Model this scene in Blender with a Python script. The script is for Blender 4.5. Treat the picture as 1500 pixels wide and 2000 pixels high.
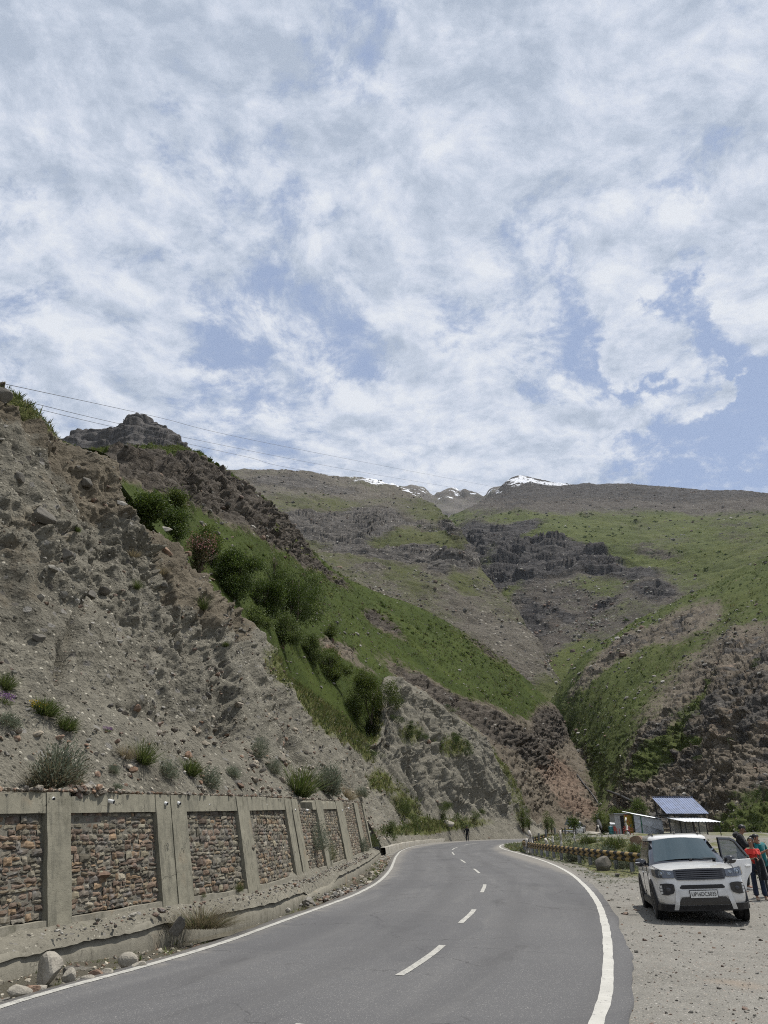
import bpy, bmesh, math, random
import numpy as np
from mathutils import Vector, Matrix, Euler

R = math.radians
sc = bpy.context.scene
for o in list(bpy.data.objects):
    bpy.data.objects.remove(o)
COL = sc.collection

# ------------------------------------------------------------------ camera
CAM_H, FPX, PITCH = 1.72, 1400.0, 23.75
cam_d = bpy.data.cameras.new('camera')
cam = bpy.data.objects.new('camera', cam_d)
COL.objects.link(cam)
cam.location = (0, 0, CAM_H)
cam.rotation_euler = (R(90 + PITCH), 0, 0)
cam_d.sensor_fit = 'VERTICAL'
cam_d.sensor_height = 36.0
cam_d.lens = 36.0 * FPX / 2000.0
cam_d.clip_start = 0.1
cam_d.clip_end = 30000
sc.camera = cam

SUN_EL, SUN_AZ = 67.0, 60.0      # azimuth measured from +Y (ahead) towards +X (right)
EXPOSURE = 0.0
sc.view_settings.view_transform = 'Standard'
sc.view_settings.look = 'None'
sc.view_settings.gamma = 1
sc.view_settings.exposure = EXPOSURE
try:
    sc.view_settings.use_curve_mapping = False
except Exception:
    pass
sc.render.engine = 'CYCLES'
sc.cycles.use_denoising = False
sc.cycles.denoising_input_passes = 'RGB_ALBEDO_NORMAL'
sc.cycles.denoising_prefilter = 'ACCURATE'
sc.cycles.max_bounces = 6
sc.cycles.diffuse_bounces = 3
sc.cycles.volume_bounces = 0
sc.cycles.transparent_max_bounces = 12
sc.cycles.filter_width = 1.05
sc.cycles.sample_clamp_direct = 3.0
sc.cycles.sample_clamp_indirect = 2.0


# ------------------------------------------------------------------ node helper
class G:
    """small node-graph helper"""
    def __init__(self, nt):
        self.nt = nt
    def n(self, t, **kw):
        nd = self.nt.nodes.new(t)
        for k, v in kw.items():
            setattr(nd, k, v)
        return nd
    def put(self, sock, v):
        if isinstance(v, bpy.types.NodeSocket):
            self.nt.links.new(v, sock)
        elif v is not None:
            try:
                sock.default_value = v
            except Exception:
                sock.default_value = (v[0], v[1], v[2], 1)
    def math(self, op, a, b=None, c=None, clamp=False):
        nd = self.n('ShaderNodeMath', operation=op, use_clamp=clamp)
        self.put(nd.inputs[0], a)
        if b is not None: self.put(nd.inputs[1], b)
        if c is not None: self.put(nd.inputs[2], c)
        return nd.outputs[0]
    def add(self, a, b): return self.math('ADD', a, b)
    def mul(self, a, b): return self.math('MULTIPLY', a, b)
    def vmath(self, op, a, b=None, scale=None):
        nd = self.n('ShaderNodeVectorMath', operation=op)
        self.put(nd.inputs[0], a)
        if b is not None: self.put(nd.inputs[1], b)
        if scale is not None: self.put(nd.inputs['Scale'], scale)
        return nd.outputs['Value'] if op in ('DOT_PRODUCT', 'LENGTH') else nd.outputs[0]
    def noise(self, vec, scale, detail=4, rough=0.55, dist=0.0, col=False, lac=2.0):
        nd = self.n('ShaderNodeTexNoise')
        self.put(nd.inputs['Vector'], vec)
        nd.inputs['Scale'].default_value = scale
        nd.inputs['Detail'].default_value = detail
        nd.inputs['Roughness'].default_value = rough
        nd.inputs['Lacunarity'].default_value = lac
        nd.inputs['Distortion'].default_value = dist
        return nd.outputs['Color'] if col else nd.outputs['Fac']
    def voro(self, vec, scale, feature='F1', out='Distance', rnd=1.0):
        nd = self.n('ShaderNodeTexVoronoi', feature=feature)
        self.put(nd.inputs['Vector'], vec)
        nd.inputs['Scale'].default_value = scale
        nd.inputs['Randomness'].default_value = rnd
        return nd.outputs[out]
    def ss(self, v, lo, hi, a=0.0, b=1.0, smooth=True):
        nd = self.n('ShaderNodeMapRange', interpolation_type='SMOOTHSTEP' if smooth else 'LINEAR', clamp=True)
        self.put(nd.inputs[0], v)
        nd.inputs[1].default_value = lo; nd.inputs[2].default_value = hi
        nd.inputs[3].default_value = a; nd.inputs[4].default_value = b
        return nd.outputs[0]
    def ramp(self, fac, stops, interp='LINEAR'):
        nd = self.n('ShaderNodeValToRGB')
        cr = nd.color_ramp
        cr.interpolation = interp
        while len(cr.elements) < len(stops):
            cr.elements.new(0.5)
        for e, (p, c) in zip(cr.elements, stops):
            e.position = p
            e.color = (c[0], c[1], c[2], 1)
        self.put(nd.inputs[0], fac)
        return nd.outputs[0]
    def mix(self, fac, a, b, mode='MIX'):
        nd = self.n('ShaderNodeMix', data_type='RGBA', blend_type=mode)
        self.put(nd.inputs[0], fac)
        self.put(nd.inputs[6], a if isinstance(a, bpy.types.NodeSocket) else (*a, 1))
        self.put(nd.inputs[7], b if isinstance(b, bpy.types.NodeSocket) else (*b, 1))
        return nd.outputs[2]
    def attr(self, name, out='Fac'):
        nd = self.n('ShaderNodeAttribute', attribute_name=name)
        return nd.outputs[out]
    def mapping(self, vec, scale=(1, 1, 1), rot=(0, 0, 0), loc=(0, 0, 0)):
        nd = self.n('ShaderNodeMapping')
        self.put(nd.inputs[0], vec)
        nd.inputs[1].default_value = loc
        nd.inputs[2].default_value = rot
        nd.inputs[3].default_value = scale
        return nd.outputs[0]
    def obj(self):
        return self.n('ShaderNodeTexCoord').outputs['Object']
    def sep(self, v):
        nd = self.n('ShaderNodeSeparateXYZ'); self.put(nd.inputs[0], v)
        return nd.outputs
    def comb(self, x, y, z):
        nd = self.n('ShaderNodeCombineXYZ')
        self.put(nd.inputs[0], x); self.put(nd.inputs[1], y); self.put(nd.inputs[2], z)
        return nd.outputs[0]
    def bump(self, h, strength=0.5, dist=0.05, normal=None):
        nd = self.n('ShaderNodeBump')
        nd.inputs['Strength'].default_value = strength
        nd.inputs['Distance'].default_value = dist
        self.put(nd.inputs['Height'], h)
        if normal is not None: self.put(nd.inputs['Normal'], normal)
        return nd.outputs[0]


MATS = {}
def new_mat(name):
    m = bpy.data.materials.new(name)
    m.use_nodes = True
    g = G(m.node_tree)
    b = m.node_tree.nodes.get('Principled BSDF')
    b.inputs['Roughness'].default_value = 0.9
    b.inputs['Specular IOR Level'].default_value = 0.2
    MATS[name] = m
    return m, g, b

def simple(name, col, rough=0.6, metal=0.0, spec=0.4, var=0.12, scale=8.0, coat=0.0, bump=0.0):
    """painted or plain material with a little mottling and wear"""
    m, g, b = new_mat(name)
    n = g.noise(g.obj(), scale, 5, 0.6)
    lo = tuple(max(0, c * (1 - var)) for c in col); hi = tuple(min(1, c * (1 + var)) for c in col)
    g.put(b.inputs['Base Color'], g.ramp(n, [(0.3, lo), (0.7, hi)]))
    g.put(b.inputs['Roughness'], g.ss(n, 0.2, 0.8, max(0.02, rough - 0.08), min(1, rough + 0.08)))
    b.inputs['Metallic'].default_value = metal
    b.inputs['Specular IOR Level'].default_value = spec
    b.inputs['Coat Weight'].default_value = coat
    if bump:
        g.put(b.inputs['Normal'], g.bump(g.noise(g.obj(), scale * 4, 4), bump, 0.01))
    return m


# ------------------------------------------------------------------ rays from the camera's place, used to trace shapes
_t = R(PITCH)
_fw = np.array([0, math.cos(_t), math.sin(_t)])
_up = np.array([0, -math.sin(_t), math.cos(_t)])
def ray(px, py):
    return np.array([(px - 750) / FPX, 0, 0]) + _fw - (py - 1000) / FPX * _up
def at(px, py, Y):
    d = ray(px, py)
    return np.array([0, 0, CAM_H]) + d * (Y / d[1])
def gp(px, py, z=0.0):
    d = ray(px, py)
    return np.array([0, 0, CAM_H]) + d * ((z - CAM_H) / d[2])
def project(P):
    d = P - np.array([0, 0, CAM_H])
    z = d @ _fw
    z = np.where(np.abs(z) < 1e-6, 1e-6, z)
    return 750 + FPX * d[..., 0] / z, 1000 - FPX * (d @ _up) / z

# ------------------------------------------------------------------ sky and sun
def build_world():
    w = bpy.data.worlds.new('World')
    sc.world = w
    w.use_nodes = True
    nt = w.node_tree
    nt.nodes.clear()
    g = G(nt)
    sky = g.n('ShaderNodeTexSky', sky_type='NISHITA')
    sky.sun_disc = False
    sky.sun_elevation = R(SUN_EL)
    sky.sun_rotation = R(SUN_AZ)
    sky.altitude = 2500
    sky.air_density = 1.0
    sky.dust_density = 1.2
    sky.ozone_density = 1.0
    b1 = g.n('ShaderNodeBackground')
    # a touch of thin high veil whitens the blue
    g.put(b1.inputs[0], sky.outputs[0])
    b1.inputs[1].default_value = SKY_STRENGTH
    veil = g.n('ShaderNodeBackground')
    veil.inputs[0].default_value = (0.46, 0.56, 0.78, 1)
    veil.inputs[1].default_value = 1.0
    m0 = g.n('ShaderNodeMixShader')
    m0.inputs[0].default_value = 0.6
    nt.links.new(b1.outputs[0], m0.inputs[1]); nt.links.new(veil.outputs[0], m0.inputs[2])
    d = g.n('ShaderNodeTexCoord').outputs['Generated']
    x, y, z = g.sep(d)
    zz = g.add(g.math('MAXIMUM', z, 0.0), 0.22)
    p = g.comb(g.math('DIVIDE', x, zz), g.math('DIVIDE', y, zz), 0.0)
    wv = g.vmath('SUBTRACT', g.noise(p, 2.2, 3, 0.55, col=True), (0.5, 0.5, 0.5))
    pw = g.vmath('ADD', p, g.vmath('SCALE', wv, scale=0.20))
    dw = g.vmath('ADD', d, g.vmath('SCALE', g.vmath('SUBTRACT', g.noise(d, 7.0, 6, 0.6, col=True), (0.5, 0.5, 0.5)), scale=0.26))
    dw = g.vmath('NORMALIZE', dw)
    f1 = g.noise(p, 1.7, 2, 0.5)
    f2 = g.noise(pw, 8.5, 10, 0.66)
    f3 = g.noise(pw, 19.0, 7, 0.66)
    # the same puffs sampled a little nearer the sun, for their bright and grey sides
    sp = g.vmath('SUBTRACT', (0.32, 0.10, 0.0), p)
    sp = g.vmath('SCALE', g.vmath('NORMALIZE', sp), scale=0.055)
    f2b = g.noise(g.vmath('ADD', pw, sp), 8.5, 6, 0.64)
    v = g.add(g.add(g.mul(f1, 0.14), g.mul(f2, 0.66)), g.mul(f3, 0.36))        # mean .58
    bias = None
    for (px, py, r, wgt) in SKY_BLOBS:
        c = ray(px, py); c = c / np.linalg.norm(c)
        dt = g.vmath('DOT_PRODUCT', dw, tuple(c))
        k = 2 * (1 - math.cos(R(r)))
        bl = g.math('MULTIPLY', g.ss(dt, 1 - k, 1.0), wgt * (0.58 if wgt < 0 else 0.9))
        bias = bl if bias is None else g.add(bias, bl)
    v = g.add(v, bias)
    a = g.ss(v, 0.372, 0.572)
    relief = g.mul(g.math('SUBTRACT', f2, f2b), 1.5)
    big = g.noise(p, 1.25, 4, 0.55)
    sh = g.add(g.add(g.mul(big, 0.85), relief), g.add(g.mul(g.math('SUBTRACT', f3, 0.5), 0.62), g.mul(g.math('SUBTRACT', f2, 0.5), 0.35)))
    sh = g.add(sh, g.ss(z, 0.60, 0.88, 0.03, -0.13))
    cc = g.ramp(sh, [(0.10, (0.45, 0.52, 0.635)), (0.35, (0.575, 0.64, 0.755)), (0.48, (0.66, 0.715, 0.825)), (0.74, (0.80, 0.835, 0.895))])
    b2 = g.n('ShaderNodeBackground')
    g.put(b2.inputs[0], cc)
    b2.inputs[1].default_value = CLOUD_STRENGTH
    mx = g.n('ShaderNodeMixShader')
    g.put(mx.inputs[0], a)
    nt.links.new(m0.outputs[0], mx.inputs[1]); nt.links.new(b2.outputs[0], mx.inputs[2])
    out = g.n('ShaderNodeOutputWorld')
    nt.links.new(mx.outputs[0], out.inputs[0])

SKY_STRENGTH, CLOUD_STRENGTH = 0.10, 0.96
SKY_BLOBS = [  # (direction traced at px, py; radius in degrees; change of cover)
    (310, 165, 3.0, -0.16), (715, 45, 4.0, -0.20), (440, 350, 4.5, -0.15), (330, 345, 3, -0.10), (525, 335, 3, -0.10), (1140, 395, 5, -0.20), (855, 635, 2.4, -0.20),
    (590, 490, 4.5, -0.11), (1460, 365, 5, -0.20), (1310, 560, 7, -0.20), (1430, 760, 9, -0.24), (1240, 720, 4, -0.10), (490, 190, 3, -0.10), (685, 210, 3, -0.10), (1450, 15, 2.5, -0.15), (760, 390, 3, -0.08), (930, 490, 4, -0.09),
    (400, 650, 5, -0.13), (650, 650, 4, -0.12), (1100, 560, 4, -0.09), (230, 515, 5, -0.12), (60, 580, 4, -0.09), (1450, 900, 8, -0.16), (560, 790, 7, -0.12), (350, 740, 5, -0.08), (1040, 690, 3, -0.10), (20, 370, 3, -.1),
    (1250, 655, 2.4, 0.36), (1450, 425, 3.4, 0.36), (1490, 590, 3.6, 0.40), (920, 905, 5.0, 0.22), (1040, 850, 3.0, 0.22), (740, 880, 4.2, 0.18), (240, 680, 5, 0.14),
    (1330, 750, 2.2, 0.30), (1200, 815, 2.4, 0.28), (1385, 752, 1.3, 0.30), (1120, 860, 2.4, 0.16), (880, 850, 2.4, 0.18), (150, 200, 12, 0.10), (1180, 180, 12, 0.10), (780, 480, 9, 0.05), (1230, 490, 3.5, .22), (500, 120, 8, .05)]
build_world()
sun_d = bpy.data.lights.new('sun', 'SUN')
sun_d.energy = 5.0
sun_d.angle = R(0.6)
sun_d.color = (1.0, 0.955, 0.89)
sun = bpy.data.objects.new('sun', sun_d)
COL.objects.link(sun)
_sd = Vector((math.sin(R(SUN_AZ)) * math.cos(R(SUN_EL)), math.cos(R(SUN_AZ)) * math.cos(R(SUN_EL)), math.sin(R(SUN_EL))))
sun.rotation_euler = _sd.to_track_quat('Z', 'Y').to_euler()
sun.location = (30, 20, 60)


# ------------------------------------------------------------------ numpy noise
def _h(ix, iy, iz, seed):
    h = (ix.astype(np.uint32) * np.uint32(374761393)) ^ (iy.astype(np.uint32) * np.uint32(668265263)) ^ (iz.astype(np.uint32) * np.uint32(2147483647 - 18)) ^ np.uint32((seed * 2654435761) & 0xffffffff)
    h = (h ^ (h >> np.uint32(15))) * np.uint32(2246822519)
    h = (h ^ (h >> np.uint32(13))) * np.uint32(3266489917)
    return h ^ (h >> np.uint32(16))
def perlin(P, seed=0):
    """gradient noise about -1..1 for an (...,3) array"""
    with np.errstate(over='ignore'):
        sh = P.shape[:-1]
        P = P.reshape(-1, 3)
        I = np.floor(P).astype(np.int64)
        f = (P - I).astype(np.float32)
        u = f * f * f * (f * (f * 6 - 15) + 10)
        out = np.zeros(len(P), np.float32)
        for dx in (0, 1):
            wx = u[:, 0] if dx else 1 - u[:, 0]
            for dy in (0, 1):
                wy = u[:, 1] if dy else 1 - u[:, 1]
                for dz in (0, 1):
                    wz = u[:, 2] if dz else 1 - u[:, 2]
                    h = _h(I[:, 0] + dx, I[:, 1] + dy, I[:, 2] + dz, seed)
                    gx = (h & np.uint32(1023)).astype(np.float32) / 511.5 - 1
                    gy = ((h >> np.uint32(10)) & np.uint32(1023)).astype(np.float32) / 511.5 - 1
                    gz = ((h >> np.uint32(20)) & np.uint32(1023)).astype(np.float32) / 511.5 - 1
                    out += wx * wy * wz * (gx * (f[:, 0] - dx) + gy * (f[:, 1] - dy) + gz * (f[:, 2] - dz))
        return (out * 1.25).reshape(sh)
def fbm(P, octs=5, gain=0.5, seed=0, lac=2.03):
    a, s, o = 1.0, 0.0, 0
    Q = np.asarray(P, float)
    for i in range(octs):
        o = o + a * perlin(Q + i * 17.31, seed + i)
        s += a
        a *= gain
        Q = Q * lac
    return o / s
def ridged(P, octs=4, gain=0.5, seed=0, lac=2.1):
    a, s, o = 1.0, 0.0, 0
    Q = np.asarray(P, float)
    for i in range(octs):
        n = 1 - np.abs(perlin(Q + i * 9.7, seed + i)) * 1.8
        o = o + a * n
        s += a
        a *= gain
        Q = Q * lac
    return o / s
def worley(P, seed=0):
    """F1 distance, F2-F1 and a random value per cell"""
    with np.errstate(over='ignore'):
        sh = P.shape[:-1]
        P = P.reshape(-1, 3)
        I = np.floor(P).astype(np.int64)
        f1 = np.full(len(P), 9.0, np.float32); f2 = f1.copy(); cid = np.zeros(len(P), np.float32)
        for dx in (-1, 0, 1):
            for dy in (-1, 0, 1):
                for dz in (-1, 0, 1):
                    cx, cy, cz = I[:, 0] + dx, I[:, 1] + dy, I[:, 2] + dz
                    h = _h(cx, cy, cz, seed)
                    jx = (h & np.uint32(1023)).astype(np.float32) / 1023
                    jy = ((h >> np.uint32(10)) & np.uint32(1023)).astype(np.float32) / 1023
                    jz = ((h >> np.uint32(20)) & np.uint32(1023)).astype(np.float32) / 1023
                    d = np.sqrt((cx + jx - P[:, 0]) ** 2 + (cy + jy - P[:, 1]) ** 2 + (cz + jz - P[:, 2]) ** 2).astype(np.float32)
                    c = ((h >> np.uint32(7)) & np.uint32(255)).astype(np.float32) / 255
                    m = d < f1
                    f2 = np.where(m, f1, np.minimum(f2, d))
                    cid = np.where(m, c, cid)
                    f1 = np.where(m, d, f1)
        return f1.reshape(sh), (f2 - f1).reshape(sh), cid.reshape(sh)
def smooth(x, a, b):
    t = np.clip((x - a) / (b - a), 0, 1)
    return t * t * (3 - 2 * t)


# ------------------------------------------------------------------ mesh and property helpers
def link(o, parent=None):
    COL.objects.link(o)
    if parent is not None:
        o.parent = parent
    return o
def tag(o, label=None, cat=None, group=None, kind=None):
    if label: o['label'] = label
    if cat: o['category'] = cat
    if group: o['group'] = group
    if kind: o['kind'] = kind
    return o
def empty(name, loc=(0, 0, 0), rz=0.0):
    o = bpy.data.objects.new(name, None)
    o.empty_display_size = 0.2
    o.location = loc
    o.rotation_euler = (0, 0, rz)
    return link(o)
def np_mesh(name, V, F, mat, parent=None, smooth_shade=True, attrs=None, mats=None, mat_idx=None, colors=None):
    """mesh object from numpy vertices and an (n,3) or (n,4) face array"""
    V = np.asarray(V, np.float32).reshape(-1, 3)
    F = np.asarray(F, np.int32)
    k = F.shape[1]
    me = bpy.data.meshes.new(name)
    me.vertices.add(len(V)); me.vertices.foreach_set('co', V.ravel())
    me.loops.add(F.size); me.loops.foreach_set('vertex_index', F.ravel())
    me.polygons.add(len(F))
    me.polygons.foreach_set('loop_start', np.arange(0, F.size, k, dtype=np.int32))
    me.polygons.foreach_set('loop_total', np.full(len(F), k, np.int32))
    me.polygons.foreach_set('use_smooth', np.full(len(F), smooth_shade, bool))
    for m in (mats or [mat]):
        me.materials.append(m)
    if mat_idx is not None:
        me.polygons.foreach_set('material_index', np.asarray(mat_idx, np.int32))
    for an, av in (attrs or {}).items():
        a = me.attributes.new(an, 'FLOAT', 'POINT')
        a.data.foreach_set('value', np.asarray(av, np.float32).ravel())
    if colors is not None:
        a = me.attributes.new('tint', 'FLOAT_COLOR', 'POINT')
        c = np.ones((len(V), 4), np.float32); c[:, :3] = colors
        a.data.foreach_set('color', c.ravel())
    me.update(calc_edges=True)
    me.validate()
    return link(bpy.data.objects.new(name, me), parent)
def grid_faces(nv, nu):
    i = np.arange((nv - 1) * nu).reshape(nv - 1, nu)[:, :-1].ravel()
    return np.stack([i, i + 1, i + nu + 1, i + nu], 1)
def bm_obj(name, bm, mat, parent=None, smooth_shade=False, bevel=0.0, subsurf=0, mats=None):
    me = bpy.data.meshes.new(name)
    bm.normal_update()
    bm.to_mesh(me); bm.free()
    for m in (mats or [mat]):
        me.materials.append(m)
    if smooth_shade:
        me.polygons.foreach_set('use_smooth', np.ones(len(me.polygons), bool))
    o = link(bpy.data.objects.new(name, me), parent)
    if bevel:
        b = o.modifiers.new('bevel', 'BEVEL'); b.width = bevel; b.segments = 2; b.limit_method = 'ANGLE'
    if subsurf:
        s = o.modifiers.new('sub', 'SUBSURF'); s.levels = subsurf; s.render_levels = subsurf
    return o
def bx(bm, x0, x1, y0, y1, z0, z1, M=None):
    vs = [bm.verts.new((x, y, z)) for z in (z0, z1) for x, y in ((x0, y0), (x1, y0), (x1, y1), (x0, y1))]
    if M is not None:
        for v in vs: v.co = M @ v.co
    for f in ((3, 2, 1, 0), (4, 5, 6, 7), (0, 1, 5, 4), (1, 2, 6, 5), (2, 3, 7, 6), (3, 0, 4, 7)):
        bm.faces.new([vs[i] for i in f])
    return vs
def tube(bm, pts, rad, seg=8, cap=True):
    """tapered tube through pts; rad is one number or one per point"""
    pts = [Vector(p) for p in pts]
    if not hasattr(rad, '__len__'): rad = [rad] * len(pts)
    rings = []
    up = Vector((0, 0, 1))
    for i, p in enumerate(pts):
        d = (pts[min(i + 1, len(pts) - 1)] - pts[max(i - 1, 0)]).normalized()
        a = d.cross(up)
        if a.length < 1e-3: a = d.cross(Vector((1, 0, 0)))
        a.normalize(); b = d.cross(a).normalized()
        rings.append([bm.verts.new(p + (a * math.cos(2 * math.pi * k / seg) + b * math.sin(2 * math.pi * k / seg)) * rad[i]) for k in range(seg)])
    for r0, r1 in zip(rings, rings[1:]):
        for k in range(seg):
            bm.faces.new((r0[k], r0[(k + 1) % seg], r1[(k + 1) % seg], r1[k]))
    if cap:
        bm.faces.new(rings[0][::-1]); bm.faces.new(rings[-1])
def lathe(bm, prof, seg=24, axis='z', M=None):
    """prof: (radius, height) pairs"""
    rings = []
    for r, h in prof:
        ring = []
        for k in range(seg):
            a = 2 * math.pi * k / seg
            c = Vector((r * math.cos(a), r * math.sin(a), h))
            if axis == 'x': c = Vector((h, r * math.cos(a), r * math.sin(a)))
            if M is not None: c = M @ c
            ring.append(bm.verts.new(c))
        rings.append(ring)
    for r0, r1 in zip(rings, rings[1:]):
        for k in range(seg):
            bm.faces.new((r0[k], r0[(k + 1) % seg], r1[(k + 1) % seg], r1[k]))
    bm.faces.new(rings[0][::-1]); bm.faces.new(rings[-1])
def copy_tree(o, parent=None):
    c = o.copy(); COL.objects.link(c)
    if parent is not None: c.parent = parent
    for ch in list(o.children):
        copy_tree(ch, c)
    return c

# polylines in plan
def cr_curve(pts, n):
    """Catmull-Rom through pts, n samples evenly spaced by length"""
    P = np.asarray(pts, float)
    E = np.vstack([2 * P[0] - P[1], P, 2 * P[-1] - P[-2]])
    out = []
    for i in range(1, len(E) - 2):
        t = np.linspace(0, 1, 40, endpoint=False)[:, None]
        p0, p1, p2, p3 = E[i - 1], E[i], E[i + 1], E[i + 2]
        out.append(0.5 * ((2 * p1) + (-p0 + p2) * t + (2 * p0 - 5 * p1 + 4 * p2 - p3) * t ** 2 + (-p0 + 3 * p1 - 3 * p2 + p3) * t ** 3))
    C = np.vstack(out + [P[-1:]])
    L = np.concatenate([[0], np.cumsum(np.linalg.norm(np.diff(C, axis=0), axis=1))])
    s = np.linspace(0, L[-1], n)
    return np.stack([np.interp(s, L, C[:, k]) for k in range(P.shape[1])], 1)
def normals2(C):
    """unit normals to the left of travel for a plan polyline"""
    d = np.gradient(C[:, :2], axis=0)
    d /= np.linalg.norm(d, axis=1)[:, None] + 1e-9
    return np.stack([-d[:, 1], d[:, 0]], 1)

# ================================================================== THE SETTING
# ------------------------------------------------------------------ road lines in plan (metres)
LEFT_PTS = [(-10.5, -14), (-7.6, -4), (-5.2, 4), (-3.95, 9.2), (-3.36, 11.0), (-2.98, 12.2), (-2.56, 13.8), (-2.04, 16.4), (-1.30, 20.0), (-0.75, 23.0), (-0.18, 27.9),
            (0.25, 35), (0.52, 43), (0.85, 53), (1.6, 66), (3.6, 83), (7.2, 100), (13.6, 119), (23, 136), (40, 156), (70, 178), (120, 200)]
RIGHT_PTS = [(-4.6, -14), (-2.0, -4), (0.55, 4), (2.03, 8.24), (2.6, 9.9), (3.5, 13.0), (4.4, 16.4), (5.42, 20.7), (6.54, 26.4), (7.69, 33.4), (8.7, 41.8),
             (9.35, 50.3), (9.85, 59.4), (10.4, 69), (11.5, 78.5), (13.6, 88.5), (17.5, 100), (25, 113), (36, 127), (52, 143), (82, 165), (130, 186)]
LINE_L = cr_curve(LEFT_PTS, 900)
LINE_R = cr_curve(RIGHT_PTS, 900)
# matched arms across the road
_ctr_pts = [(-7.3, -13), (-4.6, -4), (-2.4, 4), (-0.80, 8.2), (0.16, 10.6), (0.9, 13.1), (1.5, 16.1), (2.05, 18.6), (2.83, 23.4), (3.37, 27.0), (3.9, 32.7), (4.3, 42), (4.85, 55), (5.7, 66),
            (7.0, 75), (10.0, 90), (16.5, 109), (26.5, 124), (40, 140.5), (62, 160), (100, 182)]
LINE_C = cr_curve(_ctr_pts, 900)

def nearest_on(C, x, y):
    """for arrays x,y: signed distance (positive to the left) to polyline C and the arc index"""
    P = np.stack([x.ravel(), y.ravel()], 1)
    n = normals2(C)
    best = np.full(len(P), 1e9); idx = np.zeros(len(P), int)
    for k in range(0, len(C), 3):
        d = (P[:, 0] - C[k, 0]) ** 2 + (P[:, 1] - C[k, 1]) ** 2
        m = d < best
        best[m] = d[m]; idx[m] = k
    sd = ((P - C[idx, :2]) * n[idx]).sum(1)
    far = np.sqrt(best)
    s = np.where(np.abs(sd) > 0.98 * far, sd, np.sign(sd) * far)
    return s.reshape(x.shape), idx.reshape(x.shape)

def ground_z(x, y):
    """height of the ground beside the road"""
    x = np.asarray(x, float); y = np.asarray(y, float)
    sl, _ = nearest_on(LINE_L, x, y)
    sr, _ = nearest_on(LINE_R, x, y)
    z = np.full(x.shape, -0.05)
    # right-hand side: gravel pull-out, then the bank that lifts to the stalls
    out = np.maximum(-sr, 0)
    bank = smooth(y, 34, 78) * smooth(x, 10.0, 17.0) * 1.05 * smooth(out, 0.8, 5)
    bank = bank + 0.55 * np.exp(-((x - 14.5) / 2.6) ** 2 - ((y - 44) / 9) ** 2) + 0.5 * np.exp(-((x - 17.0) / 3.5) ** 2 - ((y - 52) / 7) ** 2)
    z = z + bank
    z = z + 0.12 * smooth(x, 7.5, 13) * smooth(y, 12, 18) * (1 - smooth(y, 30, 40))
    # left-hand side: shallow ditch along the wall
    lo = np.maximum(sl, 0)
    z = z - (0.03 + 0.13 * smooth(y, 11.5, 15.5)) * smooth(lo, 0.25, 0.6) * (1 - smooth(y, 52, 66))
    return z
def gz(x, y):
    return float(ground_z(np.array([x]), np.array([y]))[0])

# ------------------------------------------------------------------ materials of the setting
def asphalt_mat():
    m, g, b = new_mat('asphalt')
    p = g.obj()
    big = g.noise(p, 0.35, 4, 0.55)
    mid = g.noise(p, 3.0, 5, 0.6)
    fine = g.noise(p, 75, 3, 0.7)
    grain = g.voro(p, 110, out='Color')
    c = g.ramp(g.add(g.mul(big, 0.6), g.mul(mid, 0.4)), [(0.30, (0.092, 0.091, 0.094)), (0.5, (0.112, 0.111, 0.113)), (0.72, (0.135, 0.132, 0.131))])
    c = g.mix(0.42, c, g.ramp(fine, [(0.3, (0.03, 0.03, 0.031)), (0.55, (0.10, 0.10, 0.10)), (0.78, (0.26, 0.255, 0.245))]))
    c = g.mix(g.ss(g.sep(grain)[0], 0.93, 0.97, 0, 0.55), c, (0.30, 0.29, 0.27))
    # worn streaks along the wheel tracks and dark old oil smears, stretched along the road
    q = g.comb(g.attr('across'), g.mul(g.attr('along'), 0.10), 0.0)
    st = g.noise(q, 1.6, 5, 0.6, 0.4)
    spot = g.noise(g.comb(g.attr('across'), g.mul(g.attr('along'), 0.28), 3.0), 0.75, 5, 0.65, 0.5)
    c = g.mix(g.ss(spot, 0.55, 0.72, 0, 0.42), c, (0.040, 0.039, 0.040))
    c = g.mix(g.ss(st, 0.5, 0.75, 0, 0.35), c, (0.18, 0.176, 0.168))
    # sand and dust blown onto the edges
    e = g.math('ABSOLUTE', g.attr('across'))
    dn = g.noise(p, 2.2, 6, 0.65)
    dust = g.ss(g.add(e, g.mul(dn, 1.5)), 3.85, 4.6)
    c = g.mix(g.mul(dust, 0.5), c, (0.26, 0.24, 0.205))
    # hairline cracks
    cr = g.voro(g.vmath('ADD', p, g.vmath('SCALE', g.noise(p, 1.2, 5, 0.65, col=True), scale=1.3)), 0.36, feature='DISTANCE_TO_EDGE')
    cm = g.mul(g.ss(cr, 0.0, 0.010, 1, 0), g.ss(g.noise(p, 0.22, 2), 0.44, 0.56))
    tr = g.math('ABSOLUTE', g.math('SUBTRACT', g.add(e, g.mul(g.add(st, -0.5), 0.7)), 1.75))
    tw = g.ss(g.math('ABSOLUTE', g.math('SUBTRACT', tr, 0.78)), 0.05, 0.42, 0.30, 0.0)
    c = g.mix(tw, c, (0.075, 0.074, 0.075))
    ps_ = g.ss(g.noise(g.comb(g.attr('across'), g.mul(g.attr('along'), 0.5), 8.0), 0.30, 1, 0.4), 0.585, 0.592, 0, 0.28)
    c = g.mix(ps_, c, (0.078, 0.078, 0.081))
    c = g.mix(g.mul(cm, 0.65), c, (0.04, 0.04, 0.04))
    g.put(b.inputs['Base Color'], c)
    g.put(b.inputs['Roughness'], g.ss(mid, 0.2, 0.8, 0.78, 0.95))
    g.put(b.inputs['Normal'], g.bump(g.add(fine, g.mul(mid, 0.6)), 0.35, 0.012))
    return m

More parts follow.
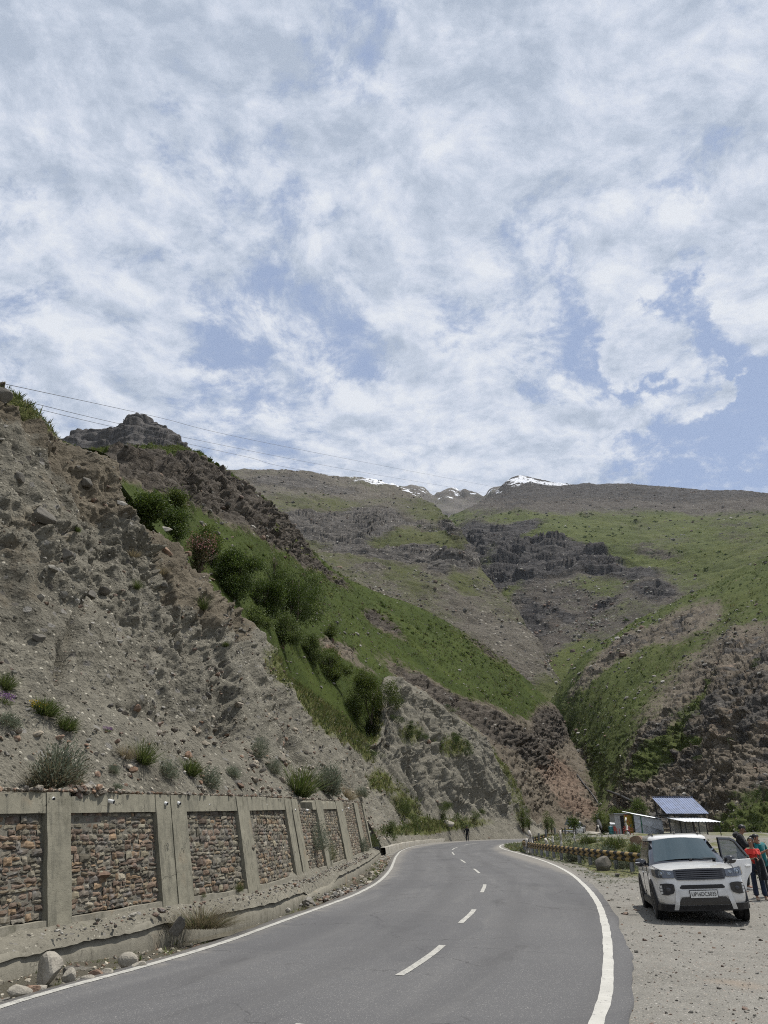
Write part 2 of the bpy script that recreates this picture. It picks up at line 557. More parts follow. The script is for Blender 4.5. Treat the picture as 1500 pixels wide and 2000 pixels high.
def paint_mat(name, col=(0.62, 0.61, 0.56), wear=0.52):
    m, g, b = new_mat(name)
    p = g.obj()
    n = g.add(g.mul(g.noise(p, 9, 6, 0.72), 0.6), g.mul(g.noise(p, 60, 4, 0.7), 0.4))
    w = g.ss(n, wear, wear + 0.10)
    c = g.ramp(g.noise(p, 2.5, 5), [(0.3, tuple(c * 0.82 for c in col)), (0.7, col)])
    cr = g.voro(g.vmath('ADD', p, g.vmath('SCALE', g.noise(p, 6, 3, 0.6, col=True), scale=0.25)), 5.5, feature='DISTANCE_TO_EDGE')
    w = g.math('MAXIMUM', w, g.mul(g.ss(cr, 0.0, 0.02, 1, 0), g.ss(g.noise(p, 0.8, 3), 0.46, 0.6)))
    c = g.mix(g.mul(w, 0.75), c, (0.15, 0.148, 0.145))
    g.put(b.inputs['Base Color'], c)
    b.inputs['Roughness'].default_value = 0.7
    g.put(b.inputs['Normal'], g.bump(n, 0.3, 0.008))
    return m

def ground_mat():
    m, g, b = new_mat('gravel_ground')
    p = g.obj()
    n1 = g.noise(p, 0.45, 4, 0.6); n2 = g.noise(p, 3.0, 6, 0.65); n3 = g.noise(p, 22, 4, 0.7)
    v = g.voro(p, 26, out='Color'); vd = g.voro(p, 26)
    v2 = g.voro(p, 70, out='Color'); vd2 = g.voro(p, 70)
    c = g.ramp(g.add(g.mul(n1, 0.55), g.mul(n2, 0.45)), [(0.3, (0.125, 0.119, 0.103)), (0.5, (0.173, 0.165, 0.145)), (0.7, (0.222, 0.212, 0.187))])
    st = g.ramp(g.sep(v)[0], [(0.0, (0.10, 0.10, 0.10)), (0.3, (0.20, 0.19, 0.175)), (0.62, (0.30, 0.28, 0.24)), (0.85, (0.24, 0.18, 0.145)), (1.0, (0.48, 0.46, 0.42))])
    c = g.mix(g.mul(g.ss(g.sep(v)[1], 0.52, 0.66), g.ss(vd, 0.30, 0.42, 1, 0)), c, st)
    st2 = g.ramp(g.sep(v2)[0], [(0.0, (0.09, 0.09, 0.09)), (0.5, (0.26, 0.245, 0.215)), (1.0, (0.46, 0.44, 0.40))])
    c = g.mix(g.mul(g.ss(g.sep(v2)[1], 0.45, 0.6), g.ss(vd2, 0.30, 0.45, 0.9, 0)), c, st2)
    red = g.ss(g.noise(p, 0.30, 3, 0.6), 0.60, 0.72)
    c = g.mix(g.mul(red, 0.35), c, (0.26, 0.185, 0.125))
    gr = g.attr('grass')
    gm = g.ss(g.add(gr, g.add(g.mul(g.add(n2, -0.5), 1.1), g.mul(g.add(n3, -0.5), 0.6))), 0.42, 0.62)
    gc = g.ramp(g.add(g.mul(n3, 0.6), g.mul(n1, 0.4)), [(0.3, (0.06, 0.07, 0.024)), (0.5, (0.11, 0.115, 0.045)), (0.7, (0.17, 0.155, 0.075))])
    c = g.mix(gm, c, gc)
    wet = g.attr('wet')
    wm = g.ss(g.add(wet, g.mul(g.add(n2, -0.5), 0.9)), 0.45, 0.65)
    c = g.mix(wm, c, (0.075, 0.068, 0.05))
    g.put(b.inputs['Base Color'], c)
    g.put(b.inputs['Roughness'], g.ss(wm, 0, 1, 0.95, 0.35))
    h = g.add(g.add(g.mul(n3, 0.5), n2), g.add(g.mul(g.ss(vd, 0.0, 0.5, 1, 0), 0.7), g.mul(g.ss(vd2, 0, 0.5, 1, 0), 0.3)))
    g.put(b.inputs['Normal'], g.bump(h, 0.55, 0.035))
    return m

ALBEDO = {'bank_earth': 0.93, 'slope_turf': 0.80, 'valley_hill': 0.95, 'mountain_left': 1.12, 'mountain_right': 1.12, 'crag': 0.9, 'boulder_stone': 1.08, 'reddish_boulder_stone': 1.0}
def hill_mat(name, soil, rock, grass, s=1.0, red=None, bump=0.8, bdist=0.15, strata=1.0, snow=False, top=None, pebble=True, gedge=0.14, stony=0.0):
    """weathered slope: soil, bedrock, grass, shown where the surface's own masks and noise put them; s = texture size in metres"""
    k_ = ALBEDO.get(name, 0.85)
    soil, rock, grass = [[tuple(x * k_ for x in c) for c in L] for L in (soil, rock, grass)]
    if red: red = [tuple(x * k_ for x in c) for c in red]
    if top: top = [tuple(x * k_ for x in c) for c in top]
    m, g, b = new_mat(name)
    p = g.obj()
    ps = g.vmath('SCALE', p, scale=1.0 / s)
    n1 = g.noise(ps, 0.22, 4, 0.6); n2 = g.noise(ps, 1.1, 6, 0.66); n3 = g.noise(ps, 6.5, 5, 0.7); n4 = g.noise(ps, 28, 3, 0.7)
    v = g.voro(ps, 3.2, out='Color'); vd = g.voro(ps, 3.2)
    v2 = g.voro(ps, 9.0, out='Color'); vd2 = g.voro(ps, 9.0)
    nm = g.add(g.add(g.mul(n1, 0.3), g.mul(n2, 0.35)), g.mul(n3, 0.35))
    c = g.ramp(nm, [(0.32, soil[0]), (0.46, soil[1]), (0.56, soil[2]), (0.68, soil[3])])
    c = g.mix(g.ss(n4, 0.34, 0.66, 0.32, 0.0), c, tuple(x * 0.35 for x in soil[0]))
    if pebble:
        pc = g.ramp(g.sep(v2)[0], [(0, tuple(x * 0.5 for x in soil[0])), (0.5, soil[1]), (0.8, soil[2]), (1.0, tuple(min(1, x * 1.5) for x in soil[3]))])
        c = g.mix(g.mul(g.ss(g.sep(v2)[1], 0.45, 0.55), g.ss(vd2, 0.32, 0.45, 0.85, 0)), c, pc)
        pc2 = g.ramp(g.sep(v)[2], [(0, tuple(x * 0.5 for x in rock[0])), (0.5, rock[1]), (1.0, tuple(min(1, x * 1.25) for x in rock[2]))])
        c = g.mix(g.mul(g.ss(g.sep(v)[1], 0.72, 0.78), g.ss(vd, 0.26, 0.36, 0.9, 0)), c, pc2)
    if red is not None:
        rm = g.ss(g.add(g.attr('red'), g.mul(g.add(n2, -0.5), 1.3)), 0.40, 0.72)
        c = g.mix(rm, c, g.ramp(nm, [(0.35, red[0]), (0.5, red[1]), (0.65, red[2])]))
    if top is not None:
        tm = g.ss(g.add(g.attr('top'), g.mul(g.add(n2, -0.5), 0.9)), 0.42, 0.62)
        c = g.mix(tm, c, g.ramp(nm, [(0.35, top[0]), (0.5, top[1]), (0.65, top[2])]))
    # bedrock with bedding
    zz = g.mapping(ps, scale=(0.35, 0.35, 2.4), rot=(R(7), R(-9), 0))
    b1 = g.noise(zz, 1.5 * strata, 6, 0.7, 0.3)
    rmask = g.ss(g.add(g.attr('rock'), g.add(g.mul(g.add(n2, -0.5), 0.75), g.mul(g.add(b1, -0.5), 0.75))), 0.42, 0.60)
    rc = g.ramp(g.add(g.mul(b1, 0.65), g.mul(n3, 0.35)), [(0.34, rock[0]), (0.48, rock[1]), (0.60, rock[2]), (0.70, rock[3])])
    rc = g.mix(g.ss(n4, 0.3, 0.6, 0.45, 0.0), rc, tuple(x * 0.4 for x in rock[0]))
    c = g.mix(rmask, c, rc)
    if stony:
        # pale blocks and dark spots painted as shaded crevices, scattered in patches
        pt = g.ss(n2, 0.42, 0.58)
        bl = g.mul(g.ss(g.sep(v)[0], 0.70, 0.74), g.ss(vd, 0.22, 0.34, 1, 0))
        c = g.mix(g.mul(g.mul(bl, pt), stony), c, tuple(x * 1.5 for x in soil[3]))
        bd = g.mul(g.ss(g.sep(v)[2], 0.62, 0.66), g.ss(vd, 0.25, 0.40, 1, 0))
        c = g.mix(g.mul(g.mul(bd, pt), stony), c, tuple(x * 0.6 for x in rock[0]))
    # grass, thinner on bare rock
    gm = g.add(g.attr('grass'), g.add(g.mul(g.add(n2, -0.5), 0.85), g.add(g.mul(g.add(n3, -0.5), 0.65), g.mul(g.add(n4, -0.5), 0.25))))
    gm = g.ss(gm, 0.5 - gedge, 0.5 + gedge)
    gcol = g.ramp(g.add(g.mul(n3, 0.35), g.add(g.mul(n1, 0.35), g.mul(n4, 0.3))), [(0.34, grass[0]), (0.48, grass[1]), (0.58, grass[2]), (0.70, grass[3])])
    c = g.mix(gm, c, gcol)
    if snow:
        sm = g.add(g.attr('snow'), g.add(g.mul(g.add(n2, -0.5), 1.3), g.mul(g.add(g.noise(g.mapping(ps, scale=(0.5, 0.5, 1.6)), 1.0, 6, 0.7), -0.5), 1.1)))
        c = g.mix(g.ss(sm, 0.47, 0.55), c, (0.80, 0.82, 0.86))
    g.put(b.inputs['Base Color'], c)
    b.inputs['Roughness'].default_value = 0.95
    b.inputs['Specular IOR Level'].default_value = 0.1
    h = g.add(g.add(n2, g.mul(n3, 0.6)), g.add(g.mul(n4, 0.25), g.mul(b1, g.mul(rmask, 1.2))))
    h = g.add(h, g.mul(g.ss(vd2, 0.0, 0.5, 1, 0), 0.25))
    g.put(b.inputs['Normal'], g.bump(h, bump, bdist))
    return m

# ------------------------------------------------------------------ hillside sheets
SURF = {}
STORE = {}
def cr_axis(A, n, w=None):
    """Catmull-Rom resample of the first axis of A to n samples"""
    m = len(A)
    E = np.concatenate([2 * A[:1] - A[1:2], A, 2 * A[-1:] - A[-2:-1]])
    t = np.linspace(0, m - 1, n) if w is None else np.interp(np.linspace(0, 1, n), np.concatenate([[0], np.cumsum(w)]) / np.sum(w), np.arange(m))
    i = np.clip(np.floor(t).astype(int), 0, m - 2)
    f = (t - i).reshape((-1,) + (1,) * (A.ndim - 1))
    p0, p1, p2, p3 = E[i], E[i + 1], E[i + 2], E[i + 3]
    return 0.5 * (2 * p1 + (-p0 + p2) * f + (2 * p0 - 5 * p1 + 4 * p2 - p3) * f ** 2 + (-p0 + 3 * p1 - 3 * p2 + p3) * f ** 3)
def grid_normals(P):
    du = np.gradient(P, axis=1); dv = np.gradient(P, axis=0)
    n = np.cross(du, dv)
    n /= np.linalg.norm(n, axis=2)[..., None] + 1e-9
    return n
def sheet(name, cols, nu, nv, disp, masks, mat, wu=None, wv=None, key=None):
    """a hillside from a net of control points: cols[c][r] = (x,y,z), c runs left to right and r bottom to top"""
    A = np.asarray(cols, float)
    P = cr_axis(A, nu, wu)
    P = np.swapaxes(cr_axis(np.swapaxes(P, 0, 1), nv, wv), 0, 1)      # (nu,nv,3)
    P = np.swapaxes(P, 0, 1).copy()                                   # (nv,nu,3)
    N = grid_normals(P)
    u = np.broadcast_to(np.linspace(0, 1, nu)[None], P.shape[:2]); v = np.broadcast_to(np.linspace(0, 1, nv)[:, None], P.shape[:2])
    px, py = project(P)
    at_ = masks(P, N, px, py, u, v)
    P = disp(P, N, px, py, u, v, at_)
    px, py = project(P)
    SURF[key or name] = (P, grid_normals(P), px, py)
    STORE[key or name] = at_['grass']
    o = np_mesh(name, P, grid_faces(nv, nu), mat, attrs=at_)
    tag(o, kind='structure')
    return o
def on(name, px, py):
    """nearest point of a hillside to a ray, and its normal"""
    P, N, qx, qy = SURF[name]
    d = (qx - px) ** 2 + (qy - py) ** 2 + 0.02 * np.linalg.norm(P, axis=2) * 0
    near = d < d.min() + 9
    k = np.argmin(np.where(near, P[..., 1], 1e9))
    i, j = np.unravel_index(k, d.shape)
    n = N[i, j]
    return P[i, j], (n if n[2] > 0 else -n)
def blob(px, py, lst):
    o = np.zeros(px.shape)
    for (cx, cy, rx, ry, ang, w) in lst:
        c, s = math.cos(R(ang)), math.sin(R(ang))
        dx, dy = px - cx, py - cy
        a = (dx * c + dy * s) / rx; b = (-dx * s + dy * c) / ry
        o = o + w * np.exp(-(a * a + b * b) ** 1.5 * 0.7)
    return o

GREY_SOIL = [(0.074, 0.068, 0.053), (0.178, 0.166, 0.133), (0.242, 0.226, 0.182), (0.35, 0.328, 0.27)]
TAN_SOIL = [(0.14, 0.115, 0.085), (0.21, 0.175, 0.13), (0.27, 0.228, 0.17), (0.34, 0.295, 0.225)]
DARK_ROCK = [(0.045, 0.042, 0.040), (0.095, 0.088, 0.080), (0.155, 0.142, 0.125), (0.24, 0.215, 0.185)]
GREY_ROCK = [(0.075, 0.07, 0.065), (0.15, 0.142, 0.128), (0.22, 0.21, 0.19), (0.33, 0.315, 0.285)]
GRASS = [(0.022, 0.034, 0.006), (0.044, 0.064, 0.011), (0.068, 0.090, 0.017), (0.130, 0.128, 0.038)]
BROWN_TOP = [(0.068, 0.057, 0.041), (0.135, 0.115, 0.084), (0.225, 0.197, 0.148)]
RED_ROCK = [(0.115, 0.078, 0.056), (0.205, 0.150, 0.112), (0.29, 0.228, 0.175)]

# ---- the cut bank beside the road
def bank():
    base = [(-11, -6, 2.1), (-8.3, 2, 2.1), (-6.7, 8, 2.15), (-5.75, 12.5, 2.25), (-4.5, 16.5, 2.36), (-3.65, 20, 2.45), (-3.3, 24, 2.55), (-2.95, 28, 2.66), (-2.6, 33, 2.78), (-2.35, 38, 2.9), (-1.95, 47, 3.1), (-1.6, 56, 3.2),
            (0.0, 64, 0.9), (1.6, 74, 0.5), (4.1, 87, 0.45), (8.0, 102, 0.4), (15.3, 119, 0.3), (22.6, 131, 0.3), (29, 141, 0.2), (34, 148, 0.1), (40, 155, 0.1)]
    tops = [np.array((-23, -2, 17.0)), np.array((-20, 6, 17.0)), np.array((-18, 12, 17.0)), np.array((-16.3, 17.5, 17.0)), at(-8, 756, 22), at(102, 838, 26), at(190, 896, 29), at(245, 988, 32.5), at(346, 1092, 37.5), at(384, 1138, 43), at(494, 1222, 54), at(542, 1303, 65),
            at(598, 1353, 77), at(660, 1396, 90), at(735, 1442, 101), at(765, 1322, 117), at(880, 1390, 136), at(950, 1449, 147), at(986, 1505, 153), at(1004, 1590, 158), at(1024, 1632, 168)]
    inset = [0, 0, 0, .2, -.4, .5, -.5, .6, -.9, 1.4, -.3, .6, -.3, .2, 2.0, -.8, .8, -.8, -.3, .3, 0]     # ribs and gullies
    fr = [(-.04, -.10), (.20, .13), (.43, .36), (.66, .66), (.86, .92), (1.0, 1.0), (1.14, 1.0), (1.5, .72)]
    cols = []
    for b, T, ins in zip(base, tops, inset):
        b = np.array(b, float) + np.array((0.10, 0, 0.09 if b[1] < 58 else 0))
        h = T - b
        hd = h[:2] / (np.linalg.norm(h[:2]) + 1e-6)
        c = []
        for k, (f, q) in enumerate(fr):
            w = math.sin(math.pi * min(1, max(0, f))) * ins
            c.append((b[0] + h[0] * f + hd[0] * w, b[1] + h[1] * f + hd[1] * w, b[2] + h[2] * q))
        cols.append(c)
    def masks(P, N, px, py, u, v):
        n = fbm(P / 3.0, 4, seed=5)
        top = smooth(v + n * 0.16, 0.40, 0.66) * (0.95 - 0.9 * smooth(px, 360, 560)) + 0.6 * blob(px, py, [(70, 1050, 120, 190, 20, .8), (400, 1150, 60, 60, 40, 1.0), (460, 1200, 60, 40, 40, .8), (850, 1440, 120, 60, 30, .5)])
        grass = smooth(v, 0.76 + 0.05 * smooth(px, 620, 700), 0.84) * 0.8 * (0.3 + 0.7 * smooth(px, 500, 560)) * (1 - 0.6 * smooth(px, 700, 760)) + blob(px, py, [
            (60, 800, 75, 22, 38, 1.0), (590, 1330, 26, 95, -45, .8), (640, 1400, 26, 60, -40, .7), (690, 1440, 12, 40, -45, .6), (800, 1570, 22, 60, -38, .62), (850, 1614, 120, 14, -6, .75), (690, 1600, 60, 20, 0, .2),
            (810, 1430, 30, 25, 0, .55), (890, 1455, 35, 26, 20, .6), (960, 1400, 30, 50, -40, .7), (720, 1460, 20, 40, -40, .5), (985, 1470, 16, 50, -20, .9), (1015, 1560, 16, 60, -10, .5), (740, 1525, 22, 22, 0, .7), (100, 1390, 70, 30, 30, .28), (310, 1490, 120, 24, 20, .22)])
        rock = 0.12 + 0.5 * blob(px, py, [(930, 1560, 60, 60, 30, .25), (420, 1390, 70, 90, 0, .5), (560, 1440, 60, 60, 0, .4)])
        return dict(top=top, grass=grass, rock=rock, red=np.zeros_like(px))
    def disp(P, N, px, py, u, v, a):
        face = smooth(v, 0.03, 0.14) * (1 - 0.55 * smooth(v, 0.70, 0.80))
        k = np.clip(np.linalg.norm(P[..., :2], axis=2) / 40, 0.8, 1.9)[..., None]
        d = 1.35 * fbm(P / 5.5, 3, seed=11)
        # ribs down the slope: noise that runs along the road only
        tt = np.stack([P[..., 0] * 0.35 + P[..., 1] * 0.55, P[..., 2] * 0.10, np.zeros_like(px)], -1)
        d += 1.25 * ridged(tt * 0.75, 3, seed=21) - 0.75
        # broken scarps: stepped with an undercut
        zz = P[..., 2] / 2.7 + 1.1 * fbm(P / 4.0, 3, seed=31)
        saw = zz - np.floor(zz)
        sm = smooth(fbm(P / 5.0, 2, seed=33), -0.05, 0.35) * (1 - 0.75 * smooth(px, 400, 540) * (1 - smooth(px, 740, 800)))
        d += 1.10 * sm * (saw ** 1.5 - 0.4 - 1.1 * smooth(saw, 0.95, 1.0)) 
        rgh = (0.36 + 1.0 * smooth(fbm(P / 5.0, 3, seed=39), -.16, .28)) * (1 - 0.45 * smooth(px, 740, 800)) * (0.55 + 0.45 * smooth(v, 0.18, 0.34))
        d += (0.25 + 0.62 * rgh) * fbm(P / (1.35 * k), 4, seed=41)
        rg = ridged(P / (0.8 * k), 3, seed=46)
        d += 0.46 * rgh * (rg - 0.6)
        f1, f2, cid = worley(P / (0.55 * k), seed=51)
        sel = smooth(cid, 0.55, 0.75)
        d += rgh * sel * 0.28 * smooth(0.42 - f1, 0.0, 0.22) - rgh * (1 - sel) * 0.28 * smooth(0.30 - f1, 0.0, 0.2)
        f1, f2, cid = worley(P / (0.24 * k), seed=53)
        d += rgh * (cid - 0.45) * 0.13 * smooth(0.46 - f1, 0.0, 0.2)
        d += 0.05 * fbm(P / 0.22, 2, seed=55)
        notch = blob(px, py, [(350, 1465, 70, 16, 8, .9), (440, 1440, 34, 40, -60, .7), (300, 1385, 60, 14, 15, .5), (590, 1470, 24, 50, -20, .6), (360, 1255, 40, 40, 0, .3), (735, 1415, 30, 55, -20, 1.4), (460, 1395, 12, 70, 0, .8), (150, 1250, 12, 90, 20, .5)])
        d -= 1.25 * notch * np.abs(1 + fbm(P / 0.7, 2, seed=57))
        gm = np.clip(a['grass'], 0, 1)
        d = (d - 0.55) * (1 - 0.55 * gm)
        d = d * (1 - 0.45 * smooth(px, 400, 520) * (1 - smooth(px, 740, 800)))
        Q = P + N * (d * face * np.clip(np.linalg.norm(P[..., :2], axis=2) / 30, 0.55, 1.5))[..., None]
        return Q
    mat = hill_mat('bank_earth', GREY_SOIL, GREY_ROCK, [(0.06, 0.065, 0.022), (0.095, 0.105, 0.035), (0.13, 0.135, 0.05), (0.18, 0.165, 0.075)], s=1.0, top=BROWN_TOP, bump=1.0, bdist=0.16)
    return sheet('cut_bank_hill', cols, 1000, 470, disp, masks, mat, wu=[.35, .4, .5, .7, .9, 1, 1, 1.1, 1.1, 1.1, 1.1, 1, .9, .9, .9, 1, .9, .7, .5, .4], wv=[.6, 1.3, 1.4, 1.5, 1.3, .7, .6])
bank()

# ---- the grassy slope above it with its rocky crest
def grass_slope():
    low = [(60, 905, 37), (190, 932, 37), (235, 990, 39), (320, 1085, 44), (395, 1170, 51), (495, 1250, 60), (588, 1366, 80), (662, 1416, 94), (750, 1482, 110), (850, 1425, 141), (960, 1492, 154), (1010, 1600, 163), (1045, 1636, 173), (1110, 1633, 181), (1185, 1625, 196), (1260, 1622, 215)]
    top = [(70, 905, 120), (188, 884, 132), (272, 882, 142), (360, 885, 152), (428, 918, 172), (520, 985, 186), (590, 1056, 202), (652, 1112, 216), (722, 1150, 236), (852, 1206, 268), (982, 1292, 302), (1078, 1384, 312), (1112, 1462, 278), (1160, 1528, 246), (1215, 1582, 246), (1270, 1604, 250)]
    cols = []
    for (ax, ay, aY), (bx_, by_, bY) in zip(low, top):
        A = at(ax, ay, aY); B = at(bx_, by_, bY)
        c = [A + np.array((A - B)[:2].tolist() + [0]) * 0.06 + np.array((0, 0, -1.5 if aY < 140 else -0.3))]
        for f in (0.0, 0.22, 0.45, 0.68, 0.86, 1.0):
            q = A + (B - A) * f
            q[2] += math.sin(math.pi * f) * 0.008 * np.linalg.norm(B - A)
            c.append(q)
        out = (B - A); out[2] = 0; out /= np.linalg.norm(out)
        c.append(B + out * 18 + np.array((0, 0, 1.0)))
        c.append(B + out * 60 + np.array((0, 0, -22.0)))
        cols.append(c)
    def masks(P, N, px, py, u, v):
        n = fbm(P / 16.0, 4, seed=61)
        crest = blob(px, py, [(260, 912, 60, 18, 12, 1.1), (340, 925, 90, 34, 28, 1.3), (430, 958, 80, 36, 40, 1.2), (508, 1008, 75, 28, 42, 1.2), (570, 1058, 55, 18, 50, 1.0), (640, 1120, 50, 8, 35, .8), (250, 925, 50, 20, 25, .8),
                                (740, 1210, 40, 12, 30, .5), (760, 1230, 60, 12, 30, .45), (660, 1262, 40, 10, 20, .45), (880, 1370, 140, 16, 33, .8), (1000, 1440, 90, 22, 38, .95), (1075, 1420, 40, 34, 50, .9), (960, 1270, 50, 14, 30, .6), (860, 1225, 60, 12, 20, .3)])
        rock = crest + 0.05
        red = blob(px, py, [(1100, 1530, 60, 34, 38, .75), (1060, 1480, 50, 24, 38, .5), (1150, 1590, 60, 18, 20, .6), (1000, 1420, 60, 14, 35, .35), (650, 1275, 28, 12, 20, .7)])
        bare = blob(px, py, [(1060, 1540, 110, 70, 40, 1.1), (1150, 1590, 70, 30, 20, 1.0), (990, 1430, 70, 26, 38, .6), (650, 1268, 36, 12, 18, .8), (1100, 1440, 26, 60, -35, .6), (830, 1350, 60, 12, 32, .55), (700, 1300, 50, 8, 30, .4)])
        lush = blob(px, py, [(300, 884, 90, 9, 2, 1.1), (205, 886, 30, 8, 0, .9), (400, 905, 50, 7, 32, .9), (470, 950, 50, 6, 40, .7), (850, 1250, 60, 30, 25, .3), (960, 1330, 80, 26, 33, .2), (520, 985, 60, 6, 42, .3)])
        grass = 0.80 + 0.25 * n - 0.78 * np.clip(crest, 0, 1.2) - 0.85 * bare + lush
        # thin stony strip lines along the slope
        grass = grass - 0.25 * smooth(fbm(np.stack([P[..., 0] / 20 + P[..., 2] / 7, P[..., 1] / 40, P[..., 2] / 5], -1), 3, seed=63), 0.2, 0.5)
        return dict(rock=rock, red=red, grass=grass, top=np.clip(crest, 0, 1.3))
    def disp(P, N, px, py, u, v, a):
        cr = np.clip(a['top'], 0, 1.2)
        bare = np.clip(1 - a['grass'], 0, 1)
        blk = blob(px, py, [(1080, 1530, 110, 60, 40, 1.2), (1150, 1590, 70, 26, 20, 1.0)])
        d = 1.3 * fbm(P / 26, 3, seed=71) + 0.45 * fbm(P / 5, 3, seed=73) + 0.14 * fbm(P / 1.4, 3, seed=74)
        f1, f2, cid = worley(P * np.array((1, 1, 1.9)) / 5.0, seed=75)
        d += cr * (2.3 * (cid - 0.5) * smooth(f2, 0.02, 0.25))
        f1, f2, cid = worley(P * np.array((1, 1, 1.8)) / 2.1, seed=77)
        d += (1.6 * cr + 0.35 * bare + 0.9 * np.clip(blk, 0, 1)) * (1.15 * (cid - 0.45) * smooth(f2, 0.02, 0.2))
        d += (cr + 0.5 * bare + blk) * 0.9 * (ridged(P / 6, 4, seed=79) - 0.6)
        f1, f2, cid = worley(P / 0.9, seed=78)
        d += (0.12 + 0.45 * bare + blk) * 0.55 * (cid - 0.4) * smooth(0.5 - f1, 0.0, 0.2)
        w = smooth(v, 0.06, 0.16)
        return P + N * (d * w)[..., None] 
    mat = hill_mat('slope_turf', [(0.10, 0.085, 0.065), (0.16, 0.135, 0.10), (0.21, 0.18, 0.14), (0.28, 0.245, 0.195)], [(0.034, 0.029, 0.024), (0.085, 0.073, 0.060), (0.17, 0.148, 0.122), (0.33, 0.295, 0.245)], GRASS, s=2.4, red=RED_ROCK, bump=0.9, bdist=0.30, pebble=True)
    o = sheet('grassy_hill', cols, 720, 420, disp, masks, mat, wv=[.3, .8, 1.1, 1.1, 1.1, 1.1, .5, .3])
grass_slope()

# ---- the hill across the valley on the right
def right_hill():
    q = [  # bottom, ... , top
        [(1110, 1612, 232), (1090, 1575, 290), (1060, 1520, 330), (1050, 1470, 370), (1040, 1430, 400)],
        [(1205, 1606, 186), (1180, 1562, 222), (1150, 1500, 262), (1112, 1440, 310), (1086, 1380, 350)],
        [(1262, 1619, 162), (1245, 1530, 190), (1222, 1440, 226), (1190, 1360, 282), (1135, 1305, 350)],
        [(1335, 1627, 146), (1325, 1510, 168), (1312, 1410, 196), (1290, 1320, 256), (1225, 1238, 348)],
        [(1425, 1633, 128), (1425, 1490, 148), (1422, 1365, 174), (1405, 1255, 238), (1365, 1168, 340)],
        [(1525, 1640, 110), (1530, 1470, 132), (1532, 1320, 158), (1525, 1210, 226), (1510, 1098, 330)],
        [(1720, 1650, 96), (1740, 1450, 112), (1750, 1290, 140), (1760, 1140, 206), (1760, 1000, 310)],
        [(2100, 1650, 90), (2100, 1400, 105), (2100, 1200, 130), (2100, 1050, 190), (2100, 900, 290)]]
    cols = []
    for c in q:
        pts = [at(*k) for k in c]
        pts = [pts[0] + np.array((-0.5, -8.0, -2.5))] + pts
        T = pts[-1]
        pts += [T + np.array((6, 40, 4.0)), T + np.array((16, 130, -40.0))]
        cols.append(pts)
    RB = [(1400, 1440, 150, 130, -50, 1.0), (1330, 1540, 110, 80, -40, 1.0), (1470, 1330, 90, 90, -50, 1.0), (1480, 1500, 90, 120, 0, .8), (1640, 1420, 130, 170, -40, .8), (1660, 1270, 120, 70, -35, .5), (1260, 1580, 60, 40, -40, .6), (1280, 1470, 70, 26, -55, .6),
          (1150, 1285, 40, 14, -40, .0), (1215, 1265, 70, 15, -33, .75), (1130, 1345, 60, 14, -42, .6), (1350, 1215, 60, 22, -35, .7), (1300, 1230, 50, 18, -30, .5), (1150, 1480, 26, 30, 0, .8)]
    def masks(P, N, px, py, u, v):
        n = fbm(P / 22, 4, seed=81)
        rk = blob(px, py, RB)
        veg = blob(px, py, [(1470, 1600, 60, 60, -60, .75), (1265, 1500, 26, 60, 35, .7), (1345, 1390, 20, 100, 40, .55), (1330, 1450, 18, 14, 0, .9), (1365, 1450, 14, 10, 0, .8), (1320, 1490, 30, 8, -50, .5), (1180, 1440, 26, 70, 25, .5), (1110, 1390, 40, 30, -30, .4)])
        sand = blob(px, py, [(1420, 1480, 40, 26, 0, .9), (1300, 1520, 22, 60, 40, .8), (1430, 1580, 40, 60, 35, .7), (1340, 1560, 60, 14, -20, .4), (1240, 1560, 40, 30, -30, .6)])
        grass = 0.76 + 0.26 * n - 0.72 * np.clip(rk, 0, 1) + veg - 0.4 * sand
        rock = 0.72 * np.clip(rk, 0, 1) * (0.70 + 1.5 * fbm(P * np.array((1, 1, 1.7)) / 9, 4, seed=83)) - 0.7 * sand
        red = 0.42 * np.clip(rk, 0, 1) + 0.3 * fbm(P / 15, 3, seed=85) - 0.3 * sand
        return dict(grass=grass, rock=rock, red=red, top=np.clip(rk, 0, 1))
    def disp(P, N, px, py, u, v, a):
        rk = a['top']
        d = 3.0 * fbm(P / 40, 3, seed=91) * smooth(v, .1, .3) + 0.9 * fbm(P / 8, 3, seed=93) + 0.3 * fbm(P / 2.2, 3, seed=94)
        # spurs and gullies running down the face
        tt = np.stack([P[..., 0] / 26 - P[..., 1] / 40, P[..., 2] / 90, np.zeros_like(px)], -1)
        d += (2.0 + 2.4 * rk) * (ridged(tt, 3, seed=95) - 0.6)
        tb = P @ np.array([[1, 0, 0.10], [0, 1, -0.1], [0, 0, 1.0]]).T
        f1, f2, cid = worley(tb * np.array((0.7, 0.7, 1.9)) / 6.5, seed=96)
        d += rk * 2.2 * (cid - 0.5) * smooth(f2, 0.02, 0.3)
        f1, f2, cid = worley(tb * np.array((0.8, 0.8, 1.8)) / 2.4, seed=97)
        d += rk * 1.7 * (cid - 0.45) * smooth(f2, 0.02, 0.2)
        f1, f2, cid = worley(tb * np.array((0.8, 0.8, 1.6)) / 1.05, seed=99)
        d += (0.15 + rk) * 0.75 * (cid - 0.45) * smooth(f2, 0.02, 0.2)
        d += rk * 1.3 * (ridged(P / 6, 4, seed=98) - 0.55)
        w = smooth(v, 0.04, 0.14)
        return P + N * (d * w)[..., None]
    mat = hill_mat('valley_hill', [(0.085, 0.071, 0.053), (0.14, 0.118, 0.09), (0.195, 0.167, 0.13), (0.28, 0.245, 0.195)], DARK_ROCK, [(0.032, 0.045, 0.012), (0.062, 0.080, 0.022), (0.09, 0.105, 0.032), (0.14, 0.14, 0.055)], s=3.4, red=[(0.12, 0.078, 0.056), (0.20, 0.145, 0.108), (0.27, 0.215, 0.165)], bump=1.0, bdist=0.6, stony=0.5)
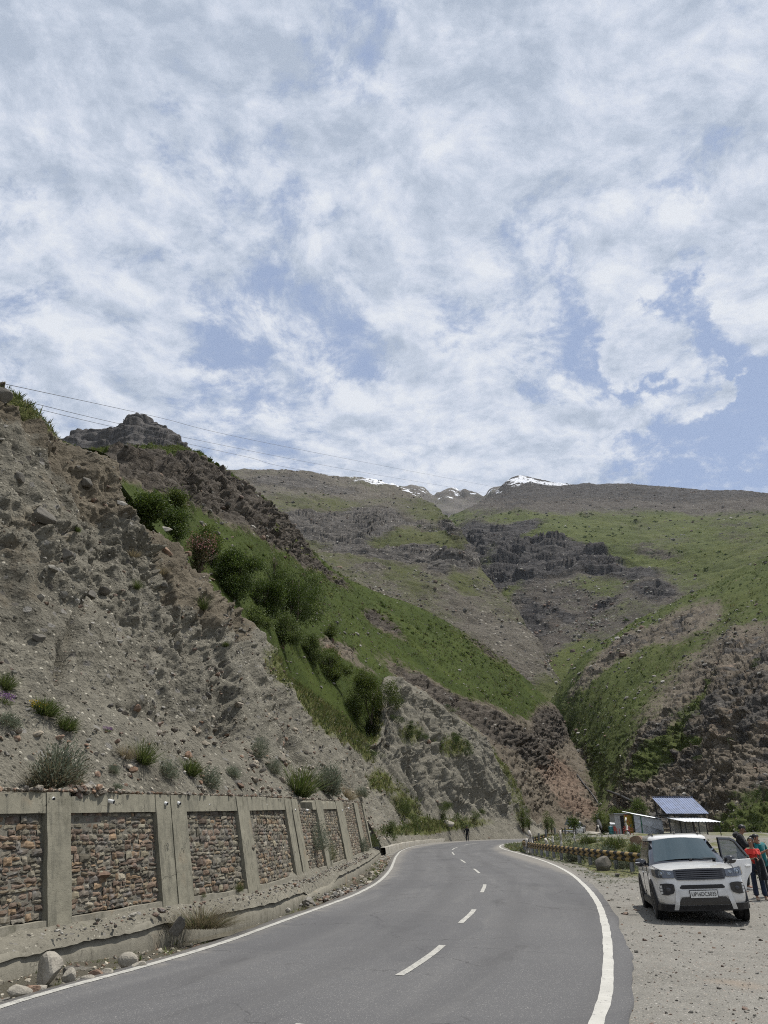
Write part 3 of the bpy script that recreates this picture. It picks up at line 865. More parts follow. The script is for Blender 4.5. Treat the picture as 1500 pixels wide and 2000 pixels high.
    sheet('valley_hill', cols, 560, 460, disp, masks, mat)
right_hill()

def terrace(P, a, step, amt, seed):
    """ledges: pull heights towards steps where the rock mask is set"""
    z = P[..., 2] + 0.5 * step * fbm(P / (step * 3), 3, seed=seed)
    k = z / step
    f = k - np.floor(k)
    t = (np.floor(k) + smooth(f, 0.25, 0.55)) * step
    Q = P.copy()
    Q[..., 2] += (t - z) * np.clip(a, 0, 1) * amt
    return Q

# ---- the big mountain behind, left of the valley
def left_mountain():
    q = [
        [(250, 1120, 480), (250, 1080, 640), (250, 1030, 850), (250, 980, 1080), (290, 935, 1350)],
        [(360, 1120, 480), (360, 1070, 640), (360, 1010, 850), (365, 955, 1100), (375, 908, 1400)],
        [(470, 1150, 490), (455, 1090, 640), (445, 1030, 830), (440, 965, 1090), (432, 913, 1430)],
        [(600, 1200, 480), (585, 1120, 620), (570, 1055, 800), (560, 985, 1080), (555, 920, 1500)],
        [(730, 1265, 470), (705, 1165, 610), (690, 1090, 780), (680, 1015, 1040), (680, 934, 1560)],
        [(850, 1325, 455), (815, 1200, 600), (795, 1110, 760), (785, 1045, 960), (770, 952, 1500)],
        [(960, 1385, 440), (910, 1250, 580), (880, 1140, 730), (865, 1065, 900), (838, 985, 1320)],
        [(1060, 1420, 430), (1000, 1290, 560), (950, 1180, 690), (915, 1095, 830), (872, 1022, 1100)],
        [(1125, 1440, 430), (1078, 1330, 545), (1010, 1215, 680), (945, 1130, 820), (892, 1052, 1060)],
        [(1165, 1455, 450), (1120, 1360, 590), (1050, 1250, 760), (985, 1170, 920), (930, 1090, 1180)]]
    cols = []
    for ci, c in enumerate(q):
        pts = [at(*k) for k in c]
        T = pts[-1]
        pts += [T + np.array((0, 130, 6.0)), T + np.array((0, 420, -170.0))]
        if ci == len(q) - 1:
            pts = [p + np.array((0, 0, -25.0)) for p in pts]
        cols.append(pts)
    CL = [(640, 1030, 70, 26, 5, 1.2), (720, 1022, 60, 28, -8, 1.2), (610, 1012, 50, 12, 6, .7), (680, 1075, 60, 14, 10, .55), (760, 1095, 50, 14, 8, .6), (850, 1085, 70, 16, 8, 1.15), (905, 1095, 26, 26, 20, .9), (720, 1120, 30, 8, 10, .4),
          (830, 1030, 40, 8, 10, .5), (880, 1040, 26, 14, 40, .8), (560, 940, 60, 10, 4, .6), (660, 960, 40, 10, 6, .4), (855, 1118, 26, 12, 0, .6), (780, 1075, 40, 10, 0, .4), (690, 1062, 30, 10, 5, .5)]
    def masks(P, N, px, py, u, v):
        n = fbm(P / 110, 4, seed=101)
        cl = blob(px, py, CL)
        scree = smooth(py, 1110, 1190) * 0.75 + blob(px, py, [(700, 1120, 140, 30, 25, .4), (900, 1210, 120, 50, 45, .4), (1010, 1300, 60, 60, 45, .4)])
        high = smooth(py, 1005, 955) * (0.35)
        lush = blob(px, py, [(760, 1060, 120, 20, 3, .35), (620, 1060, 60, 10, 5, .3), (880, 1060, 40, 24, 40, .5), (900, 1140, 40, 14, 40, .25), (1075, 1370, 40, 24, 45, .9), (1100, 1400, 40, 20, 40, .9), (700, 985, 60, 10, 0, .12), (840, 1180, 60, 20, 30, .2)])
        grass = 0.66 + 0.42 * n - 0.34 * scree - 0.9 * np.clip(cl, 0, 1) - high + lush
        rock = cl + 0.10 + 0.22 * scree * smooth(fbm(P / 40, 3, seed=105), 0, .4) + 0.2 * smooth(py, 1000, 950)
        snow = blob(px, py, [(735, 944, 60, 5, 8, .72), (800, 956, 45, 10, 18, .96), (780, 950, 30, 6, 10, .4), (640, 926, 60, 3, 5, .3), (832, 976, 14, 8, 30, .5)]) - 0.12
        return dict(grass=grass, rock=rock, red=scree * 0.3, snow=snow, top=np.clip(cl, 0, 1.2))
    def disp(P, N, px, py, u, v, a):
        cl = a['top']
        P = terrace(P, cl + 0.25 * np.clip(a['rock'], 0, 1), 15, 0.55, 111)
        d = 14 * fbm(P / 190, 3, seed=113) + 9 * fbm(P / 50, 4, seed=115) + 3.2 * fbm(P / 12, 3, seed=117) + 9 * (ridged(P / 75, 4, seed=116) - 0.6) * (0.4 + cl)
        tt = np.stack([P[..., 0] / 120, P[..., 1] / 600, P[..., 2] / 700], -1)
        d += 12 * (ridged(tt, 3, seed=118) - 0.6) * smooth(v, .1, .3)
        f1, f2, cid = worley(P * np.array((0.7, 0.7, 2.2)) / 26, seed=119)
        d += cl * 10 * (cid - 0.4) * smooth(f2, 0.02, 0.3)
        f1, f2, cid = worley(P * np.array((0.9, 0.9, 1.5)) / 7.5, seed=121)
        d += (0.15 + cl + 0.5 * np.clip(0.6 - a['grass'], 0, 1)) * 3.6 * (cid - 0.35) * smooth(0.55 - f1, 0, .25)
        w = smooth(v, 0.02, 0.1)
        return P + N * (d * w)[..., None]
    mat = hill_mat('mountain_left', [(0.066, 0.058, 0.046), (0.105, 0.093, 0.075), (0.14, 0.126, 0.103), (0.23, 0.212, 0.18)], DARK_ROCK, [(0.040, 0.046, 0.018), (0.062, 0.070, 0.026), (0.086, 0.090, 0.035), (0.125, 0.12, 0.055)], s=13.0, red=[(0.085, 0.072, 0.06), (0.135, 0.118, 0.098), (0.22, 0.20, 0.172)], bump=1.0, bdist=2.6, snow=True, gedge=0.24, stony=0.9)
    sheet('mountain', cols, 640, 480, disp, masks, mat, key='left_mountain')
left_mountain()

# ---- the big mountain right of the valley
def right_mountain():
    q = [
        [(830, 1300, 640), (830, 1190, 900), (835, 1100, 1180), (850, 1050, 1550), (880, 1010, 2000)],
        [(960, 1345, 600), (935, 1195, 860), (915, 1095, 1120), (910, 1030, 1480), (935, 985, 2000)],
        [(1030, 1350, 600), (1000, 1205, 840), (975, 1095, 1080), (965, 1020, 1450), (975, 958, 2060)],
        [(1090, 1350, 600), (1055, 1200, 830), (1030, 1100, 1050), (1015, 1015, 1440), (1016, 930, 2200)],
        [(1150, 1320, 610), (1130, 1185, 830), (1115, 1085, 1070), (1105, 1008, 1450), (1105, 946, 2080)],
        [(1250, 1265, 620), (1240, 1155, 830), (1230, 1075, 1090), (1220, 1005, 1470), (1210, 946, 2000)],
        [(1380, 1195, 640), (1370, 1115, 840), (1362, 1058, 1080), (1355, 1005, 1420), (1350, 955, 1880)],
        [(1520, 1125, 660), (1515, 1075, 840), (1512, 1040, 1050), (1510, 1002, 1340), (1508, 964, 1780)],
        [(1760, 1050, 680), (1760, 1030, 860), (1760, 1010, 1050), (1760, 990, 1300), (1760, 972, 1650)],
        [(2150, 1050, 700), (2150, 1030, 880), (2150, 1010, 1050), (2150, 990, 1300), (2150, 972, 1650)]]
    cols = []
    for c in q:
        pts = [at(*k) for k in c]
        T = pts[-1]
        pts += [T + np.array((0, 160, 2.0)), T + np.array((0, 600, -260.0))]
        cols.append(pts)
    CL = [(1000, 1040, 60, 14, -15, 1.1), (935, 1050, 40, 26, 0, 1.1), (960, 1075, 36, 20, 0, 1.0), (1070, 1085, 90, 22, 8, 1.25), (1130, 1088, 60, 22, 10, 1.1), (1010, 1110, 80, 22, 0, .9), (960, 1135, 50, 18, 0, .8), (1190, 1110, 60, 12, 10, .6), (1250, 1120, 50, 12, 0, .5),
          (1280, 1158, 34, 16, 0, 1.0), (1070, 1190, 60, 12, 25, .5), (1040, 1215, 40, 26, 40, .6), (1110, 1160, 80, 16, 10, .3), (1160, 1190, 60, 10, -20, .4), (1260, 1085, 60, 6, 3, .4), (1230, 1070, 40, 6, -5, .35), (1010, 990, 30, 6, 0, .3)]
    def masks(P, N, px, py, u, v):
        n = fbm(P / 130, 4, seed=131)
        cl = blob(px, py, CL)
        low = smooth(py, 1100, 1170) * (0.34) * (1 - 0.5 * smooth(px, 1250, 1350))
        high = smooth(py, 1015, 970) * 0.9
        lush = blob(px, py, [(1150, 1050, 90, 26, 15, .35), (1190, 1080, 60, 30, 40, .35), (1060, 1045, 70, 16, -10, .35), (1360, 1040, 80, 14, 20, .1), (1120, 1290, 60, 24, -30, .8), (1170, 1140, 40, 16, 0, .2), (1360, 1100, 90, 30, 0, .12), (960, 1095, 30, 14, -60, .5), (1000, 1150, 40, 10, -40, .4), (1180, 1170, 40, 18, 0, .25), (1390, 1080, 40, 30, 60, .2)])
        terr = blob(px, py, [(1320, 1095, 60, 22, 4, 1.0), (1430, 1050, 40, 36, 0, .8), (1240, 1080, 30, 10, 0, .5)])
        grass = 0.68 + 0.36 * n - low - 0.85 * np.clip(cl, 0, 1) - high + lush - 0.15 * terr
        rock = cl + 0.08 + 0.48 * smooth(py, 1010, 965) + low * 0.5 * smooth(fbm(P / 60, 3, seed=133), -.1, .4)
        snow = blob(px, py, [(1022, 936, 22, 9, 0, .9), (1000, 948, 22, 7, 0, .5), (1060, 944, 46, 5, 5, .55), (1100, 947, 44, 4, 0, .42), (975, 962, 10, 5, 0, .6), (1195, 949, 30, 2, 0, .25), (940, 980, 20, 5, 0, .4)]) - 0.12
        return dict(grass=grass, rock=rock, red=low * 0.4, snow=snow, top=np.clip(cl, 0, 1.2), terr=terr)
    def disp(P, N, px, py, u, v, a):
        cl = a['top']
        P = terrace(P, cl + 0.25 * np.clip(a['rock'], 0, 1), 18, 0.55, 141)
        P = terrace(P, a['terr'], 7.5, 0.8, 142)
        d = 18 * fbm(P / 260, 3, seed=143) + 10 * fbm(P / 60, 4, seed=145) + 3.6 * fbm(P / 14, 3, seed=147) + 11 * (ridged(P / 90, 4, seed=146) - 0.6) * (0.35 + cl)
        tt = np.stack([P[..., 0] / 150, P[..., 1] / 700, P[..., 2] / 900], -1)
        d += 14 * (ridged(tt, 3, seed=148) - 0.6) * smooth(v, .1, .3) * (1 - 0.7 * smooth(py, 1000, 960))
        f1, f2, cid = worley(P * np.array((0.7, 0.7, 2.2)) / 32, seed=149)
        d += cl * 13 * (cid - 0.4) * smooth(f2, 0.02, 0.3)
        f1, f2, cid = worley(P * np.array((0.9, 0.9, 1.5)) / 9, seed=151)
        d += (0.12 + cl + 0.5 * np.clip(0.6 - a['grass'], 0, 1)) * 4.0 * (cid - 0.35) * smooth(0.55 - f1, 0, .25)
        d = d * (1 - 0.6 * smooth(v, .62, .72))
        w = smooth(v, 0.02, 0.1)
        return P + N * (d * w)[..., None]
    mat = hill_mat('mountain_right', [(0.050, 0.044, 0.038), (0.078, 0.068, 0.058), (0.108, 0.097, 0.083), (0.20, 0.185, 0.162)], [(0.026, 0.025, 0.026), (0.055, 0.052, 0.051), (0.098, 0.092, 0.087), (0.18, 0.168, 0.152)], [(0.040, 0.050, 0.016), (0.064, 0.078, 0.024), (0.092, 0.104, 0.034), (0.130, 0.130, 0.05)], s=15.0, red=[(0.08, 0.068, 0.058), (0.13, 0.113, 0.096), (0.22, 0.20, 0.175)], bump=1.0, bdist=3.0, snow=True, gedge=0.24, stony=0.8)
    sheet('mountain', cols, 660, 480, disp, masks, mat, key='right_mountain')
right_mountain()

# ---- the far snow peaks in the gap and the small pyramid peak on the left
def far_peaks():
    ridge = [(500, 960), (600, 950), (700, 955), (780, 958), (815, 958), (838, 972), (850, 976), (870, 967), (882, 964), (895, 968), (908, 965), (925, 970), (945, 975), (962, 960), (985, 960), (1010, 965), (1100, 985)]
    cols = []
    for (x, y) in ridge:
        T = at(x, y, 3600)
        cols.append([at(x, 1120, 2400), at(x, 1060, 2700), at(x, 1010, 3100), T, T + np.array((0, 500, -300.0))])
    def masks(P, N, px, py, u, v):
        snow = 0.58 * smooth(py, 988, 962) + 0.15 * fbm(P / 160, 3, seed=161) - 0.2
        return dict(grass=0.34 + 0.3 * fbm(P / 300, 3, seed=163), rock=0.2 + 0.3 * fbm(P / 200, 3, seed=165), red=snow * 0, snow=snow, top=snow * 0)
    def disp(P, N, px, py, u, v, a):
        d = 70 * (ridged(P / 420, 4, seed=167) - 0.6) + 18 * fbm(P / 90, 3, seed=169)
        return P + N * d[..., None]
    mat = hill_mat('far_mountain', [(0.10, 0.09, 0.08), (0.14, 0.125, 0.11), (0.18, 0.165, 0.145), (0.26, 0.24, 0.215)], [(0.04, 0.04, 0.042), (0.075, 0.073, 0.072), (0.125, 0.118, 0.113), (0.2, 0.19, 0.18)], [(0.07, 0.072, 0.035), (0.09, 0.092, 0.045), (0.115, 0.112, 0.055), (0.14, 0.135, 0.07)], s=60.0, bump=0.7, bdist=5.0, snow=True, gedge=0.22)
    sheet('snowy_mountain', cols, 260, 120, disp, masks, mat)
    prof = [(40, 905), (90, 880), (135, 855), (160, 851), (195, 850), (222, 842), (243, 830), (254, 823), (266, 821), (283, 825), (300, 833), (322, 843), (334, 855), (348, 872), (366, 888), (420, 930), (480, 985)]
    cols = []
    for (x, y) in prof:
        T = at(x, y, 560)
        B = at(x + (x - 265) * 0.15, max(y + 110, 1000), 430)
        cols.append([B, B + (T - B) * 0.35, B + (T - B) * 0.7 + np.array((0, 0, -3.0)), T, T + np.array((0, 30, 2.0)), T + np.array((0, 140, -60.0))])
    def masks(P, N, px, py, u, v):
        rk = 0.75 + 0.4 * fbm(P / 30, 3, seed=171)
        return dict(grass=0.18 + 0.3 * fbm(P / 40, 3, seed=173) + 0 * rk, rock=rk, red=rk * 0, top=rk * 0)
    def disp(P, N, px, py, u, v, a):
        P = terrace(P, 0.8 + 0 * px, 14, 0.7, 175)
        f1, f2, cid = worley(P * np.array((0.8, 0.8, 1.8)) / 13, seed=177)
        d = 6 * (cid - 0.4) * smooth(f2, 0.02, 0.3) + 5 * (ridged(P / 40, 3, seed=178) - 0.6)
        f1, f2, cid = worley(P / 4.5, seed=179)
        d += 1.6 * (cid - 0.4) * smooth(f2, 0.02, 0.3) + 1.0 * fbm(P / 6, 3, seed=180)
        return P + N * d[..., None]
    mat = hill_mat('crag', [(0.085, 0.076, 0.067), (0.125, 0.112, 0.099), (0.18, 0.165, 0.145), (0.25, 0.23, 0.205)], [(0.045, 0.044, 0.045), (0.095, 0.09, 0.087), (0.15, 0.14, 0.132), (0.22, 0.205, 0.19)], GRASS, s=10.0, bump=0.9, bdist=1.0)
    sheet('rocky_mountain', cols, 300, 160, disp, masks, mat)
far_peaks()

# ------------------------------------------------------------------ ground sheet (reaches the horizon), road and its markings
def axis(lo, hi, step, far, ratio=1.18):
    a = list(np.arange(lo, hi + 1e-6, step))
    s = step
    while a[-1] < far:
        s *= ratio; a.append(a[-1] + s)
    s = step; b = []
    x = lo
    while x > -far:
        s *= ratio; x -= s; b.append(x)
    return np.array(b[::-1] + a)
def build_ground():
    xs = axis(-9, 26, 0.14, 5000); ys = axis(2, 62, 0.22, 5000)
    X, Y = np.meshgrid(xs, ys)
    Z = ground_z(X, Y)
    sl, _ = nearest_on(LINE_L, X, Y); sr, _ = nearest_on(LINE_R, X, Y)
    road = (sl < 0.3) & (sr > -0.22)
    near = (np.abs(X) < 60) & (Y < 220) & (Y > -30)
    P = np.stack([X, Y, Z], -1)
    n = 0.045 * fbm(P / 1.3, 4, seed=201) + 0.018 * fbm(P / 0.3, 3, seed=203)
    off = np.where(near & ~road, np.clip(n, -0.05, 0.10), -0.02)
    far_off = np.maximum(-sr, 0)
    off = off * np.where(road, 1, smooth(np.maximum(far_off, np.maximum(sl, 0)), 0.2, 0.9)) 
    rough = smooth(far_off, 5.5, 8.0) * smooth(Y, 30, 42) * near
    f1, f2, cid = worley(P / 0.9, seed=205)
    off = off + rough * (0.35 * fbm(P / 2.5, 3, seed=207) + 0.28 * (cid - 0.3) * smooth(0.45 - f1, 0, .2))
    Z = Z + off
    Z = np.where(road, -0.06, Z)
    Z = np.where(near, Z, np.minimum(Z, 0.0))
    # grass on the verge between line and rail and behind it
    verge = smooth(far_off, 0.6, 1.6) * smooth(Y, 27.5, 33) * (0.75 + 0.4 * fbm(P / 2.0, 3, seed=209)) * smooth(X, 5, 8)
    strip = smooth(sl, 0.3, 0.6) * (1 - smooth(sl, 1.2, 2.2)) * (0.34 + 0.5 * fbm(P / 1.2, 3, seed=211))
    verge = verge * (1 - 0.55 * smooth(X, 13.5, 18) * smooth(fbm(P / 4.0, 3, seed=217), -.25, .15))
    grass = np.where(near, np.maximum(verge * 0.9, strip), 0.55 + 0.3 * fbm(P / 60, 3, seed=213))
    wet = smooth(sl, 0.35, 0.7) * (1 - smooth(sl, 1.4, 2.0)) * (0.75 + 0.5 * fbm(P / 1.5, 2, seed=215)) * (1 - smooth(Y, 42, 50))
    o = np_mesh('ground', np.stack([X, Y, Z], -1), grid_faces(len(ys), len(xs)), ground_mat(), attrs=dict(grass=grass, wet=wet))
    tag(o, kind='structure')
    SURF['ground'] = (np.stack([X, Y, Z], -1), None, None, None)
    return o
build_ground()
_gx = None
def gsurf(x, y):
    """height of the built ground at a point"""
    P = SURF['ground'][0]
    j = int(np.clip(np.searchsorted(P[0, :, 0], x) - 1, 0, P.shape[1] - 2)); i = int(np.clip(np.searchsorted(P[:, 0, 1], y) - 1, 0, P.shape[0] - 2))
    fx = (x - P[i, j, 0]) / (P[i, j + 1, 0] - P[i, j, 0]); fy = (y - P[i, j, 1]) / (P[i + 1, j, 1] - P[i, j, 1])
    return float((P[i, j, 2] * (1 - fx) + P[i, j + 1, 2] * fx) * (1 - fy) + (P[i + 1, j, 2] * (1 - fx) + P[i + 1, j + 1, 2] * fx) * fy)

def strip(name, C, w, z, mat, s0=None, s1=None, ragged=0.0):
    """a painted band of width w along plan curve C at height z, from arc length s0 to s1"""
    L = np.concatenate([[0], np.cumsum(np.linalg.norm(np.diff(C, axis=0), axis=1))])
    s0 = 0 if s0 is None else s0; s1 = L[-1] if s1 is None else s1
    n = max(4, int((s1 - s0) / 0.25))
    s = np.linspace(s0, s1, n)
    Q = np.stack([np.interp(s, L, C[:, k]) for k in (0, 1)], 1)
    nn = normals2(Q)
    Q3 = np.concatenate([Q, np.zeros((n, 1))], 1)
    ra = ragged * fbm(Q3 / 0.5, 3, seed=221); rb = ragged * fbm(Q3 / 0.5, 3, seed=223)
    a = Q + nn * (w / 2 + ra)[:, None]; b = Q - nn * (w / 2 + rb)[:, None]
    V = np.concatenate([np.concatenate([b, np.full((n, 1), z)], 1), np.concatenate([a, np.full((n, 1), z)], 1)])
    o = np_mesh(name, V, grid_faces(2, n), mat)
    tag(o, kind='structure')
    return o
def build_road():
    n = 700
    s = np.linspace(0, 1, n)
    C = LINE_C
    nn = normals2(C)
    cs = np.concatenate([[0], np.cumsum(np.linalg.norm(np.diff(C, axis=0), axis=1))])
    # half widths to both lines, measured along the centre line's normals
    wl = np.zeros(len(C)); wr = np.zeros(len(C))
    for i in range(len(C)):
        for arr, L, sg in ((wl, LINE_L, 1), (wr, LINE_R, -1)):
            d = L - C[i]
            al = np.abs(d @ np.array((nn[i][1], -nn[i][0])))
            lat = sg * (d @ nn[i])
            k = np.argmin(np.where((lat > 0) & (lat < 9), al, 1e9))
            arr[i] = lat[k]
    ker = np.ones(25) / 25
    wl = np.convolve(np.pad(wl, 12, 'edge'), ker, 'valid'); wr = np.convolve(np.pad(wr, 12, 'edge'), ker, 'valid')
    P3 = np.concatenate([C, np.zeros((len(C), 1))], 1)
    el = 0.24 + 0.10 * fbm(P3 / 1.2, 4, seed=231); er = 0.27 + 0.10 * fbm(P3 / 0.9, 4, seed=233) + 0.05 * fbm(P3 / 0.2, 3, seed=234)
    m = 25
    rows = []; ac = []; al = []
    for k in range(m):
        f = k / (m - 1)
        lat = -(wr + er) + f * (wl + el + wr + er)
        rows.append(np.concatenate([C + nn * lat[:, None], np.zeros((len(C), 1))], 1)); ac.append(lat); al.append(cs)
    rows = [rows[0] + np.array((0, 0, -0.09))] + rows + [rows[-1] + np.array((0, 0, -0.09))]
    ac = [ac[0]] + ac + [ac[-1]]; al = [al[0]] + al + [al[-1]]
    o = np_mesh('road', np.stack(rows), grid_faces(m + 2, len(C)), asphalt_mat(), attrs=dict(across=np.stack(ac), along=np.stack(al)))
    tag(o, kind='structure')
build_road()
_paint = paint_mat('road_paint', (0.47, 0.46, 0.42), 0.53)
_paint2 = paint_mat('old_paint', (0.43, 0.42, 0.38), 0.49)
strip('road_edge_line', LINE_R, 0.145, 0.005, _paint, ragged=0.03)
strip('road_edge_line', LINE_L, 0.125, 0.005, _paint2, ragged=0.03)
_cl = np.concatenate([[0], np.cumsum(np.linalg.norm(np.diff(LINE_C, axis=0), axis=1))])
for (ax, ay), (bx_, by_) in [((-1.75, 5.4), (-0.80, 8.25)), ((0.16, 10.63), (0.92, 13.1)), ((1.49, 16.13), (2.05, 18.6)), ((2.83, 23.4), (3.37, 26.6)), ((3.9, 32.7), (4.08, 36.2)), ((4.30, 42.4), (4.40, 46.4)), ((4.86, 54.5), (5.25, 60)), ((5.8, 66), (6.9, 74.5)), ((8.6, 83), (11, 94))]:
    i0 = np.argmin(np.hypot(LINE_C[:, 0] - ax, LINE_C[:, 1] - ay)); i1 = np.argmin(np.hypot(LINE_C[:, 0] - bx_, LINE_C[:, 1] - by_))
    strip('road_centre_dash', LINE_C, 0.11, 0.005, _paint2, _cl[i0], _cl[i1], ragged=0.012)

# ================================================================== ROADSIDE STRUCTURES
rng = np.random.default_rng(7)
def tint_mat(name, base=(1, 1, 1), var=0.35, scale=12.0, rough=0.9, bump=0.5, bdist=0.01, spec=0.2, grime=0.5):
    """stone or leaf material whose own colour per piece is stored in the mesh"""
    m, g, b = new_mat(name)
    p = g.obj()
    n = g.noise(p, scale, 6, 0.68)
    n2 = g.noise(p, scale * 0.25, 4, 0.6)
    t = g.n('ShaderNodeAttribute', attribute_name='tint').outputs['Color']
    k = g.ss(n, 0.25, 0.75, 1 - var, 1 + var)
    c = g.vmath('MULTIPLY', t, g.comb(k, k, k))
    c = g.mix(g.ss(n2, 0.5, 0.75, 0, grime), c, tuple(0.19 * x for x in base))
    g.put(b.inputs['Base Color'], c)
    b.inputs['Roughness'].default_value = rough
    b.inputs['Specular IOR Level'].default_value = spec
    if bump:
        g.put(b.inputs['Normal'], g.bump(n, bump, bdist))
    return m
def concrete_mat(name, col, stain=(0.12, 0.115, 0.09), scale=1.0):
    m, g, b = new_mat(name)
    p = g.obj()
    n1 = g.noise(p, 1.1 * scale, 5, 0.62); n2 = g.noise(p, 7 * scale, 6, 0.7); n3 = g.noise(p, 60, 3, 0.7)
    st = g.noise(g.mapping(p, scale=(3.2, 3.2, 0.28)), 2.2, 6, 0.65)
    c = g.ramp(g.add(g.mul(n1, 0.55), g.mul(n2, 0.45)), [(0.3, tuple(x * 0.72 for x in col)), (0.5, col), (0.7, tuple(x * 1.2 for x in col))])
    c = g.mix(g.ss(st, 0.47, 0.68, 0, 0.85), c, stain)
    c = g.mix(g.ss(g.noise(g.mapping(p, scale=(1, 1, 0.5)), 1.6, 5, 0.7), 0.55, 0.70, 0, 0.62), c, (0.075, 0.072, 0.050))
    c = g.mix(g.ss(g.noise(p, 0.9, 4, 0.6), 0.58, 0.70, 0, 0.4), c, (0.25, 0.185, 0.12))
    cr = g.voro(g.vmath('ADD', p, g.vmath('SCALE', g.noise(p, 3, 4, 0.65, col=True), scale=0.5)), 0.75, feature='DISTANCE_TO_EDGE')
    c = g.mix(g.mul(g.ss(cr, 0.0, 0.010, 0.8, 0), g.ss(n1, 0.45, 0.58)), c, (0.04, 0.038, 0.03))
    pit = g.voro(p, 34); pc = g.sep(g.voro(p, 34, out='Color'))[0]
    c = g.mix(g.mul(g.ss(pit, 0.12, 0.22, 1, 0), g.ss(pc, 0.80, 0.86)), c, (0.05, 0.047, 0.04))
    g.put(b.inputs['Base Color'], c)
    b.inputs['Roughness'].default_value = 0.95
    g.put(b.inputs['Normal'], g.bump(g.add(n2, g.add(g.mul(n3, 0.35), g.mul(st, 0.5))), 0.7, 0.02))
    return m
M_CONC = concrete_mat('wall_concrete', (0.205, 0.193, 0.148))
M_CONC2 = concrete_mat('plinth_concrete', (0.20, 0.187, 0.15), stain=(0.15, 0.14, 0.11))
M_KERB = concrete_mat('kerb_concrete', (0.33, 0.31, 0.265), stain=(0.2, 0.185, 0.15))
M_STONE = tint_mat('rubble_stone', bump=0.8, bdist=0.012, var=0.4, scale=16)
M_MORTAR = hill_mat('wall_mortar', [(0.12, 0.112, 0.09), (0.19, 0.178, 0.145), (0.235, 0.22, 0.18), (0.29, 0.27, 0.225)], GREY_ROCK, GRASS, s=0.12, bump=0.8, bdist=0.02)

def text_mesh(name, body, size, mat, parent):
    fc = bpy.data.curves.new(name, 'FONT'); fc.body = body; fc.size = size; fc.extrude = .0012; fc.align_x = 'CENTER'; fc.align_y = 'CENTER'
    t = link(bpy.data.objects.new(name, fc))
    me = bpy.data.meshes.new_from_object(t.evaluated_get(bpy.context.evaluated_depsgraph_get()))
    bpy.data.objects.remove(t)
    me.materials.clear(); me.materials.append(mat)
    return link(bpy.data.objects.new(name, me), parent)
# ------------------------------------------------------------------ rocks
def rock_arrays(seed, size, subdiv=3, cuts=12, rough=0.10):
    bm = bmesh.new()
    bmesh.ops.create_icosphere(bm, subdivisions=subdiv, radius=1.0)
    V = np.array([v.co[:] for v in bm.verts]); F = np.array([[v.index for v in f.verts] for f in bm.faces])
    bm.free()
    r = np.random.default_rng(seed)
    for _ in range(cuts):
        n = r.normal(size=3); n /= np.linalg.norm(n)
        d = r.uniform(0.45, 0.85)
        k = V @ n
        V = V - np.maximum(k - d, 0)[:, None] * n * 0.92
    V = V * (1 + rough * fbm(V * 1.6 + seed * 3.1, 4, seed=seed)[:, None])
    return V * np.array(size), F
M_BOULDER = hill_mat('boulder_stone', [(0.17, 0.155, 0.13), (0.27, 0.25, 0.21), (0.34, 0.315, 0.265), (0.45, 0.42, 0.36)], GREY_ROCK, GRASS, s=0.35, bump=0.7, bdist=0.02, pebble=False)
M_BOULDER_G = hill_mat('grey_boulder_stone', [(0.10, 0.095, 0.085), (0.16, 0.15, 0.13), (0.21, 0.195, 0.17), (0.29, 0.27, 0.235)], GREY_ROCK, GRASS, s=0.4, bump=0.7, bdist=0.02, pebble=False)
M_BOULDER_R = hill_mat('reddish_boulder_stone', [(0.15, 0.10, 0.075), (0.24, 0.165, 0.12), (0.30, 0.215, 0.16), (0.38, 0.29, 0.225)], GREY_ROCK, GRASS, s=0.3, bump=0.7, bdist=0.02, pebble=False)
def rock(loc, size, seed, mat, label, group=None, sink=0.3, rot=None, name='boulder', cat='boulder'):
    V, F = rock_arrays(seed, size, 3, cuts=9 if name == 'boulder' else 12)
    o = np_mesh(name, V, F, mat, smooth_shade=False)
    rr = np.random.default_rng(seed + 99)
    o.rotation_euler = rot or (rr.uniform(-.2, .2), rr.uniform(-.2, .2), rr.uniform(0, 6.28))
    o.location = (loc[0], loc[1], loc[2] + size[2] * (1 - sink) * 0.8)
    tag(o, label, cat, group)
    return o

# ------------------------------------------------------------------ retaining wall
TOE_PTS = [(-7.3, 1.0), (-5.75, 6.2), (-5.05, 9.5), (-4.86, 10.7), (-4.58, 12.0), (-4.12, 13.3), (-3.76, 14.65), (-3.2, 16.3), (-2.56, 18.4), (-2.22, 21), (-1.9, 24.3), (-1.6, 27.8), (-1.12, 34.8), (-0.74, 42), (-0.22, 56)]
_toe = cr_curve(TOE_PTS, 1600)
WC = cr_curve(_toe[::40] + normals2(_toe)[::40] * 0.50, 1600)
WN = normals2(WC)                                  # points away from the road
WL = np.concatenate([[0], np.cumsum(np.linalg.norm(np.diff(WC, axis=0), axis=1))])
BATTER = 0.24
def wtop(Y): return 2.25 + 1.12 * np.clip((Y - 12) / 44, -0.2, 1)
def wall_pt(s, z, off=0.0):
    """point on the wall face at arc length s, height z, off metres proud towards the road"""
    s = np.asarray(s, float); z = np.asarray(z, float)
    x = np.interp(s, WL, WC[:, 0]); y = np.interp(s, WL, WC[:, 1]); nx = np.interp(s, WL, WN[:, 0]); ny = np.interp(s, WL, WN[:, 1])
    k = BATTER * (z - 0.3) - off
    return np.stack([x + nx * k, y + ny * k, z + 0 * s], -1)
def wall_s(px, z):
    P = wall_pt(WL, np.full(len(WL), z))
    qx, qy = project(P)
    ok = P[:, 1] > 2
    return float(WL[np.argmin(np.where(ok, np.abs(qx - px), 1e9))])
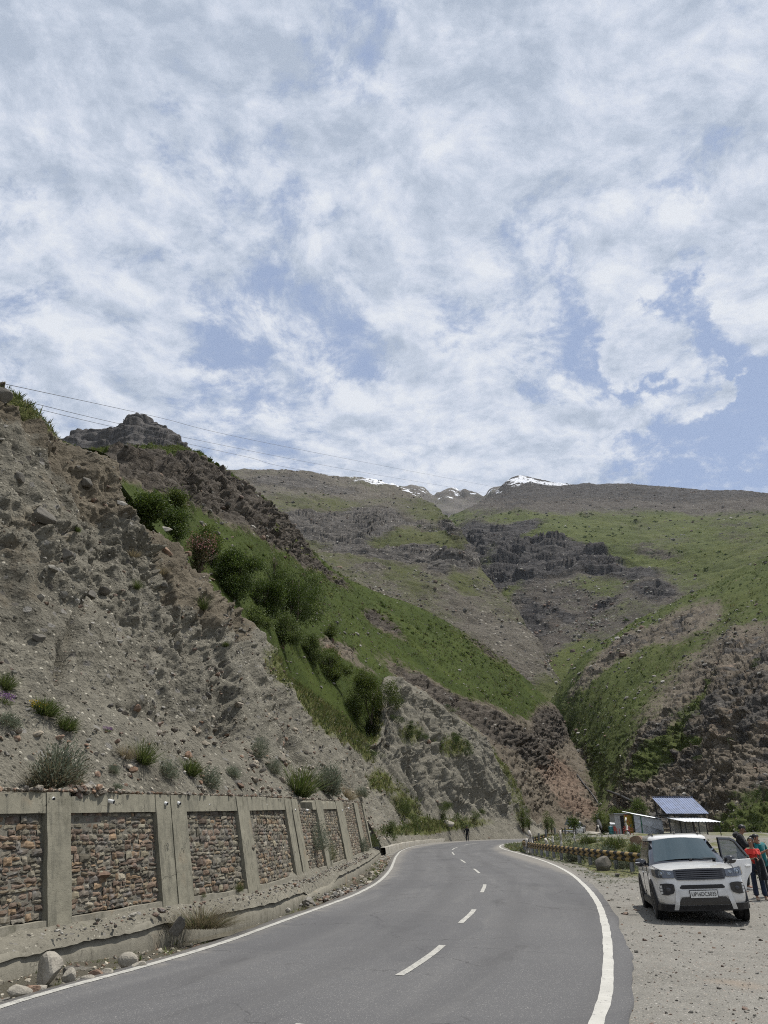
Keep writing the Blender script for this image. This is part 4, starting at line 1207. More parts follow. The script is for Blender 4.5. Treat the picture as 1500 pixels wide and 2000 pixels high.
def wall_block(name, s0, s1, z0f, z1f, o_in, o_out, mat, parent, rough=0.012, step=0.12, seed=0, top_wear=0.0):
    """a cast block following the wall from s0 to s1 between heights z0f(Y), z1f(Y)"""
    ns = max(3, int((s1 - s0) / step) + 1)
    s = np.linspace(s0, s1, ns)
    Y = np.interp(s, WL, WC[:, 1])
    z0 = z0f(Y) if callable(z0f) else np.full(ns, z0f); z1 = z1f(Y) if callable(z1f) else np.full(ns, z1f)
    if top_wear:
        q = np.stack([s * 0.9, s * 0, s * 0], 1)
        z1 = z1 - top_wear * np.maximum(0, fbm(q, 3, seed=seed + 5) + 0.15) * 2
    nz = max(3, int(np.max(z1 - z0) / step) + 1)
    ring = [(t, o_out) for t in np.linspace(0, 1, nz)] + [(1, o_out - (o_out - o_in) * f) for f in (0.33, 0.66)] + [(1, o_in), (0, o_in)]
    rows = []
    for t, o in ring:
        rows.append(wall_pt(s, z0 + (z1 - z0) * t, np.full(ns, o)))
    rows.append(rows[0])
    P = np.stack(rows)
    jit = rough * (fbm(P / 0.45, 3, seed=seed + 1) * 1.2 + 0.6 * fbm(P / 0.09, 2, seed=seed + 2))
    n = np.stack([-np.interp(s, WL, WN[:, 0]), -np.interp(s, WL, WN[:, 1]), 0 * s], 1)[None]
    P = P + n * jit[..., None] + np.array((0, 0, 1)) * (jit * 0.6)[..., None]
    P[-1] = P[0]
    V = P.reshape(-1, 3); m = len(ring) + 1
    F = [grid_faces(m, ns)]
    V = list(V)
    # end caps
    caps = []
    for e in (0, ns - 1):
        idx = [i * ns + e for i in range(m - 1)]
        c = len(V); V.append(np.mean([V[i] for i in idx], 0))
        for a, bb in zip(idx, idx[1:] + idx[:1]):
            caps.append((a, bb, c, c) if e == 0 else (bb, a, c, c))
    F = np.concatenate(F + [np.array([(a, b, c, c) for a, b, c, _ in caps])])
    bm = bmesh.new()
    vs = [bm.verts.new(v) for v in V]
    for f in F:
        ids = list(dict.fromkeys(int(i) for i in f))
        try: bm.faces.new([vs[i] for i in ids])
        except ValueError: pass
    bmesh.ops.remove_doubles(bm, verts=bm.verts, dist=1e-5)
    bmesh.ops.recalc_face_normals(bm, faces=bm.faces)
    return bm_obj(name, bm, mat, parent)
STONE_COLS = np.array([(0.17, 0.16, 0.135), (0.20, 0.19, 0.16), (0.145, 0.135, 0.12), (0.185, 0.130, 0.105), (0.155, 0.112, 0.095), (0.12, 0.105, 0.10), (0.24, 0.195, 0.145), (0.24, 0.165, 0.11), (0.22, 0.20, 0.155), (0.13, 0.125, 0.12), (0.30, 0.275, 0.235)])
def stone_panel(s0, s1, z0f, z1f, parent, seed, course=0.115, pale=0.0, red=0.0):
    r = np.random.default_rng(seed)
    Vs, Fs, Cs = [], [], []
    nv = 0
    Ym = np.interp((s0 + s1) / 2, WL, WC[:, 1])
    zb, zt = float(z0f(Ym)), float(z1f(Ym))
    gu, gv = np.meshgrid(np.linspace(-1, 1, 5), np.linspace(-1, 1, 4))
    edge = np.maximum(np.abs(gu) ** 3, np.abs(gv) ** 3)
    z = zb
    while z < zt - 0.03:
        h = min(r.uniform(0.6, 1.45) * course, zt - z + 0.02)
        s = s0 - r.uniform(0, 0.15)
        prob = np.ones(len(STONE_COLS)); prob[3:5] += red * 3; prob[7] += red; prob[10] += pale * 6; prob[6] += pale * 4; prob[0:3] += 0.8
        while s < s1:
            w = r.uniform(0.09, 0.42) * course / 0.115
            w = min(w, 0.45)
            a, b = max(s, s0), min(s + w, s1)
            s += w
            if b - a < 0.04: continue
            split = r.random() < 0.22 and h > 0.09
            for (za, zb2) in (((z, z + h * .5), (z + h * .5, z + h)) if split else ((z, z + h),)):
                cu, cz = (a + b) / 2, (za + zb2) / 2
                g_ = 0.0015
                hw, hh = (b - a) / 2 - g_, (zb2 - za) / 2 - g_ * 0.8
                tilt = r.normal(0, 0.06)
                su = cu + gu * hw * (1 - 0.10 * r.random() * gv) + gv * hh * tilt
                sz = cz + gv * hh * (1 - 0.22 * r.random() * gu) + gu * hw * tilt + r.normal(0, 0.005, gu.shape)
                dep = -0.070 + r.normal(0, 0.011) + (0.008 + 0.010 * r.random()) * (1 - edge) - 0.014 * (edge > 0.99) + r.normal(0, 0.004, gu.shape) + gu * r.normal(0, 0.007) + gv * r.normal(0, 0.007)
                P = wall_pt(np.clip(su, s0 + .002, s1 - .002), sz, dep).reshape(-1, 3)
                Vs.append(P); Fs.append(grid_faces(4, 5) + nv); nv += len(P)
                c = STONE_COLS[r.choice(len(STONE_COLS), p=prob / prob.sum())]
                c = (c * .72 + np.array((.165, .148, .118)) * .28) * np.array((1.0, .97, .87)) * r.uniform(0.45, 1.05)
                Cs.append(np.tile(c, (len(P), 1)))
        z += h
    o = np_mesh('stone_panel', np.concatenate(Vs), np.concatenate(Fs), M_STONE, parent, colors=np.concatenate(Cs), smooth_shade=False)
    return o
def retaining_wall():
    root = empty('retaining_wall', (float(WC[400][0]), float(WC[400][1]), 0.0))
    tag(root, 'long battered retaining wall of rubble panels framed by concrete pillars, at the foot of the cut bank', 'retaining wall')
    inv = Matrix.Translation(-root.location)
    before = set(bpy.data.objects)
    zc = 0.9
    # pillars: pixel edges measured at the middle height
    pil = [(-330, -280), (-130, -90), (89, 136), (313, 341), (343, 373), (477, 501), (573, 584), (586, 598), (633, 645), (672, 685), (706, 713), (722, 728), (735, 740), (746, 752)]
    ps = []
    for a, b in pil:
        if a < -60:
            continue
        ps.append((wall_s(a, zc), wall_s(b, zc)))
    s_first = ps[0][0]
    ps = [(s_first - 5.4, s_first - 4.9), (s_first - 2.75, s_first - 2.25)] + ps
    ps[-1] = (ps[-1][0], WL[-1])
    bh = lambda Y: wtop(Y) - 0.33
    base = lambda Y: 0.30 + 0.0 * Y
    low = lambda Y: 0.46 + 0.0 * Y
    s_end = WL[-1]
    brk = ps[8][0]        # beam is continuous up to here, then broken
    wall_block('top_beam', ps[0][0] - 1.5, ps[3][1] + 0.02, bh, wtop, -0.42, 0.004, M_CONC, root, seed=11, top_wear=0.10)
    wall_block('top_beam', ps[4][0] - 0.0, ps[7][1], lambda Y: bh(Y) + 0.0, wtop, -0.42, 0.006, M_CONC, root, seed=12, top_wear=0.04)
    wall_block('top_beam', ps[8][0] - 0.8, ps[9][0] + 2.2, lambda Y: bh(Y) - 0.02, lambda Y: wtop(Y) - 0.04, -0.42, 0.006, M_CONC, root, seed=13, top_wear=0.16)
    wall_block('bottom_beam', ps[0][0] - 1.5, s_end, -0.15, low, -0.42, 0.008, M_CONC2, root, seed=14, top_wear=0.03)
    k = 0
    for i, (a, b) in enumerate(ps):
        Y = np.interp(a, WL, WC[:, 1])
        wall_block('pillar', a, b, lambda Y: 0.34 + 0 * Y, (lambda Y: wtop(Y) - 0.012) if i < 10 else (lambda Y: wtop(Y) - 0.06), -0.40, 0.022 + 0.002 * (i % 3), M_CONC, root, seed=30 + i, step=0.10, rough=0.014)
    for i in range(len(ps) - 1):
        a, b = ps[i][1], ps[i + 1][0]
        if b - a < 0.15:
            continue
        Ym = float(np.interp((a + b) / 2, WL, WC[:, 1]))
        top = bh if i < 9 else (lambda Y: wtop(Y) - 0.05)
        stone_panel(a, b, low, top, root, 100 + i, course=0.085 if Ym < 17 else 0.10, pale=0.5 if i > 7 else (0.15 if i == 5 else 0), red=0.7 if i in (1, 2, 6) or i > 9 else 0.1)
        # earth backing behind the stones
        wall_block('mortar_backing', a - 0.01, b + 0.01, low, lambda Y, top=top: top(Y) + 0.01, -0.40, -0.086, M_MORTAR, root, seed=60 + i, rough=0.01, step=0.2)
    # low toe wall that carries the ditch
    C = cr_curve(TOE_PTS, 420); N = normals2(C)
    P3 = np.concatenate([C, np.zeros((len(C), 1))], 1)
    th = 0.23 + 0.05 * fbm(P3 / 1.5, 3, seed=71) + 0.03 * fbm(P3 / 0.4, 3, seed=72)
    gap = smooth(C[:, 1], 21.5, 23) * (1 - smooth(C[:, 1], 26.5, 28))        # collapsed stretch
    th = th - 0.22 * gap
    rows = []
    for (o, zf) in ((-0.04, -0.35), (-0.01, -0.16), (0.0, 0.0), (0.03, 0.22), (0.055, 0.45), (0.085, 0.68), (0.125, 0.88), (0.18, 0.98), (0.26, 1.0), (0.36, 1.0), (0.6, 0.95), (0.9, 0.8)):
        z = np.where(zf < 0, zf, th * zf)
        p = np.concatenate([C + N * o, z[:, None]], 1)
        rows.append(p)
    P = np.stack(rows)
    j = 0.035 * fbm(P / 0.30, 4, seed=73) + 0.055 * fbm(P / 1.3, 3, seed=74) + 0.012 * fbm(P / 0.07, 2, seed=78)
    P[..., :2] -= N[None] * j[..., None]; P[..., 2] += j * 0.5
    o = np_mesh('toe_wall', P, grid_faces(len(rows), len(C)), M_CONC2, root)
    # debris lying on the ledge between toe wall and wall face
    Pl = []
    for f in np.linspace(-0.15, 1.15, 12):
        q = C + N * (0.08 + 0.50 * f)
        z = th + 0.01 + 0.13 * smooth(f, 0, 1) + 0.05 * fbm(np.concatenate([q, np.zeros((len(q), 1))], 1) / 0.6, 4, seed=75) - 0.09 * (f < 0) + 0.35 * gap * (f > 0.2) * f
        Pl.append(np.concatenate([q, z[:, None]], 1))
    Pl = np.stack(Pl)
    Pl[..., 2] += 0.035 * fbm(Pl / 0.16, 3, seed=76)
    o = np_mesh('ledge_earth', Pl, grid_faces(12, len(C)), hill_mat('ledge_earth', [(0.11, 0.102, 0.08), (0.19, 0.178, 0.143), (0.24, 0.225, 0.182), (0.31, 0.29, 0.24)], GREY_ROCK, GRASS, s=0.35, bump=0.8, bdist=0.03), root, attrs=dict(grass=0.18 + 0.3 * fbm(Pl / 1.0, 3, seed=77)))
    # drain pipes
    M_PVC = simple('white_pipe', (0.70, 0.70, 0.68), 0.45); M_PIPE_SHADE = simple('pipe_shade', (0.015, 0.014, 0.013), 0.9)
    def pipe(px, py, dz=None, out=0.10, r=0.045):
        zs = np.linspace(0.3, 2.9, 160)
        best = None
        for z in zs:
            s = wall_s(px, z); q = project(wall_pt(s, z))
            e = abs(q[1] - py)
            if best is None or e < best[0]: best = (e, s, z)
        _, s, z = best
        p0 = wall_pt(s, z, -0.05); p1 = wall_pt(s, z, out)
        bm = bmesh.new()
        d = Vector(p1 - p0) + Vector((0, 0, -0.03)); d.normalize()
        tube(bm, [p0, p0 + np.array(d) * (out + 0.05)], r, 14)
        o = bm_obj('drain_pipe', bm, M_PVC, root, smooth_shade=False)
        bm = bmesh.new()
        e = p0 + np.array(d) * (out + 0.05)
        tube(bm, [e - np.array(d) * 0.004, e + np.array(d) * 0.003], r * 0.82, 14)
        bm_obj('pipe_mouth_shade', bm, M_PIPE_SHADE, o)  # dark disc on the pipe end, painted as the shade inside
    for (x, y, out) in ((212, 1564, .11), (320, 1567, .08), (346, 1567, .07), (113, 1701, .012), (331, 1685, .012), (358, 1685, .012), (488, 1672, .012), (103, 1557, .04), (409, 1570, .012), (472, 1571, .012), (521, 1571, .012), (560, 1571, .012), (575, 1581, .05), (601, 1582, .03), (667, 1582, .08), (681, 1578, .05)):
        pipe(x, y, out=out, r=0.036 if out > 0.02 else 0.028)
    # the painted number on the second pillar
    s = wall_s(323, 1.2)
    zz = np.linspace(0.6, 1.8, 80); ee = [abs(project(wall_pt(wall_s(323, z), z))[1] - 1653) for z in zz]
    z = zz[int(np.argmin(ee))]; s = wall_s(323, z)
    to = text_mesh('painted_number', '12', .17, simple('black_stencil', (0.05, 0.05, 0.045), 0.8), root)
    p = wall_pt(s, z, 0.036)
    n = -np.array([np.interp(s, WL, WN[:, 0]), np.interp(s, WL, WN[:, 1])])
    to.location = p
    to.rotation_euler = (R(90) - math.atan(BATTER), 0, math.atan2(n[1], n[0]) + R(90))
    to.scale = (0.75, 1, 1)
    # children were made in world space: keep them there
    for o in set(bpy.data.objects) - before:
        if o.parent == root:
            o.matrix_parent_inverse = inv
retaining_wall()

# ditch water
def ditch():
    C = cr_curve([(-4.0, 13.3), (-3.66, 14.65), (-3.1, 16.3), (-2.46, 18.4), (-2.12, 21), (-1.8, 24.3), (-1.5, 27.8), (-1.02, 34.8), (-0.66, 41)], 160); N = normals2(C)
    P3 = np.concatenate([C, np.zeros((len(C), 1))], 1)
    w = np.clip(0.34 + 0.28 * fbm(P3 / 1.8, 3, seed=81) + 0.16 * smooth(C[:, 1], 14, 19) - 0.3 * (1 - smooth(C[:, 1], 13, 15)), 0.05, 1)
    a = np.concatenate([C, np.full((len(C), 1), -0.165)], 1); b = np.concatenate([C - N * w[:, None], np.full((len(C), 1), -0.165)], 1)
    m, g, bs = new_mat('ditch_water')
    g.put(bs.inputs['Base Color'], g.ramp(g.noise(g.obj(), 3, 4), [(0.3, (0.045, 0.04, 0.028)), (0.7, (0.10, 0.088, 0.062))]))
    bs.inputs['Roughness'].default_value = 0.12
    bs.inputs['Specular IOR Level'].default_value = 0.5
    g.put(bs.inputs['Normal'], g.bump(g.noise(g.obj(), 9, 3), 0.12, 0.02))
    o = np_mesh('ditch_water', np.stack([b, a]), grid_faces(2, len(C)), m)
    tag(o, kind='structure')
ditch()

# low concrete kerb round the bend
def kerb():
    C = cr_curve([(0.15, 58), (0.75, 64), (2.2, 77), (4.6, 90), (8.4, 104.5), (12.8, 117), (16, 124)], 240)
    N = normals2(C)
    P3 = np.concatenate([C, np.zeros((len(C), 1))], 1)
    h = 0.38 + 0.08 * fbm(P3 / 2.5, 3, seed=91) - 0.2 * smooth(C[:, 1], 110, 122)
    rows = [np.concatenate([C + N * o, (np.where(zf < 0, -0.1, h * zf))[:, None]], 1) for (o, zf) in ((0, -1), (0.03, .5), (0.06, 0.97), (0.10, 1.0), (0.42, 1.0), (0.45, .9), (0.45, -1))]
    P = np.stack(rows)
    P += (0.02 * fbm(P / 0.5, 3, seed=93))[..., None]
    o = np_mesh('concrete_kerb', P, grid_faces(len(rows), len(C)), M_KERB, smooth_shade=False)
    tag(o, 'low pale concrete kerb wall curving round the far bend below the bank', 'kerb')
kerb()

# ------------------------------------------------------------------ guard rail
def guard_rail():
    pts = [(16.6, 23.2), (15.0, 22.8), (13.4, 22.7), (12.1, 23.3), (11.1, 25.0), (10.6, 28), (10.42, 33), (10.25, 40), (10.2, 48), (10.45, 56), (11.1, 63), (12.7, 70), (15.6, 76), (20, 81)]
    C = cr_curve(pts, 520); N = normals2(C)      # left of travel = towards the road
    L = np.concatenate([[0], np.cumsum(np.linalg.norm(np.diff(C, axis=0), axis=1))])
    root = empty('guard_rail', (10.4, 38, 0))
    tag(root, 'corrugated steel guard rail in black and yellow stripes along the outer edge of the bend', 'guard rail')
    inv = Matrix.Translation(-root.location)
    m, g, b = new_mat('rail_stripes')
    al = g.attr('along'); up = g.attr('up')
    p = g.obj()
    k = g.math('FRACT', g.math('DIVIDE', g.add(g.add(al, g.mul(g.math('ABSOLUTE', up), -0.55)), g.mul(g.noise(p, 5, 2), 0.06)), 1.02))
    w = g.ss(k, 0.49, 0.51)
    n = g.noise(p, 14, 5, 0.65)
    yel = g.ramp(n, [(0.3, (0.22, 0.15, 0.065)), (0.6, (0.30, 0.215, 0.095)), (0.8, (0.36, 0.29, 0.175))])
    blk = g.ramp(n, [(0.3, (0.014, 0.014, 0.015)), (0.65, (0.03, 0.029, 0.029)), (0.85, (0.10, 0.095, 0.085))])
    c = g.mix(w, yel, blk)
    c = g.mix(g.ss(g.noise(p, 2.4, 5, 0.7), 0.58, 0.75, 0, 0.5), c, (0.24, 0.21, 0.165))
    back = g.n('ShaderNodeNewGeometry').outputs['Backfacing']
    g.put(b.inputs['Base Color'], c)
    b.inputs['Roughness'].default_value = 0.55
    gz_ = np.array([ground_z(np.array([q[0]]), np.array([q[1]]))[0] for q in C])
    prof = [(a_, z_ * 1.2) for a_, z_ in ((0.0, -0.155), (0.045, -0.13), (0.085, -0.095), (0.085, -0.06), (0.02, -0.015), (0.0, 0.0), (0.02, 0.015), (0.085, 0.06), (0.085, 0.095), (0.045, 0.13), (0.0, 0.155))]
    rows, al_, up_ = [], [], []
    for (o, z) in prof:
        rows.append(np.concatenate([C + N * o, (gz_ * 0.4 + 0.57 + z)[:, None]], 1)); al_.append(L); up_.append(np.full(len(C), z))
    for (o, z) in prof[::-1]:
        rows.append(np.concatenate([C + N * (o - 0.006), (gz_ * 0.4 + 0.57 + z)[:, None]], 1)); al_.append(L); up_.append(np.full(len(C), z))
    o = np_mesh('rail', np.stack(rows), grid_faces(len(rows), len(C))[:, ::-1], m, root, attrs=dict(along=np.stack(al_), up=np.stack(up_)))
    o.matrix_parent_inverse = inv
    M_GALV = simple('galvanised_steel', (0.22, 0.225, 0.23), 0.5, 0.6, var=0.25)
    for s in np.arange(1.2, L[-1], 2.05):
        x, y = np.interp(s, L, C[:, 0]), np.interp(s, L, C[:, 1]); nx, ny = np.interp(s, L, N[:, 0]), np.interp(s, L, N[:, 1])
        x -= nx * 0.10; y -= ny * 0.10
        bm = bmesh.new()
        z0 = gz(x, y)
        M = Matrix.Translation((x, y, z0)) @ Matrix.Rotation(math.atan2(ny, nx), 4, 'Z')
        bx(bm, -0.075, -0.065, -0.05, 0.05, -0.3, 0.70, M); bx(bm, 0.085, 0.095, -0.05, 0.05, -0.3, 0.70, M); bx(bm, -0.065, 0.085, -0.004, 0.004, -0.3, 0.70, M)
        po = bm_obj('post', bm, M_GALV, root); po.matrix_parent_inverse = inv
guard_rail()

# ------------------------------------------------------------------ overhead cables
def cables():
    m = simple('cable', (0.03, 0.03, 0.032), 0.6)
    ends = [((-60, 735, 48), (300, 813, 95), (560, 873, 150), (970, 952, 330), (1330, 1020, 620)), ((-60, 758, 50), (330, 848, 105), (700, 921, 200), (1000, 973, 360), (1330, 1035, 640)), ((-60, 765, 52), (200, 829, 85), (480, 892, 135), (640, 927, 180), (1000, 985, 370), (1330, 1045, 650))]
    labs = ['uppermost of the three thin power cables crossing the sky above the hillside', 'middle of the three thin power cables crossing the sky above the hillside', 'lowest of the three thin power cables, passing just over the rocky crest']
    for e, lb in zip(ends, labs):
        P = cr_curve([at(*q) for q in e], 160)
        bm = bmesh.new()
        d = np.linalg.norm(P, axis=1)
        tube(bm, P, 0.028, 5)
        o = bm_obj('power_cable', bm, m, smooth_shade=True)
        tag(o, lb, 'power cable', 'power cables over the valley')
cables()

# ------------------------------------------------------------------ stalls by the bend
def corrugated(name, p00, p10, p11, p01, mat, parent, waves, amp, nrow=6, thick=0.01):
    """corrugated sheet between four corners; ribs run from the 00-10 edge to the 01-11 edge"""
    p00, p10, p11, p01 = [np.array(q, float) for q in (p00, p10, p11, p01)]
    nu = waves * 6 + 1
    u = np.linspace(0, 1, nu)[None, :, None]; v = np.linspace(0, 1, nrow)[:, None, None]
    P = (p00 * (1 - u) + p10 * u) * (1 - v) + (p01 * (1 - u) + p11 * u) * v
    n = np.cross(p10 - p00, p01 - p00); n /= np.linalg.norm(n)
    w = np.clip(1.6 * np.cos(np.linspace(0, waves * 2 * math.pi, nu)), -1, 1)[None, :, None] * amp
    Pt = P + n * w; Pb = Pt - n * thick
    nf = nrow * nu
    F = np.concatenate([grid_faces(nrow, nu), grid_faces(nrow, nu)[:, ::-1] + nf])
    return np_mesh(name, np.concatenate([Pt.reshape(-1, 3), Pb.reshape(-1, 3)]), F, mat, parent, smooth_shade=False)
def post(bm, a, b, w):
    a, b = Vector(a), Vector(b)
    d = (b - a); L = d.length
    M = Matrix.Translation(a) @ d.to_track_quat('Z', 'Y').to_matrix().to_4x4()
    bx(bm, -w / 2, w / 2, -w / 2, w / 2, 0, L, M)
def stalls():
    M_BLUE = simple('blue_roof_sheet', (0.085, 0.115, 0.20), 0.5, 0.1, 0.4, var=0.35, scale=1.6)
    M_TIN = simple('tin_sheet', (0.45, 0.47, 0.49), 0.42, 0.55, var=0.25, scale=2.0)
    M_WHITE = simple('white_sheet', (0.72, 0.73, 0.74), 0.5, 0.1, var=0.12, scale=1.2)
    M_BLACK = simple('black_steel', (0.018, 0.018, 0.02), 0.5)
    M_BOARD = simple('brown_board', (0.17, 0.125, 0.10), 0.8, var=0.3)
    m, g, b = new_mat('clear_sheet')
    b.inputs['Base Color'].default_value = (0.5, 0.5, 0.47, 1); b.inputs['Roughness'].default_value = 0.35; b.inputs['Alpha'].default_value = 0.35
    M_CLEAR = m
    # blue roofed open stall
    Yf, Yb = 84.0, 87.6
    root = empty('roadside_stall', (at(1340, 1630, Yf)[0], Yf, 1.0))
    inv = Matrix.Translation(-root.location)
    tag(root, 'open black steel stall with steep blue corrugated roof and white awning', 'stall')
    x0, x1 = at(1305, 1590, Yf)[0], at(1378, 1590, Yf)[0]
    ze = at(1340, 1589, Yf)[2]; zr = at(1330, 1557, Yb)[2]; g0 = 0.6
    parts = []
    r = corrugated('roof', (x0 - 0.3, Yf - 0.3, ze), (x1 + 0.25, Yf - 0.3, ze), (x1 + 0.25, Yb, zr), (x0 - 0.3, Yb, zr), M_BLUE, root, 17, 0.016); parts.append(r)
    bm = bmesh.new(); bx(bm, x0 - 0.35, x1 + 0.3, Yb - 0.12, Yb + 0.1, zr + 0.03, zr + 0.07); parts.append(bm_obj('ridge_cap', bm, M_BLUE, root))
    for (x, y, z) in ((x0, Yf, ze), (x0 + 1.15, Yf, ze), ((x0 + x1) / 2 + .5, Yf, ze), (x1 - .1, Yf, ze), (x0, Yb, zr), (x1, Yb, zr), ((x0 + x1) / 2, Yb, zr)):
        bm = bmesh.new(); post(bm, (x, y, g0), (x, y, z - 0.03), 0.10); parts.append(bm_obj('post', bm, M_BLACK, root))
    bm = bmesh.new()
    for x in (x0, x1):
        post(bm, (x, Yf, ze - 0.08), (x, Yb, zr - 0.08), 0.07); post(bm, (x, Yf, ze - 0.05), (x, Yb, ze - 0.05), 0.08); post(bm, (x, (Yf + Yb) / 2, ze), (x, (Yf + Yb) / 2, (ze + zr) / 2), 0.06); post(bm, (x, Yb, ze), (x, (Yf + Yb) / 2, (ze + zr) / 2 - .1), 0.05)
    post(bm, (x0, Yf, ze - 0.12), (x1, Yf, ze - 0.12), 0.12); post(bm, (x0, Yb, ze - 0.12), (x1, Yb, ze - 0.12), 0.10); post(bm, (x0, Yf + 0.02, ze - 0.45), (x1, Yf + 0.02, ze - 0.45), 0.07)
    parts.append(bm_obj('truss', bm, M_BLACK, root))
    zaw = at(1340, 1597, Yf - 0.1)[2]
    xa0, xa1 = at(1298, 1598, Yf)[0], at(1404, 1601, Yf - 1.5)[0]
    aw = corrugated('awning', (xa0 + 1.2, Yf - 2.0, zaw - 0.40), (xa1, Yf - 2.0, zaw - 0.44), (xa1 - 1.2, Yf - 0.06, zaw), (xa0, Yf - 0.06, zaw), M_WHITE, root, 12, 0.02); parts.append(aw)
    for x in (xa0 + 1.4, (xa0 + xa1) / 2 + .2, xa1 - .2):
        bm = bmesh.new(); post(bm, (x, Yf - 1.9, g0 - .1), (x, Yf - 1.9, zaw - 0.44), 0.07); parts.append(bm_obj('awning_post', bm, M_BLACK, root))
    bm = bmesh.new(); bx(bm, x0 + .9, x0 + 3.1, Yf + 1.2, Yf + 1.26, g0, ze - 0.75); parts.append(bm_obj('back_board', bm, M_BOARD, root))
    bm = bmesh.new(); bx(bm, x0 + .15, x0 + 2.6, Yf + .3, Yf + .32, g0, ze - .5); bx(bm, x1 - 1.1, x1 - .05, Yf + .3, Yf + .32, g0, ze - .5); parts.append(bm_obj('clear_panel', bm, M_CLEAR, root))
    for o in parts: o.matrix_parent_inverse = inv
    # tin hut
    Y = 86.0
    root = empty('tin_hut', (at(1262, 1629, Y)[0], Y, 1.0)); inv = Matrix.Translation(-root.location)
    tag(root, 'low lean-to hut of grey corrugated tin sheets left of the blue roofed stall', 'hut')
    parts = []
    a = at(1236, 1590, Y); b_ = at(1293, 1602, Y); gl = at(1236, 1630, Y)[2]
    mid = 0.48
    zl, zr_ = a[2], b_[2]
    zm_l, zm_r = gl + (zl - gl) * 0.62, gl + (zr_ - gl) * 0.25
    parts.append(corrugated('front_wall', (a[0], Y, zm_l), (a[0], Y, gl), (b_[0], Y, gl), (b_[0], Y, zm_r + .12), M_TIN, root, 9, 0.028, nrow=5))
    parts.append(corrugated('slanted_sheet', (a[0], Y - .03, zm_l - .03), (b_[0], Y - .03, zm_r), (b_[0], Y + .05, zr_), (a[0], Y + .05, zl), M_TIN, root, 26, 0.028, nrow=4))
    parts.append(corrugated('side_wall', (b_[0], Y, gl), (b_[0] + .02, Y + 3, gl), (b_[0] + .02, Y + 3, zr_), (b_[0], Y, zr_), M_TIN, root, 16, 0.02))
    parts.append(corrugated('roof', (a[0] - .2, Y - .25, zl + .05), (a[0] - .2, Y + 3.2, zl + .35), (b_[0] + .3, Y + 3.2, zr_ + .35), (b_[0] + .3, Y - .25, zr_ + .05), M_TIN, root, 14, 0.02))
    M_GREEN = simple('green_paint', (0.02, 0.11, 0.065), 0.5)
    for x in (at(1254, 1620, Y)[0], a[0] - .02):
        bm = bmesh.new(); post(bm, (x, Y - .08, gl - .3), (x, Y - .08, zl - .15), 0.08); parts.append(bm_obj('post', bm, M_GREEN if x > a[0] else M_BLACK, root))
    for o in parts: o.matrix_parent_inverse = inv
    # kiosk with painted board and dark doorway
    root = empty('kiosk', (at(1215, 1628, 87)[0], 87, 1.0)); inv = Matrix.Translation(-root.location)
    tag(root, 'small grey kiosk with a yellow painted board beside its dark doorway', 'kiosk')
    parts = []
    Y = 87.0
    xl, xm, xr = at(1201, 1600, Y)[0], at(1219, 1600, Y)[0], at(1234, 1600, Y)[0]
    zt = at(1210, 1590, Y)[2]; gl = 0.9
    M_GREY = simple('grey_ply', (0.33, 0.33, 0.32), 0.7, var=0.25)
    bm = bmesh.new(); bx(bm, xl, xr, Y + .06, Y + 2, gl - .3, zt); parts.append(bm_obj('body', bm, M_GREY, root))
    bm = bmesh.new(); bx(bm, xm - .42, xm - .04, Y + .02, Y + .055, gl, zt - .15); parts.append(bm_obj('door', bm, simple('doorway_shade', (0.02, 0.018, 0.016), 0.9), root))  # dark slab on the solid body, painted as the shade inside a doorway
    bm = bmesh.new(); bx(bm, xl - .1, xr + .1, Y - .2, Y + 2.1, zt + .003, zt + .06); parts.append(bm_obj('roof', bm, M_TIN, root))
    m, g, bs = new_mat('mural_paint')
    n = g.noise(g.obj(), 1.6, 2, 0.5, 0.6)
    c = g.mix(g.ss(n, 0.55, 0.60), (0.36, 0.26, 0.05), (0.08, 0.20, 0.29))
    c = g.mix(g.ss(g.noise(g.vmath('ADD', g.obj(), (5, 2, 9)), 2.2, 2), 0.60, 0.64), c, (0.45, 0.10, 0.05))
    g.put(bs.inputs['Base Color'], c); bs.inputs['Roughness'].default_value = 0.6
    bm = bmesh.new(); bx(bm, xm, xr, Y - .03, Y + .05, gl + .25, zt - .05); parts.append(bm_obj('painted_board', bm, m, root))
    for o in parts: o.matrix_parent_inverse = inv
    # teal bin with white cap
    Y = 84.0; c = at(1195, 1622, Y)
    root = empty('litter_bin', (c[0], Y, 0.75)); tag(root, 'teal hooded litter bin with a white top at the left end of the stalls', 'litter bin')
    bm = bmesh.new(); bx(bm, -.27, .27, -.25, .25, 0, .5); bx(bm, -.22, .22, -.2, .2, .5, .55); bx(bm, -.27, .27, -.25, .25, .55, 1.05)
    bm_obj('body', bm, simple('teal_paint', (0.03, 0.15, 0.16), 0.5), root, bevel=0.02)
    bm = bmesh.new(); tube(bm, [(-.1, 0, 1.05), (-.1, 0, 1.3), (.4, 0, 1.32)], [.16, .17, .09], 10); bm_obj('cap', bm, M_WHITE, root)
    # red plastic chairs
    M_RED = simple('red_plastic', (0.28, 0.06, 0.045), 0.45)
